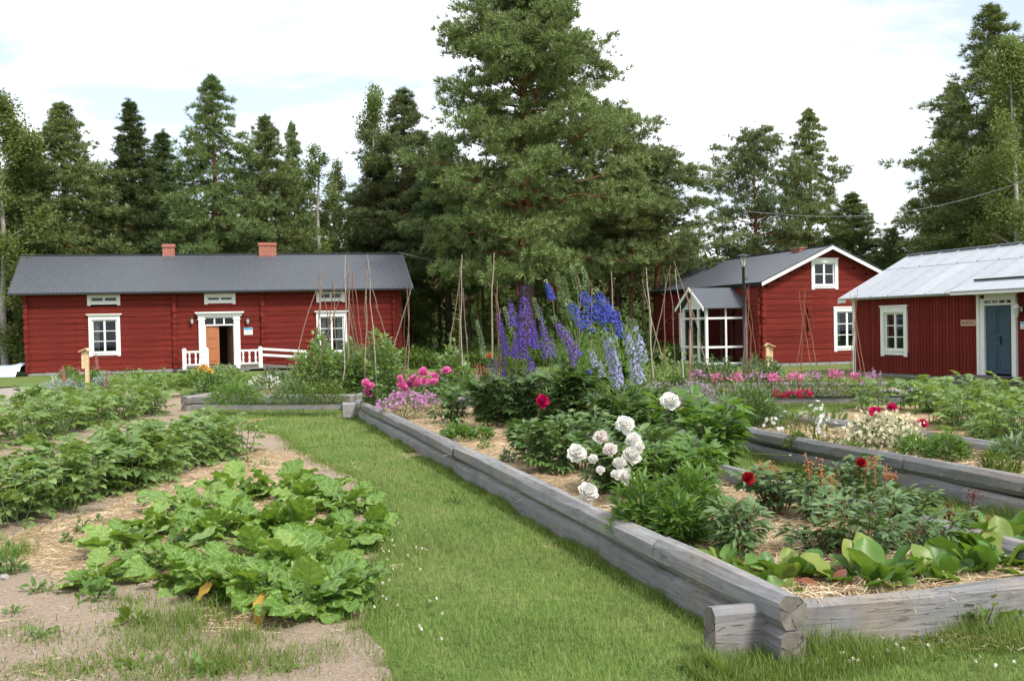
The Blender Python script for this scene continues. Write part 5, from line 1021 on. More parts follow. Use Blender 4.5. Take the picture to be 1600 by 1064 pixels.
def leafobj(root, me, pos, d, up, s, roll=0., name='leaf', label=None):
    fr_ = frames(np.array([d]), np.array([up]), np.array([roll]))[0]; return put(name, me, root, mat4(fr_, pos, s), label)
def stems_mesh(root, pts_list, r, mat, name='stem'):
    for p in pts_list: Geo().tube(p, np.linspace(r, r * .6, len(p)), 4, cap=False).build(name, M[mat], root)
def leafy(name, label, cat, base, h, rad, lm, n, ls, g, group=None, stem='stem', nst=4, el=(.1, .9), low=.15, sr=.006, top=1.5, side=1.):
    """plant of nst stems carrying n separate compound leaves"""
    t = T(name, label, cat, (base[0], base[1], base[2]), 0, group); sts = []
    for k in range(nst):
        a = g.uniform(0, 6.3); o = rad * math.sqrt(g.uniform(.05, 1)) * .75; p1 = np.array([math.cos(a) * o, math.sin(a) * o, h * g.uniform(.72, .98)]); p0 = p1 * [.35, .35, 0]; pm = (p0 + p1) / 2 + g.normal(size=3) * [.02, .02, 0]; sts.append(np.array([p0, pm, p1]))
    allst = Geo()
    for p in sts: allst.tube(p, np.linspace(sr, sr * .6, 3), 4, cap=False)
    allst.build('stems', M[stem], t)
    for k in range(n):
        p = sts[k % nst]; f = low + (1 - low) * g.uniform() ** .8; q = p[0] + (p[2] - p[0]) * f if f > .5 else p[0] + (p[1] - p[0]) * f * 2 * .99; q = (p[0] * (1 - f) + p[2] * f); a = g.uniform(0, 6.3)
        out = np.array([math.cos(a), math.sin(a), 0]) + np.r_[q[:2], 0] / (rad + .01) * 1.3 * side; out /= np.linalg.norm(out) + 1e-6; e = el[0] + (el[1] - el[0]) * f + g.normal() * .15
        d = out * math.cos(e) + np.array([0, 0, math.sin(e)]); leafobj(t, lm[g.integers(0, len(lm))], q, d, (0, 0, 1), ls * g.uniform(.75, 1.2), g.normal() * .25)
    return t, sts
# ---------------------------------------------------------------- potatoes
g = np.random.default_rng(21)
def potato_row(a, b, n, w, h, label, group, ls=.27, nl=24, lm=PL):
    a, b = np.array(a), np.array(b); d = b - a; nn = np.array([-d[1], d[0]]) / np.linalg.norm(d)
    for k in range(n):
        p = a + d * (k + .5) / n + nn * g.uniform(-.5, .5) * w + g.normal(size=2) * .05
        lb = label; 
        if k == 0: lb = 'nearest of the ' + group.replace('potato plants in ', 'potatoes in ')
        if k == n - 1: lb = 'farthest of the ' + group.replace('potato plants in ', 'potatoes in ')
        leafy('potato_plant', lb, 'potato plant', (p[0], p[1], .01), h * g.uniform(.85, 1.15), .30, lm, nl, ls, g, group, nst=5, el=(-.25, .75), low=.12)
potato_row((-5.25, 8.6), (-4.05, 15.9), 32, .72, .52, 'bushy potato plant with drooping leaves beside the straw strip', 'potato plants in the front row', .27, 46)
potato_row((-4.75, 8.9), (-3.8, 15.9), 10, .2, .42, 'lower potato plant on the straw side of the front row', 'potato plants along the straw side of the front row', .27, 20)
potato_row((-8.3, 14.0), (-7.7, 24.2), 28, .6, .52, 'dense potato plant in the middle row left of the straw gap', 'potato plants in the middle row', .33, 20)
potato_row((-8.9, 14.0), (-8.4, 25.), 14, .2, .56, 'tall potato plant at the back edge of the middle row', 'potato plants at the back edge of the middle row', .36, 18)
potato_row((-10.6, 20.5), (-9.2, 29.5), 14, .8, .52, 'potato plant in the far row in front of the long house', 'potato plants in the far row', .42, 14)
for r_, (a, b, n, w) in enumerate([(G(1352, 640), G(1640, 652), 14, .6), (G(1440, 662), G(1660, 684), 10, .9), (G(1520, 700), G(1680, 722), 6, .6)]):
    potato_row(a[:2], b[:2], n, w, .55, ['potato plant in the rear row before the zinc-roofed house', 'potato plant in the middle of the right-hand straw plot', 'potato plant at the front of the right-hand straw plot'][r_], ['rear potato row right', 'middle potato row right', 'front potato row right'][r_], .33, 18)
# ---------------------------------------------------------------- turnips
TP = [(200, 862, .9), (150, 905, .6), (245, 830, 1), (262, 880, 1), (300, 800, 1.05), (330, 850, 1.1), (368, 775, 1), (385, 830, 1.15), (420, 880, 1.15), (430, 770, 1.05), (455, 830, 1.15), (475, 900, 1.1), (490, 780, 1.1), (520, 850, 1.05), (540, 790, 1.0), (345, 915, .95), (560, 830, .95), (395, 930, 1.), (470, 945, 1.0), (530, 930, .85), (295, 905, .8)]
TLAB = {0: 'turnip plant with lobed leaves spread flat at the left end of the clump', 1: 'small low turnip plant farthest left, at the edge of the gravelly soil', 2: 'turnip with a long pale leaf rib at the upper left of the clump', 3: 'turnip plant arching over the bare straw at the left front', 4: 'turnip plant at the back edge just right of the pale-ribbed leaf', 6: 'turnip plant closest to the little group of seedlings', 12: 'turnip plant at the far right corner of the clump', 14: 'turnip plant at the right back edge touching the lawn', 16: 'turnip plant with a leaf reaching far onto the lawn at the right', 19: 'turnip plant with yellowish leaves at the lower right by the clover', 18: 'turnip plant above the large withered yellow leaf', 20: 'turnip plant beside the small yellow leaf, front left', 15: 'turnip plant with drooping leaves at the front left of the clump'}
for k in range(21): TLAB.setdefault(k, 'broad wavy-leaved turnip plant in the crowded middle of the foreground clump')
for k, (px, py, s) in enumerate(TP):
    b = G(px, py + 12); t = T('turnip_plant', TLAB[k], 'turnip plant', (b[0], b[1], 0), 0, 'turnip plants crowded in the foreground')
    n = 24
    for j in range(n):
        a = j * 2.4 + g.uniform(-.3, .3); e = g.uniform(.35, 1.3) if j > 6 else g.uniform(.05, .5); d = (math.cos(a) * math.cos(e), math.sin(a) * math.cos(e), math.sin(e)); leafobj(t, TL[g.integers(0, 7)], (math.cos(a) * .03, math.sin(a) * .03, .03), d, (0, 0, 1), s * g.uniform(.22, .43), g.normal() * .45)
for px, py, a, lb in ((425, 962, -1.9, 'large withered yellow-orange leaf'), (335, 945, -2.4, 'withered yellow leaf'), (505, 965, -1.2, None)):
    b = G(px, py); t = T('turnip_plant', {425: 'low turnip plant with a large withered yellow leaf at the front', 335: 'low turnip plant with one small yellow leaf at the lower left', 505: 'small sprawling turnip plant at the very front by the grass'}[px], 'turnip plant', (b[0], b[1] + .12, 0))
    if lb: leafobj(t, TY[px % 2], (.02, -.24, .17), (math.cos(a), math.sin(a), -.5), (0, -.3, 1), .21 if px == 425 else .13, .0, label=lb)
    for j in range(6 if lb else 5): aa = (-1.6 + (j - 2.5) * .55) if not lb else (.3 + j * .5); e = .35; leafobj(t, TL[j], (0, 0, .04), (math.cos(aa) * math.cos(e), math.sin(aa) * math.cos(e), math.sin(e)), (0, 0, 1), .3 if lb is None else .27)
# ---------------------------------------------------------------- flowers
def petal_tpl(w=.9, cup=.5, nu=3): 
    v, f = leaf(1, w, nu, 2, rounded, cup, -.3, .12, 11, 3); return v, f
PT = petal_tpl(.95, .45, 4); 
def peony_bloom(seed, n=34, open_=1.):
    g = np.random.default_rng(seed); q = Geo(); d = sph(n, g); d[:, 2] = np.abs(d[:, 2]) * 1.0 - .25 * open_; d /= np.linalg.norm(d, axis=1)[:, None]
    up = np.tile([0, 0, 1.], (n, 1)) - d * .5; q.stamp(PT, frames(d, up) * (g.uniform(.75, 1.1, n))[:, None, None], d * .05); return q
def bloom_meshes(mat, n=2, s0=0, np_=34): return [peony_bloom(s0 + i, np_).mesh('flower', [M[mat]]) for i in range(n)]
pet_me = {k: Geo().add(*PT).mesh('petal', [M[k]]) for k in ('pwhite', 'pblush', 'ppink', 'pmagenta', 'pred')}; core_me = {k: peony_bloom(5, 30).mesh('flower', [M[k]]) for k in pet_me}
def near_bloom(root, c, r, mat, seed, facing=(0, -.3, 1), label=None):
    """flower with a crumpled heart and separate outer petals"""
    g = np.random.default_rng(seed); fm = frames(np.array([facing]), np.array([[1., 0, .2]]))[0][:, [1, 2, 0]]; fl = put('flower', core_me[mat], root, mat4(fm, c, r * 1.0), label)
    for k in range(30):
        a = k * 2.4 + g.uniform(-.25, .25); e = -.35 + 1.6 * (k / 30) + g.normal() * .12; d = np.array([math.cos(a) * math.cos(e), math.sin(a) * math.cos(e), math.sin(e)]); fr_ = frames(d[None], (np.array([0, 0, 1.]) - d * .6)[None])[0]; put('petal', pet_me[mat], fl, mat4(fr_, d * .1, g.uniform(.8, 1.15)))
    return fl
def stalk(root, a, b, r=.006, mat='stem'):
    a, b = np.array(a, float), np.array(b, float); m = (a + b) / 2 + np.array([0, 0, .05]) + (a - b) * [.15, .15, 0]; Geo().tube([a, m, b], [r * 1.2, r, r * .8], 5, cap=False).build('stem', M[mat], root)
def plant_at(px, py, z=.22): return G(px, py, z)
def rel(px, py, D, b): return P(px, py, D) - np.array([b[0], b[1], b[2]])
# white peonies, near bed
WP = [[(1000, 745), [(900, 710, 18), (938, 684, 13), (927, 718, 9), (976, 665, 17), (953, 704, 13), (938, 735, 8)], 'white peony leaning left over the straw with five big blooms'],
      [(1030, 750), [(990, 690, 15), (986, 713, 18), (968, 725, 13), (977, 746, 16), (917, 770, 20), (1000, 700, 9), (962, 742, 9)], 'white peony with drooping blooms in the middle of the near bed'],
      [(1065, 730), [(1047, 629, 17), (1066, 683, 13), (1086, 690, 8), (1060, 700, 9)], 'white peony carrying the topmost single white bloom above pale ovate leaves'],
      [(1105, 735), [(1138, 704, 4), (1235, 712, 4)], 'budding white peony with long arching pale green leaves']]
for k, ((px, py), fl, lb) in enumerate(WP):
    b = plant_at(px, py); t, _ = leafy('peony_plant', lb, 'peony', b, .72 if k > 1 else .5, .34, NW if k > 1 else NL, 34, .34 if k > 1 else .3, g, nst=7, el=(.0, .8))
    for j, (fx, fy, r) in enumerate(fl):
        D = (9.25 if k < 2 else b[1] - .3) - .05 * j; c = rel(fx, fy, D, b); rr = r / F * D * .84; stalk(t, (g.uniform(-.08, .08), g.uniform(-.08, .08), .1), c)
        if r > 6: near_bloom(t, c, rr, 'pblush' if (fx, fy) in ((938, 684), (953, 704)) else 'pwhite', fx + fy, (g.uniform(-.4, .4), -.9, .7), 'pale blush bloom' if (fx, fy) in ((938, 684), (953, 704)) else None)
        else: put('bud', core_me['pblush'], t, mat4(np.eye(3), c, rr * .8))
# generic bushes with one joined mass of leaves
def tplmesh(fn, seed, mat='x', **k):
    q = fn(seed, **k); return q.v[0], q.f[0][0]
def spread(n, g, rx, ry, h, base=.0, hollow=.55):
    d = sph(n, g); d[:, 2] = np.abs(d[:, 2]); r = g.uniform(hollow ** 3, 1, n) ** (1 / 3.); lump = 1 + .16 * np.sin(d[:, 0] * 5 + g.uniform(0, 6)) * np.sin(d[:, 1] * 6 + 1) + .1 * np.sin(d[:, 2] * 9 + d[:, 0] * 7)
    p = d * r[:, None] * lump[:, None] * [rx, ry, h]; p[:, 2] += base; return p, d
NARROW = leaf(1, .2, 3, 1, lance, .25, .35); OV = leaf(1, .55, 2, 1, ovate, .25, .3); SM = leaf(1, .6, 2, 1, ovate, .2, .2); TINY = (np.array([(0, -.3, 0), (.5, -.35, .08), (1, 0, 0), (.4, .35, .08)]), np.array([[0, 1, 2, 3]]))
def bush(name, label, cat, px, py, wpx, topy, tpl, n, ls, mat, z=.22, up=.35, flowers=None, depth=1., group=None, seed=None, stems=8, stem='stem', D=None, hollow=.5, fname='flowers', sm=True, flat=1.):
    """px,py foot of the plant; wpx its width; topy its top, all in the photograph"""
    b = G(px, py, z) if D is None else np.r_[P(px, 520, D)[:2], z]; D = b[1]; g = np.random.default_rng(seed if seed is not None else int(px * 7 + py)); rx = wpx / 2 / F * D * .92; ry = rx * depth; h = (P(px, topy, D)[2] - z) * .94
    t = T(name, label, cat, b, 0, group); p, d = spread(n, g, rx, ry, h, 0, hollow); dd = d * [1, 1, .5] + np.array([0, 0, up]) + g.normal(size=(n, 3)) * .45
    q = Geo(); q.stamp(tpl, frames(dd, roll=g.normal(size=n) * .5) * (ls * g.uniform(.65, 1.25, n))[:, None, None], p, 0, sm); q.build('foliage', M[mat], t, kind='stuff')
    s_ = Geo()
    for k in range(stems): i = g.integers(0, n); s_.tube([p[i] * [.25, .25, 0], p[i] * [.7, .7, .55], p[i]], [.008, .006, .004], 4, cap=False)
    s_.build('stems', M[stem], t)
    if flowers:
        fm, nf, fs, zlo = flowers[:4]; jit = flowers[4] if len(flowers) > 4 else .05
        p2 = sph(nf * 3, g); p2[:, 2] = abs(p2[:, 2]); p2 = p2[p2[:, 2] > zlo][:nf]; c = p2 * [rx, ry, h] * g.uniform(.95, 1.08, (len(p2), 1)); c = np.repeat(c, 6, 0) + g.normal(size=(len(p2) * 6, 3)) * jit; d2 = sph(len(c), g); d2[:, 2] = abs(d2[:, 2]) * .5
        q = Geo(); q.stamp(TINYF, frames(d2, roll=g.uniform(0, 6, len(c))) * (fs * g.uniform(.7, 1.2, len(c)))[:, None, None], c); q.build(fname, M[fm], t, kind='stuff')
    return t, b, (rx, ry, h)
TINYF = join([xf((np.array([(0, -.1, 0), (.5, -.28, .12), (1, 0, .1), (.5, .28, .12)]), np.array([[0, 1, 2, 3]])), .55, a) for a in (0, 1.26, 2.5, 3.8, 5.0)])
def blooms(t, b, lst, mat, D, dz=0, key=None):
    me = BM_.setdefault(mat, bloom_meshes(mat, 3, len(BM_) * 7, 26))
    for j, (fx, fy, r) in enumerate(lst):
        DD = D + ((j % 3) - 1) * .08; c = rel(fx, fy, DD, b); stalk(t, (c[0] * .3, c[1] * .3, .08), c, .005); q = frames(np.array([[g.uniform(-.4, .4), -.6, .8]]), np.array([[1., 0, .1]]))[0][:, [1, 2, 0]]; put('flower', me[j % 3], t, mat4(q, c, r / F * DD * 1.05))
BM_ = {}
# narrow-leaved green shrub beside the white peonies
bush('phlox_plant', 'upright light green phlox without flowers, left half below the white peonies', 'phlox', 1003, 838, 100, 742, NARROW, 1300, .095, 'lightleaf', up=.6, seed=1, hollow=.2, stems=22)
bush('phlox_plant', 'taller light green phlox without flowers, right of the drooping white blooms', 'phlox', 1080, 832, 130, 728, NARROW, 1900, .10, 'lightleaf', up=.6, seed=2, hollow=.2, stems=22)
bush('phlox_plant', 'sparse front stems of light green phlox against the grey log', 'phlox', 1062, 850, 80, 770, NARROW, 800, .11, 'lightleaf', up=.5, seed=3, hollow=.2, stems=16)
# dark peonies, near bed
DP = [(1165, 868, .42, .40, 'leftmost dark-leaved peony behind the bergenia'), (1130, 835, .30, .3, 'small dark peony at the foot of the light green phlox'), (1215, 800, .42, .38, 'dark peony bearing the open crimson bloom at the log edge'), (1290, 815, .36, .34, 'dark peony in the middle of the near bed beside the orange stalks'), (1345, 872, .45, .44, 'largest dark peony right behind the big bergenia'), (1395, 828, .42, .42, 'dark peony reaching over the grass side log'), (1350, 790, .46, .34, 'dark peony farthest back with a crimson bloom on a long stalk'), (1440, 868, .3, .3, 'low dark peony with spreading fingers at the straw patch'), (1285, 868, .24, .24, 'small dark peony with red stems lying on the straw')]
RF = {2: [(1168, 747, 10)], 6: [(1345, 723, 8)], 3: [(1315, 787, 6)], 5: [(1347, 807, 5)], 0: [(1113, 811, 4)], 4: [(1282, 829, 4), (1302, 825, 4)]}
for k, (px, py, h, rad, lb) in enumerate(DP):
    b = plant_at(px, py); t, _ = leafy('peony_plant', lb, 'peony', b, h * .8, rad * .95, ND, 66 if h > .35 else 34, .175, g, nst=10, el=(-.1, .75), stem='redstem')
    for j, (fx, fy, r) in enumerate(RF.get(k, ())):
        c = rel(fx, fy, b[1] - .2, b); stalk(t, (c[0] * .4, 0, .1), c); near_bloom(t, c, r / F * b[1] * .95, 'pred', 40 + k, (.1, -.9, .3)) if r > 6 else put('flower', core_me['pred'], t, mat4(np.eye(3), c, r / F * b[1] * .8))
# bergenia
BG_ = [(1130, 888, 9, .2, 'small bergenia clump farthest left along the hewn log'), (1180, 905, 12, .24, 'yellow-green bergenia clump against the hewn log'), (1232, 905, 16, .27, 'bergenia clump next to the reddened one, left side'), (1222, 928, 8, .14, 'low bergenia leaves lapping onto the log at the corner'), (1290, 925, 7, .16, 'reddened bergenia rosette close to the notched corner'), (1365, 912, 20, .34, 'largest glossy bergenia in the front middle'), (1415, 905, 7, .2, 'bergenia leaves lying flat right of the largest clump'), (1475, 903, 16, .25, 'dark green bergenia clump behind the front log'), (1500, 868, 20, .32, 'rear bergenia with maroon flower stalks, left of two'), (1555, 895, 18, .31, 'bergenia with broad leaves and pink-tinged edges near the right frame'), (1585, 878, 16, .34, 'bergenia cut by the right edge, with a thin stalk'), (1545, 850, 16, .34, 'rear bergenia with the tallest maroon stalk'), (1240, 770, 10, .22, 'bergenia with dried orange stalks beside the inner log'), (1290, 795, 10, .22, 'bright green bergenia under the dried orange stalks')]
for k, (px, py, n, s, lb) in enumerate(BG_):
    b = plant_at(px, py, .21); t = T('bergenia_plant', lb, 'bergenia', b); lm = BR if k == 4 else BL
    for j in range(int(n * 1.6)):
        a = j * 2.4 + g.uniform(-.4, .4); e = g.uniform(.45, 1.35); o = g.uniform(0, .09) * (1 + n / 14); leafobj(t, lm[g.integers(0, len(lm))], (math.cos(a) * o, math.sin(a) * o, .0), (math.cos(a) * math.cos(e), math.sin(a) * math.cos(e), math.sin(e)), (0, 0, 1), s * g.uniform(.42, .85), g.normal() * .35)
def seed_stalk(label, lst, D, mat, group=None):
    x0 = lst[0][0]; b = P(lst[0][2], 520, D); b[2] = .2; t = T('flower_stalk', label, 'flower stalk', b, 0, group)
    for (xt, yt, xb, yb, w) in lst:
        a = rel(xb, yb, D, b); c = rel(xt, yt, D, b); q = Geo(); q.tube(pole_pts(a, c, int(xt), .02, 5), [.008, .007, .006, .005, .003], 5); gg = np.random.default_rng(int(xt)); n = 26; u = gg.uniform(.0, .42, n) ** 1.3; pp_ = c + (a - c) * u[:, None] + gg.normal(size=(n, 3)) * w / F * D * .38
        for i in range(n): q.add(*xf((np.array([(0, 0, 1.), (1, 0, 0), (0, 1, 0), (-1, 0, 0), (0, -1, 0), (0, 0, -1)]), np.array([(0, 1, 2), (0, 2, 3), (0, 3, 4), (0, 4, 1), (5, 2, 1), (5, 3, 2), (5, 4, 3), (5, 1, 4)])), .009 * gg.uniform(.6, 1.3), 0, 0, 0, pp_[i]))
        for i in range(8): q.tube([c + (a - c) * (u[i] + .08), pp_[i]], [.003, .002], 3, cap=False)
        q.build('stalk', M[mat], t)
M['dryor'] = leafmat('dried_orange_stalks', (.36, .13, .05), (.48, .22, .10), None, .7, .2, .1, tcol=(.4, .18, .06))
seed_stalk('dried orange flower stalks, pair left of the bud by the inner log', [(1186, 724, 1188, 768, 8), (1203, 724, 1205, 775, 12), (1216, 730, 1214, 768, 8)], 8.9, 'dryor')
seed_stalk('tallest dried orange flower stalks before the grass strip', [(1262, 718, 1270, 790, 12), (1283, 724, 1285, 800, 12), (1280, 740, 1286, 805, 12), (1299, 745, 1298, 800, 13)], 8.4, 'dryor')
seed_stalk('dried orange stalks beside the farthest crimson bloom', [(1365, 716, 1368, 760, 12), (1385, 728, 1385, 785, 12), (1354, 725, 1350, 770, 8), (1395, 740, 1390, 780, 8)], 8.8, 'dryor')
seed_stalk('maroon bergenia flower stalk, left of the tallest', [(1483, 790, 1485, 862, 14)], 7.6, 'maroon')
seed_stalk('tallest maroon bergenia flower stalk with berries at the top', [(1521, 768, 1518, 856, 16), (1526, 808, 1528, 905, 6)], 7.5, 'maroon')
seed_stalk('reddish thin bergenia flower stalks at the right edge', [(1552, 808, 1556, 885, 16), (1572, 826, 1570, 850, 5)], 7.2, 'redstem')
# mid peonies (green) and delphinium foliage
MP = [(905, 735, .62, .42, NL, 'dark green peony behind the white blooms, centre of the near bed'), (860, 742, .5, .36, NL, 'green peony with fanned leaves at the straw patch'), (965, 700, .62, .45, NL, 'green peony behind the large white blooms'), (835, 725, .42, .3, NL, 'small green peony in front of the delphiniums'), (1000, 690, .7, .42, NL, 'green peony right of the blue delphiniums carrying a red bud'), (705, 665, .55, .38, NL, 'solitary bushy peony on the straw left of the delphiniums'), (765, 668, .75, .45, DG, 'dark leafy monkshood clump left of the delphiniums'), (1130, 700, .4, .3, NW, 'pale peony with long leaves by the inner log')]
MP += [(955, 768, .42, .36, NL, 'leafy peony foliage right beneath the large white blooms'), (1010, 775, .4, .34, NW, 'pale peony foliage between the white blooms and the phlox'), (1090, 775, .42, .36, NW, 'pale-leaved peony behind the taller phlox'), (845, 672, .8, .5, DG, 'darkest leafy monkshood clump in the middle below the violet spikes'), (920, 680, .75, .5, DG, 'dark leafy monkshood clump below the bright blue spikes')]
for k, (px, py, h, rad, lm, lb) in enumerate(MP):
    b = plant_at(px, py); t, _ = leafy('peony_plant' if lm is not DG else 'monkshood_plant', lb, 'peony' if lm is not DG else 'monkshood', b, h, rad, lm, 95, .21, g, nst=12, el=(-.1, .8))
    if k == 4: c = rel(1000, 628, b[1], b); stalk(t, (0, 0, .3), c); put('bud', core_me['pmagenta'], t, mat4(np.eye(3), c, .035), 'red bud on a long stalk')
    if k == 3: c = rel(847, 628, b[1], b); stalk(t, (0, 0, .2), c, mat='stem'); near_bloom(t, c, .075, 'pmagenta', 5, (.2, -.8, .5), 'magenta bloom')
    if k == 5:
        for (fx, fy, r) in ((722, 629, 9), (735, 612, 9)): c = rel(fx, fy, b[1], b); stalk(t, (0, 0, .2), c); near_bloom(t, c, r / F * b[1], 'pblush', fx, (0, -.8, .5))
# ---------------------------------------------------------------- delphiniums
FLOR = [join([xf(leaf(1, .9, 2, 1, rounded, .2, -.2), .5, a + i * .3, .25) for a in (0, 1.26, 2.51, 3.77, 5.03)]) for i in range(3)]
def spike(root, b, top, bot, w, mat, D, dens=1., budf=.18, foot=None, rs=1):
    gg = np.random.default_rng(int(top[0] * 13 + top[1])); a = rel(*bot, D, b); c = rel(*top, D + gg.uniform(-.1, .1), b); ft = np.array(foot) if foot is not None else np.array([a[0] * .4 , a[1] * .4, .1]) ; m_ = (ft + a) / 2 + np.array([0, 0, .08])
    st = Geo().tube([ft, m_, a, (a + c) / 2, c], [.009, .008, .006, .005, .003], 4, cap=False).build('stem', M['stem'], root); L_ = np.linalg.norm(c - a); n = int(L_ * 420 * dens * (1.7 if mat == 'pbud' else 1)); u = gg.uniform(0, 1, n); R_ = w / 2 / F * D; rad = R_ * 1.0 * (1 - u ** 1.5 * .75) * gg.uniform(.5, 1.0, n); th = gg.uniform(0, 6.3, n)
    ax = (c - a) / (L_ + 1e-6); e1 = np.cross(ax, [0, 1, 0]); e1 /= np.linalg.norm(e1); e2 = np.cross(ax, e1); o = np.cos(th)[:, None] * e1 + np.sin(th)[:, None] * e2; p = a + (c - a) * u[:, None] + o * rad[:, None]; dd = o + ax * .2; s = .034 * (1 - u * .4) * rs
    up = np.cross(dd, gg.normal(size=(n, 3))); fl = Geo(); isb = u > 1 - budf
    fr_ = frames(dd, up)[:, :, [2, 1, 0]] * np.array([1, 1, 1]); 
    for k in range(3):
        mk = (np.arange(n) % 3 == k) & ~isb; fl.stamp(FLOR[k], fr_[mk] * s[mk][:, None, None], p[mk])
    if (~isb).any(): fl.build('flower_spike', M[mat], root)
    if isb.any(): q = Geo(); q.stamp(SM, frames(dd[isb]) * .032, p[isb]); q.build('bud_spike', M['pbud'] if mat != 'pviolet' else M['ppurple'], root)
def budspike(root, b, top, bot, w, D): spike(root, b, top, bot, w, 'pbud', D, .8, 1.)
DE = [('violet delphinium with the tallest dense violet spike, left of the blue ones', (815, 672), 'pviolet', DL, [((818, 447), (824, 540), 31), ((812, 490), (818, 560), 20), ((832, 500), (836, 545), 18), ((805, 520), (806, 560), 14), ((827, 555), (832, 580), 14), ((845, 480), (852, 560), 12, .5), ((860, 520), (866, 560), 12, .5)], .85, .5),
      ('dark purple delphinium farthest left in the delphinium group', (790, 668), 'pviolet', DL, [((778, 490), (792, 556), 15), ((796, 466), (803, 510), 15), ((785, 545), (789, 590), 10, .5), ((818, 575), (824, 595), 12, .7), ((772, 560), (775, 580), 10, .5)], .7, .45),
      ('lilac-purple delphinium between the violet and the blue spikes', (880, 680), 'ppurple', DL, [((864, 494), (902, 560), 23), ((880, 510), (905, 550), 12, .5), ((850, 500), (858, 560), 10, .5), ((888, 540), (900, 575), 12, .6)], .8, .5),
      ('bright blue delphinium leaning left with the detached blue tip', (905, 678), 'pblue', DG, [((853, 437), (863, 468), 13), ((884, 468), (917, 512), 26), ((905, 548), (906, 553), 14), ((918, 576), (921, 582), 10)], .95, .5),
      ('bright blue delphinium with the largest spikes, centre', (945, 672), 'pblue', DG, [((904, 448), (934, 498), 31), ((928, 450), (957, 502), 29), ((962, 480), (968, 530), 24), ((925, 470), (945, 505), 18), ((940, 470), (962, 505), 16), ((922, 512), (924, 518), 12), ((945, 512), (947, 518), 10)], .95, .5),
      ('pale lavender delphinium leaning right, in front', (975, 700), 'plav', DG, [((942, 515), (966, 605), 20), ((956, 530), (970, 608), 16), ((922, 545), (932, 572), 14, .8), ((935, 560), (942, 590), 14, .8), ((950, 520), (958, 560), 14)], .62, .4),
      ('pale lavender delphinium farthest right', (1005, 690), 'plav', DG, [((974, 505), (998, 600), 20), ((985, 530), (1003, 596), 16), ((990, 498), (1006, 566), 18), ((980, 515), (988, 555), 14)], .62, .36),
      ('faded delphinium with green seed spikes rising behind the blue ones', (900, 655), None, DG, [((870, 425), (885, 500), 12), ((893, 415), (903, 450), 12), ((910, 418), (920, 450), 11), ((881, 432), (893, 500), 10), ((834, 465), (845, 500), 9), ((788, 480), (800, 520), 8), ((980, 495), (990, 530), 9), ((745, 500), (758, 560), 8)], .9, .5)]
for k, (lb, (px, py), mat, lm, sp, h, rad) in enumerate(DE):
    b = plant_at(px, py); b[1] += .0; D = b[1]; t, _ = leafy('delphinium_plant', lb, 'delphinium', b, h * 1.12, rad * 1.15, lm, 120, .25, g, nst=12, el=(-.1, .6))
    for s_ in sp:
        if mat: spike(t, b, s_[0], s_[1], s_[2] * 1.05, mat, D, s_[3] if len(s_) > 3 else 1.35)
        else: budspike(t, b, s_[0], s_[1], s_[2], D)
    if k in (3, 4, 5, 7):
        p, d = spread(420, g, .5, .35, 1.35, .2, .3); q = Geo(); q.stamp(NARROW, frames(d + [0, 0, .5]) * .12, p, 0, True); q.build('upper_foliage', M['lightleaf'], t, kind='stuff')
# light green fill between spikes (tall leafy stems)
bush('mugwort_plant', 'tall pale green leafy perennial filling the space below the blue spikes', 'perennial', 935, 668, 140, 525, NARROW, 4600, .11, 'pea', up=.7, seed=71, hollow=.1, stems=40)
bush('mugwort_plant', 'fine-leaved pale green perennial below the violet spikes', 'perennial', 800, 655, 105, 522, NARROW, 3000, .10, 'fine', up=.8, seed=72, hollow=.1, stems=40, flowers=('pviolet', 16, .04, .2))
# low clumps in near bed
bush('lungwort_plant', 'low bright green leaf clump against the grey log, left of the straw patch', 'perennial', 716, 690, 56, 661, SM, 260, .10, 'lightleaf', up=.2, seed=5)
bush('lungwort_plant', 'low yellow-green leaf clump beside the larger bright one on the straw', 'perennial', 755, 688, 36, 664, SM, 150, .08, 'lightleaf', up=.3, seed=6)
bush('seedling', 'small leafy seedling on the open straw of the near bed', 'seedling', 797, 722, 26, 706, SM, 40, .08, 'peonyleaf', seed=7)
bush('seedling', 'pale small leafy plant between the clumps and the seedling', 'seedling', 757, 702, 24, 688, SM, 46, .06, 'lightleaf', seed=8)
bush('seedling', 'small leafy plant at the straw edge below the white peony', 'seedling', 880, 738, 40, 716, NARROW, 120, .07, 'lightleaf', seed=9)
# far end of the near bed: lilac and pink flowers
t, b, _ = bush('pink_perennial', 'low cushion of lilac-pink flowers at the far end of the near bed', 'flowering plant', 628, 655, 92, 612, NARROW, 1300, .06, 'fine', up=.6, seed=11, flowers=('plilac', 75, .05, .45, .04), hollow=.2)
t, b, _ = bush('pink_perennial', 'small lilac-pink flower cushion right of the larger one', 'flowering plant', 668, 642, 50, 616, NARROW, 500, .06, 'fine', up=.6, seed=12, flowers=('plilac', 40, .045, .5, .04))
for lb, px, py, w_, ty, fl in (('pink peony hanging over the far notched corner', 583, 640, 34, 605, [(572, 600, 8), (579, 606, 9), (575, 616, 9)]), ('pink peony bush with the densest cluster of blooms', 650, 632, 80, 592, [(628, 603, 9), (646, 594, 9), (640, 604, 9), (653, 600, 8), (634, 610, 8), (662, 598, 8), (625, 592, 6)]), ('pink peony bush with scattered blooms nearest the centre', 690, 630, 70, 590, [(662, 583, 9), (697, 581, 9), (678, 590, 8), (679, 598, 7), (668, 598, 8)])):
    t, b, _ = bush('peony_plant', lb, 'peony', px, py, w_, ty, NARROW, 800, .11, 'peonyleaf', up=.3, seed=px, hollow=.3); blooms(t, b, fl, 'ppink', b[1] - .15)
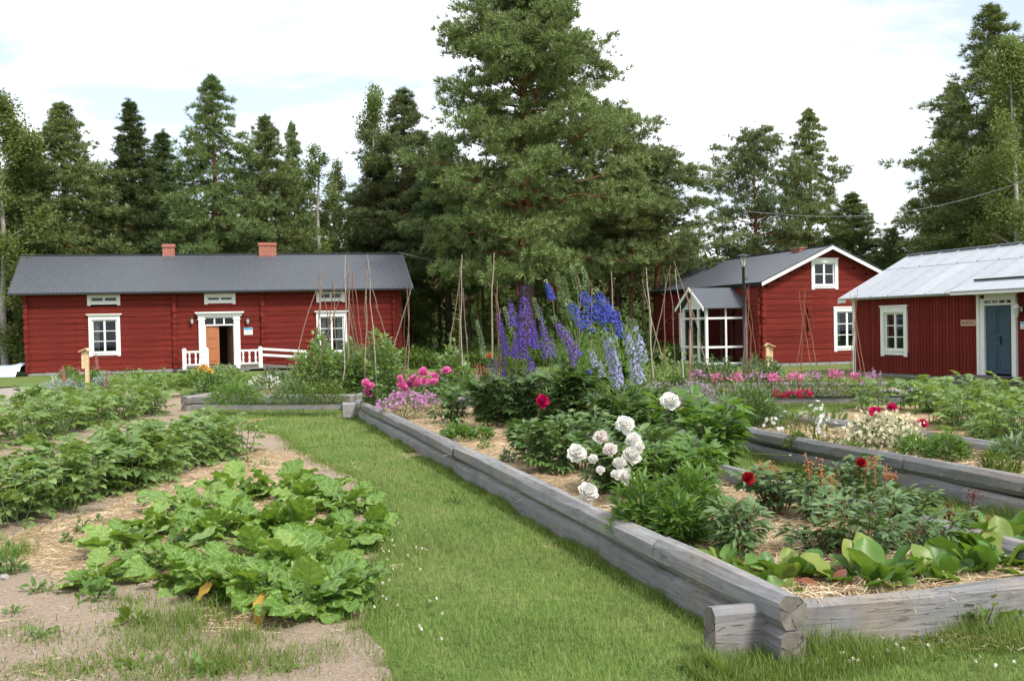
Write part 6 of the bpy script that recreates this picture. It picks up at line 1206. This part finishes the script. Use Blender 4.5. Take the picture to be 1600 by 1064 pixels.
# ---------------------------------------------------------------- bed 2 and beyond
bush('aster_plant', 'dense dark green bushy plant without flowers in the second bed', 'perennial', 1172, 668, 125, 600, NARROW, 3600, .085, 'peonyleaf', up=.8, seed=31, hollow=.2, stems=30)
for lb, px, py, w_, ty, sd in (('haze of tiny mauve flowers at the far left of the second bed', 1030, 640, 70, 600, 32), ('haze of dusty mauve flowers right of the first, before the pink row', 1085, 636, 80, 598, 33)):
    bush('catmint_plant', lb, 'flowering plant', px, py, w_, ty, NARROW, 1500, .06, 'bean', up=.8, seed=sd, flowers=('pmauve', 150, .04, .15, .05), hollow=.1)
t, b, _ = bush('cream_flower_bush', 'cream-flowered bushy plant in the second bed under three magenta peonies', 'flowering plant', 1380, 700, 122, 648, OV, 900, .07, 'peonyleaf', up=.3, seed=34, flowers=('pcream', 230, .05, .02, .06))
blooms(t, b, [(1367, 645, 10), (1394, 638, 8), (1441, 664, 9)], 'pmagenta', b[1])
bush('fern_plant', 'bright green ferny clump right of the cream flowers', 'perennial', 1482, 718, 62, 672, NARROW, 900, .085, 'lightleaf', up=.3, seed=35); bush('fern_plant', 'bright green ferny clump in front of the cream flowers', 'perennial', 1432, 712, 62, 680, NARROW, 700, .08, 'lightleaf', up=.3, seed=36)
bush('hosta_plant', 'pale variegated narrow-leaved clump at the right edge of the second bed', 'perennial', 1590, 720, 70, 690, NARROW, 260, .16, 'bean', up=.6, seed=37); bush('hosta_plant', 'small pale variegated clump left of the cream flowers', 'perennial', 1305, 668, 50, 645, NARROW, 120, .15, 'bean', up=.4, seed=38)
bush('cabbage_plant', 'blue-green broad-leaved plant beyond the second bed at the right', 'vegetable', 1570, 690, 60, 656, OV, 200, .15, 'bean', seed=39, z=0); bush('cabbage_plant', 'blue-green broad-leaved plant beside the larger one', 'vegetable', 1540, 682, 46, 656, OV, 140, .13, 'bean', seed=40, z=0)
for k, (px, py, ty) in enumerate([(1220, 690, 655), (1290, 702, 652), (1270, 690, 628), (1330, 712, 690), (1550, 742, 700), (1505, 718, 690), (1240, 672, 640), (1450, 700, 684), (1245, 700, 675), (1575, 752, 712)]):
    bush('wild_plant', ['wispy thin plant left of the small hosta in the second bed', 'thin-stemmed plant with white flower beside the small hosta', 'tall wispy plant with white flowers in the second bed', 'low wispy herb before the cream flowers', 'loose grassy herb at the right end of the second bed', 'low green herb between the ferny clumps and the right edge', 'wispy plant right of the dense green bush', 'low green leaves touching the cream flowers', 'yellow-green low herb at the log edge of the second bed', 'grassy herb by the log at the right edge'][k], 'herb', px, py, 34 if k % 3 else 48, ty, NARROW, 110 + 120 * (k in (4, 8, 9)), .09, 'fine', up=.9, seed=50 + k, flowers=('pwhite', 4, .06, .5) if k in (0, 1, 2) else None, hollow=.1, stems=6, stem='redstem' if k % 2 else 'stem')
# pink row (sweet williams) in bed 3
for k, (px, w_) in enumerate([(1092, 40), (1120, 46), (1150, 50), (1180, 50), (1210, 42), (1240, 46), (1272, 50), (1305, 46), (1335, 40), (1365, 40)]):
    bush('sweet_william_plant', 'fine-leaved sweet william with bright pink flower heads in the row before the red houses', 'sweet william', px, 618 + (k % 2) * 2, w_, 580 + (k * 5) % 7, NARROW, 650, .07, 'fine', up=1., seed=80 + k, flowers=('ppink' if k % 3 else 'plilac', 24, .055, .8, .045), hollow=.2, group='pink sweet williams in the far bed')
for k, px in enumerate((1215, 1232, 1248, 1262)): bush('red_bedding_flower', 'tiny red flower cushion spilling over the far bed log', 'flowering plant', px, 622, 16, 610, SM, 60, .05, 'fine', seed=95 + k, flowers=('pmagenta', 14, .05, .2, .02), group='tiny red flower cushions on the far log')
for k, (px, w_) in enumerate([(1085, 44), (1110, 44), (1135, 44), (1178, 46), (1205, 44)]):
    bush('broad_bean_plant', 'grey-green broad bean plant in the row below the porch of the middle house', 'bean plant', px, 598, w_, 552 + k % 3 * 4, OV, 420, .13, 'bean', z=0, up=.6, seed=100 + k, D=29, group='broad beans below the porch', hollow=.2)
for k, (px, w_, ty) in enumerate([(1010, 50, 556), (1040, 50, 548), (1068, 44, 560)]): bush('pea_vine', ['pale pea vine climbing the leftmost poles before the porch', 'tall pea vine between the poles before the porch', 'pea vine right of the poles before the porch'][k], 'pea vine', px, 612, w_, ty, SM, 600, .11, 'pea', z=0, seed=110 + k, D=24.5, hollow=.1, stems=14, up=.4)
# ---------------------------------------------------------------- left far bed
for k, (px, py, w_, ty, tp, n, ls, mt, fl, lb) in enumerate([
    (330, 618, 60, 584, OV, 520, .12, 'peonyleaf', None, 'dark green leafy plant at the left end of the far left bed'), (368, 632, 96, 594, NARROW, 1700, .11, 'lightleaf', None, 'dense bright green bushy plant at the front of the far left bed'), (345, 600, 110, 572, OV, 900, .13, 'potato', None, 'row of leafy green plants before the doorway of the long house'),
    (415, 618, 60, 584, NARROW, 700, .09, 'fine', ('pwhite', 26, .05, .3), 'grey-green plant with small white flowers in the far left bed'), (455, 632, 80, 588, NARROW, 1500, .09, 'peonyleaf', None, 'low dark green mass in front of the pea vines'), (508, 632, 76, 590, NARROW, 1200, .09, 'fine', None, 'fine green plants at the foot of the pea vines by the corner'), (300, 606, 60, 578, OV, 500, .14, 'potato', None, 'leafy green plant left of the yellow flowers'), (430, 602, 60, 577, OV, 500, .12, 'bean', ('pmauve', 20, .05, .4), 'bluish-flowered plant below the ramp of the long house')]):
    bush('bed_plant', lb, 'garden plant', px, py, w_, ty, tp, n, ls, mt, seed=130 + k, flowers=fl, hollow=.2, up=.6)
bush('yellow_flower_plant', 'yellow-flowered plant before the doorway of the long house', 'flowering plant', 320, 604, 36, 571, NARROW, 260, .1, 'fine', seed=140, flowers=('pyellow', 26, .09, .55, .04), up=.8)
def pea(lb, px, w_, ty, D, n=1500, mat='pea', seed=0, fl=None): return bush('pea_vine', lb, 'pea vine', px, 600, w_, ty, SM, n, .135, mat, z=.1, D=D, seed=seed, hollow=.15, stems=26, up=.4, flowers=fl)
pea('large pale green pea vine mound before the right window of the long house', 500, 110, 528, 25.6, 3000, seed=151); pea('pea vine mound around the tall birch pole', 548, 90, 540, 25.2, 2200, seed=152); pea('pea vine climbing the crossing poles by the right gable end', 596, 88, 520, 24.8, 2400, seed=153); pea('small pale pea vine around the lone pole trio', 706, 66, 534, 25.6, 1300, seed=154); pea('sparse pea vine hanging at the foot of the lone pole trio', 728, 36, 570, 24.6, 420, seed=155)
bush('rose_bush', 'loose bush with dusty pink flowers between the pea vines', 'rose bush', 560, 600, 66, 540, SM, 900, .08, 'fine', z=.1, D=26.5, seed=156, flowers=('pdusty', 70, .05, .1, .06), hollow=.2, up=.5); bush('rose_bush', 'loose pink-flowered bush left of the large pea vine mound', 'rose bush', 470, 600, 60, 556, SM, 600, .08, 'fine', z=.1, D=27, seed=157, flowers=('pdusty', 40, .05, .1, .06), hollow=.2, up=.5)
# centre background bed: poppies and rusty foliage
bush('rusty_plant', 'rusty brown-leaved plant in the centre background bed', 'perennial', 752, 600, 46, 572, NARROW, 420, .14, 'redleaf', seed=160, up=.8); t, b, _ = bush('poppy_plant', 'plant with a single orange-red poppy left of the delphiniums', 'poppy', 762, 598, 26, 572, NARROW, 160, .1, 'fine', seed=161); blooms(t, b, [(763, 559, 7)], 'poppy', b[1])
bush('bed_plant', 'low grassy green plants at the left of the centre background bed', 'garden plant', 650, 598, 60, 580, NARROW, 600, .1, 'fine', seed=162, flowers=('pyellow', 8, .06, .4))
# plants beyond the potatoes on the left
for k, (px, py, w_, ty, mt, fl, lb, tp) in enumerate([(88, 612, 56, 592, 'silver', None, 'low silvery-leaved plant beside the gravel path, left one', NARROW), (118, 610, 44, 590, 'silver', None, 'low silvery-leaved plant right of the first one', NARROW), (160, 606, 36, 586, 'silver', None, 'silver plant nearest the information post', NARROW), (110, 604, 44, 572, 'lightleaf', ('pdusty', 14, .05, .4), 'light green plant with pinkish tall flowers below the left window', OV), (150, 602, 40, 578, 'lightleaf', None, 'light green plant at the foot of the information post', OV), (210, 606, 76, 578, 'potato', None, 'leafy mound right of the information post', OV), (255, 610, 70, 580, 'potato', None, 'leafy mound left of the far left bed', OV), (60, 622, 60, 606, 'lightleaf', None, 'low green leaves at the gravel path end', OV)]):
    bush('border_plant', lb, 'garden plant', px, py, w_, ty, tp, 620, .12, mt, z=0, seed=170 + k, flowers=fl, hollow=.2, up=.6)
t = T('flower_stalk', 'two tall thin dusty pink flower stalks before the left window of the long house', 'flower stalk', P(98, 520, 28) * [1, 1, 0]); b = np.array(t.location)
for xt, yt, xb in ((98, 572, 100), (150, 553, 152), (168, 578, 166)): spike(t, b, (xt, yt), (xb, yt + 24), 7, 'pdusty', 28, .8, 0, foot=np.r_[rel(xb, 600, 28, b)[:2], 0], rs=1.2)
# ---------------------------------------------------------------- grass, straw, gravel, weeds
g = np.random.default_rng(77)
B5 = np.array([(0, -.5, 0), (0, .5, 0), (.55, .36, .10), (.55, -.36, .10), (1, 0, .34)]) 
def blades(q, x, y, z, h, w, lean=.45, mi=0):
    n = len(x); a = g.uniform(0, 2 * pi, n); l_ = g.uniform(.05, lean, n); d = np.column_stack([np.cos(a) * l_, np.sin(a) * l_, np.ones(n)]); d /= np.linalg.norm(d, axis=1)[:, None]
    side = np.column_stack([-np.sin(a), np.cos(a), np.zeros(n)]); out = np.column_stack([np.cos(a), np.sin(a), np.zeros(n)]); c = np.column_stack([x, y, z]); h = h[:, None]; w = w[:, None]; b = h * g.uniform(.1, .5, (n, 1))
    v = np.stack([c - side * w / 2, c + side * w / 2, c + d * h * .55 + side * w * .38 + out * b * .2, c + d * h * .55 - side * w * .38 + out * b * .2, c + d * h + out * b - [0, 0, .0]], 1)
    i = np.arange(n)[:, None] * 5; q.add(v.reshape(-1, 3), np.concatenate([i, i + 1, i + 2, i + 3], 1), mi); q.f.append((q.f[-1][0][:, [3, 2, 2]] * 0 + np.concatenate([i + 3, i + 2, i + 4], 1) + (q.n - 5 * n), mi, False))
def in_bed(x, y, m=0.):
    dx, dy = x - O0[0], y - O0[1]; s = dx * U[0] + dy * U[1]; t = dx * V[0] + dy * V[1]
    return ((t > -.0 - m) & (t < 2.1 + m) & (s > -2.32 - m) & (s < 14.2 + m)) | ((t > 4.0 - m) & (t < 5.75 + m) & (s > -4.6) & (s < 12.5 + m)) | ((s > -2.34 - m) & (s < -2.19) & (t > -.34 - m) & (t < 2.4))
def lawn_ok(x, y): return ~inpoly(x, y, PLOTP) & ~in_bed(x, y) & ~inpoly(x, y, PLOT2P)
K = 300000; D = 4.0 * (30 / 4.0) ** g.uniform(0, 1, K); x = (g.uniform(-.60, .60, K)) * D; ok = lawn_ok(x, D); x, D = x[ok], D[ok]
patch = np.sin(x * 2.3 + D * .7) * np.sin(D * 1.9 - x) * .5 + .5; h = (.026 + .022 * patch) * g.uniform(.5, 1.4, len(x)) * (1 + D / 40); q = Geo(); blades(q, x, D, np.zeros(len(x)), h, .0028 * (D / 5) ** .8, .8)
q.build('lawn_grass', M['blade'], kind='stuff')
q = Geo(); K = 90000; D = 4.0 * (15 / 4.0) ** g.uniform(0, 1, K); x = (g.uniform(-.60, .60, K)) * D; ok = lawn_ok(x, D) & ((np.sin(x * 4.1 + 1) * np.sin(D * 3.3) + np.sin(x * 9 + D * 7) * .5) > -.1); x, D = x[ok], D[ok]; d = sph(len(x), g) * [1, 1, .35]
q.stamp(TINY, frames(d) * (g.uniform(.006, .015, len(x)) * (1 + D / 14))[:, None, None], np.column_stack([x, D, g.uniform(.012, .04, len(x))])); q.build('clover_leaves', M['cloverleaf'], kind='stuff')
# long grass along the logs and plot edges
q = Geo(); 
def edge(n, s0, s1, t0, t1, hmin, hmax):
    s = g.uniform(s0, s1, n); t = t0 + (t1 - t0) * g.uniform(0, 1, n) ** 1.5; cl = (np.sin(s * 5.1) + np.sin(s * 2.3 + 1) + np.sin(s * 11) * .6) * .25 + .5; p = ST(0, 0) + s[:, None] * U + t[:, None] * V
    blades(q, p[:, 0], p[:, 1], np.zeros(n), (hmin + (hmax - hmin) * np.clip(cl, 0, 1)) * g.uniform(.4, 1.2, n), np.full(n, .005), .5)
edge(15000, -2.3, 14, -.01, -.13, .03, .11); edge(2500, -2.8, -2.36, -.5, .3, .04, .12); edge(700, -2.7, -2.4, -.4, -.36, .08, .16); edge(8000, -1, 14, 2.12, 2.22, .05, .13); edge(9000, -4, 12, 3.98, 3.84, .06, .16)
n = 4200; t = g.uniform(-.3, 2.6, n); s = -2.37 - .35 * g.uniform(0, 1, n) ** 1.3; p = ST(0, 0) + s[:, None] * U + t[:, None] * V; blades(q, p[:, 0], p[:, 1], np.zeros(n), g.uniform(.04, .15, n) * (1 + .5 * np.sin(t * 6)), np.full(n, .0055), .6)
pe = np.array(PLOTP); pe = np.concatenate([pe + (np.roll(pe, -1, 0) - pe) * f for f in np.linspace(0, .9, 6)])
for i in range(len(pe)):
    if pe[i][1] < 24 and abs(pe[i][0]) < .62 * pe[i][1] + .5: n = int(g.integers(4, 60)); o = g.normal(size=(n, 2)) * g.uniform(.03, .13) - [.04, 0]; blades(q, pe[i][0] + o[:, 0] + .03, pe[i][1] + o[:, 1], np.zeros(n), g.uniform(.03, .10, n), np.full(n, .005), .9)
q.build('long_grass', M['weed'], kind='stuff')
# coarse grass clumps on the bare soil
q = Geo()
for px, py, r_, n, hh in [(290, 975, .30, 1000, .16), (250, 1010, .35, 800, .12), (340, 1040, .3, 900, .14), (420, 1040, .3, 500, .10), (90, 1045, .25, 500, .06), (140, 1050, .25, 500, .06), (70, 1000, .2, 300, .06), (200, 945, .25, 350, .08), (20, 985, .2, 220, .06), (240, 1060, .3, 600, .08), (15, 870, .2, 500, .2), (500, 1020, .25, 260, .08), (560, 960, .2, 260, .08), (180, 985, .3, 350, .05), (30, 1050, .25, 300, .05), (380, 1000, .2, 350, .12)]:
    n = int(n * .55); hh *= .85
    c = G(px, py); o = g.normal(size=(n, 2)) * r_ * .5; blades(q, c[0] + o[:, 0], c[1] + o[:, 1], np.full(n, .004), hh * g.uniform(.4, 1.2, n), np.full(n, .0055), .9)
q.build('rough_grass', M['weed'], kind='stuff')
# straw
def straw(q, x, y, z, L0=.03, L1=.14, w=.0026):
    n = len(x); a = g.uniform(0, 2 * pi, n); l_ = g.uniform(L0, L1, n); e = g.normal(size=n) * .16; bd = g.normal(size=n) * .25
    d = np.column_stack([np.cos(a), np.sin(a), e]); d2 = np.column_stack([np.cos(a + bd), np.sin(a + bd), -np.abs(e)]); s = np.column_stack([-np.sin(a), np.cos(a), g.normal(size=n) * .5]) * w / 2; c = np.column_stack([x, y, z]); m_ = c + d * l_[:, None] / 2; t_ = m_ + d2 * l_[:, None] / 2
    v = np.stack([c - s, c + s, m_ + s, m_ - s, t_ + s, t_ - s], 1); i = np.arange(n)[:, None] * 6; q.add(v.reshape(-1, 3), np.concatenate([np.concatenate([i, i + 1, i + 2, i + 3], 1), np.concatenate([i + 3, i + 2, i + 4, i + 5], 1)]))
q = Geo(); P_ = np.array(STRAWP); n = 60000; x = g.uniform(P_[:, 0].min() - .1, P_[:, 0].max() + .1, n); y = P_[:, 1].min() - .1 + (P_[:, 1].max() - P_[:, 1].min() + .2) * g.uniform(0, 1, n) ** 1.4
ok = inpoly(x + g.normal(size=n) * .07, y + g.normal(size=n) * .07, STRAWP); x, y = x[ok], y[ok]; straw(q, x, y, straw_z(x, y) + g.uniform(0, .02, len(x)))
q.build('loose_straw', M['straw'], kind='stuff')
n = 5000; D = 3.9 * (11 / 3.9) ** g.uniform(0, 1, n); x = g.uniform(-.6, .05, n) * D; ok = inpoly(x, D, PLOTP) & ((np.sin(x * 3 + 2) * np.sin(D * 2.6) + g.normal(size=n) * .4) > .1); q = Geo(); straw(q, x[ok], D[ok], g.uniform(.006, .02, ok.sum()), .02, .10); q.build('straw_litter', M['straw'], kind='stuff')
q = Geo(); n = 26000; s = -2.2 + 16 * g.uniform(0, 1, n) ** 1.7; t = g.uniform(.08, 2.0, n); p = ST(0, 0) + s[:, None] * U + t[:, None] * V; straw(q, p[:, 0], p[:, 1], .225 + .03 * np.sin(s * 2.1 + 1) * np.sin(t * 3 + 1) + g.uniform(.0, .035, n), .06, .2)
n = 9000; s = -1 + 13 * g.uniform(0, 1, n) ** 1.2; t = g.uniform(4.1, 5.6, n); p = ST(0, 0) + s[:, None] * U + t[:, None] * V; straw(q, p[:, 0], p[:, 1], .235 + g.uniform(0, .035, n), .08, .22, .006)
for px, py, r_, n in [(668, 714, .16, 500), (1480, 985, .22, 700), (1530, 1000, .2, 350), (490, 735, .3, 300), (600, 705, .3, 30), (700, 760, .4, 15), (830, 890, .5, 12), (760, 840, .7, 12)]:
    c = G(px, py); o = g.normal(size=(n, 2)) * r_; straw(q, c[0] + o[:, 0], c[1] + o[:, 1] * .6, .02 + g.uniform(0, .03, n))
q.build('loose_straw', M['straw'], kind='stuff')
# pebbles and crumbs
q = Geo(); n = 14000; D = 3.8 * (16 / 3.8) ** g.uniform(0, 1, n); x = g.uniform(-.62, .12, n) * D; ok = inpoly(x, D, PLOTP); x, D = x[ok], D[ok]; n = len(x); r_ = .0025 + .012 * g.uniform(0, 1, n) ** 6 + .002 * g.uniform(0, 1, n)
OC = (np.array([(1, 0, 0), (0, 1, 0), (-1, 0, 0), (0, -1, 0), (0, 0, .7), (0, 0, -.7)], float), np.array([(0, 1, 4), (1, 2, 4), (2, 3, 4), (3, 0, 4), (1, 0, 5), (2, 1, 5), (3, 2, 5), (0, 3, 5)]))
q.stamp(OC, frames(sph(n, g)) * r_[:, None, None], np.column_stack([x, D, np.full(n, .005)]), 0, True); q.build('pebbles', M['pebble'], kind='stuff')
for k, (px, py, s) in enumerate([(6, 905, .045), (24, 884, .03), (268, 742, .035)]):
    c = G(px, py); v = sph(40, g) * [1, .8, .55]; import bmesh
    bm = bmesh.new(); [bm.verts.new(a * s * (1 + .1 * g.normal())) for a in v]; bmesh.ops.convex_hull(bm, input=bm.verts); me = bpy.data.meshes.new('stone'); bm.to_mesh(me); bm.free(); me.materials.append(M['pebble']); o = put('stone', me, None, Matrix.Translation((c[0], c[1], s * .35)))
    tag(o, ['rounded grey stone at the left edge among the weeds', 'smaller pale stone behind the rounded one at the left edge', 'flat stone on the soil beside the front potato row'][k], 'stone')
# clover heads
q = Geo(); 
pts = [(px + g.normal() * 16, py + g.normal() * 10) for px, py in [(600, 860), (590, 900), (575, 925), (620, 880), (640, 900), (600, 950), (610, 845), (565, 940), (1325, 1035), (1380, 1020), (1400, 1010), (1345, 1040), (1470, 1010), (1560, 1045), (1280, 1045), (630, 870), (650, 1000), (700, 960)] for _ in range(3)]
for px, py in pts:
    c = G(px, py); s_ = sph(26, g); q.stamp((np.array([(0, -.3, 0), (.9, 0, 0), (0, .3, 0)]), np.array([[0, 1, 2]])), frames(s_) * .014, np.tile([c[0], c[1], .042], (26, 1))); q.tube([(c[0], c[1], 0), (c[0], c[1], .04)], .0015, 3, mi=1, cap=False)
q.build('clover_flowers', [M['clover'], M['stem']], kind='stuff')
# broad-leaved weeds
for k, (px, py, w_, ty, tp, n, ls, lb) in enumerate([(55, 925, 34, 912, OV, 16, .06, 'small dark-leaved weed rosette on the bare gravelly soil, far left'), (75, 870 + 55, 30, 905, OV, 14, .05, 'second small weed rosette just right of the far left one'), (150, 935, 50, 905, SM, 30, .09, 'broad-leaved weed clump under the leftmost turnip'), (210, 975, 60, 948, SM, 46, .075, 'low green weed patch in front of the straw edge'), (60, 960 + 38, 50, 985, SM, 20, .05, 'light green weed rosette in the lower left'), (215, 1040, 60, 1022, SM, 26, .06, 'weed rosette near the bottom edge, left of the grass clump'), (320, 1052, 60, 1030, SM, 30, .06, 'broad-leaved weeds at the bottom edge among grass'), (440, 1050, 40, 1035, SM, 16, .05, 'little weed at the bottom edge in front of the turnips'), (15, 895, 46, 845, NARROW, 170, .08, 'feathery green weed at the left edge beside the stone'), (1530, 985, 120, 930, SM, 60, .10, 'broad-leaved weeds growing against the front log at the right'), (1585, 975, 60, 935, OV, 40, .13, 'dandelion-like weeds at the right edge before the front log'), (1400, 790, 40, 768, SM, 60, .06, 'nettle tuft at the foot of the second bed'), (1300, 735, 40, 715, SM, 60, .06, 'green weed tuft at the foot of the second bed log, left'), (712, 785, 36, 770, SM, 30, .06, 'weed growing at the foot of the long hewn log'), (20, 960, 40, 948, SM, 14, .05, 'light green weed rosette at the left edge')]):
    bush('weed_plant', lb, 'weed', px, py, w_, ty, tp, n, ls, 'weed' if k % 2 else 'lightleaf', z=0, up=.3, seed=200 + k, hollow=.2, stems=5)
for k, (px, py, ty) in enumerate([(128, 835, 795), (153, 822, 806), (103, 848, 835), (222, 790, 775), (355, 742, 727), (372, 736, 725), (395, 734, 722), (415, 728, 716), (385, 722, 712), (180, 832, 812)]):
    bush('seedling', ['upright dark green seedling alone on the straw, tallest', 'small seedling right of the tallest one on the straw', 'tiny pale seedling on the straw before the tallest one', 'seedling on the straw touching the turnip leaves'][k] if k < 4 else 'seedling in the little group on the straw behind the turnips' if k < 9 else 'seedling between the tallest seedling and the turnips', 'seedling', px, py, 16, ty, OV, 26 if k else 44, .05, 'peonyleaf', z=.05, seed=230 + k, hollow=.1, stems=4, group='seedlings behind the turnips' if 4 <= k < 9 else None)
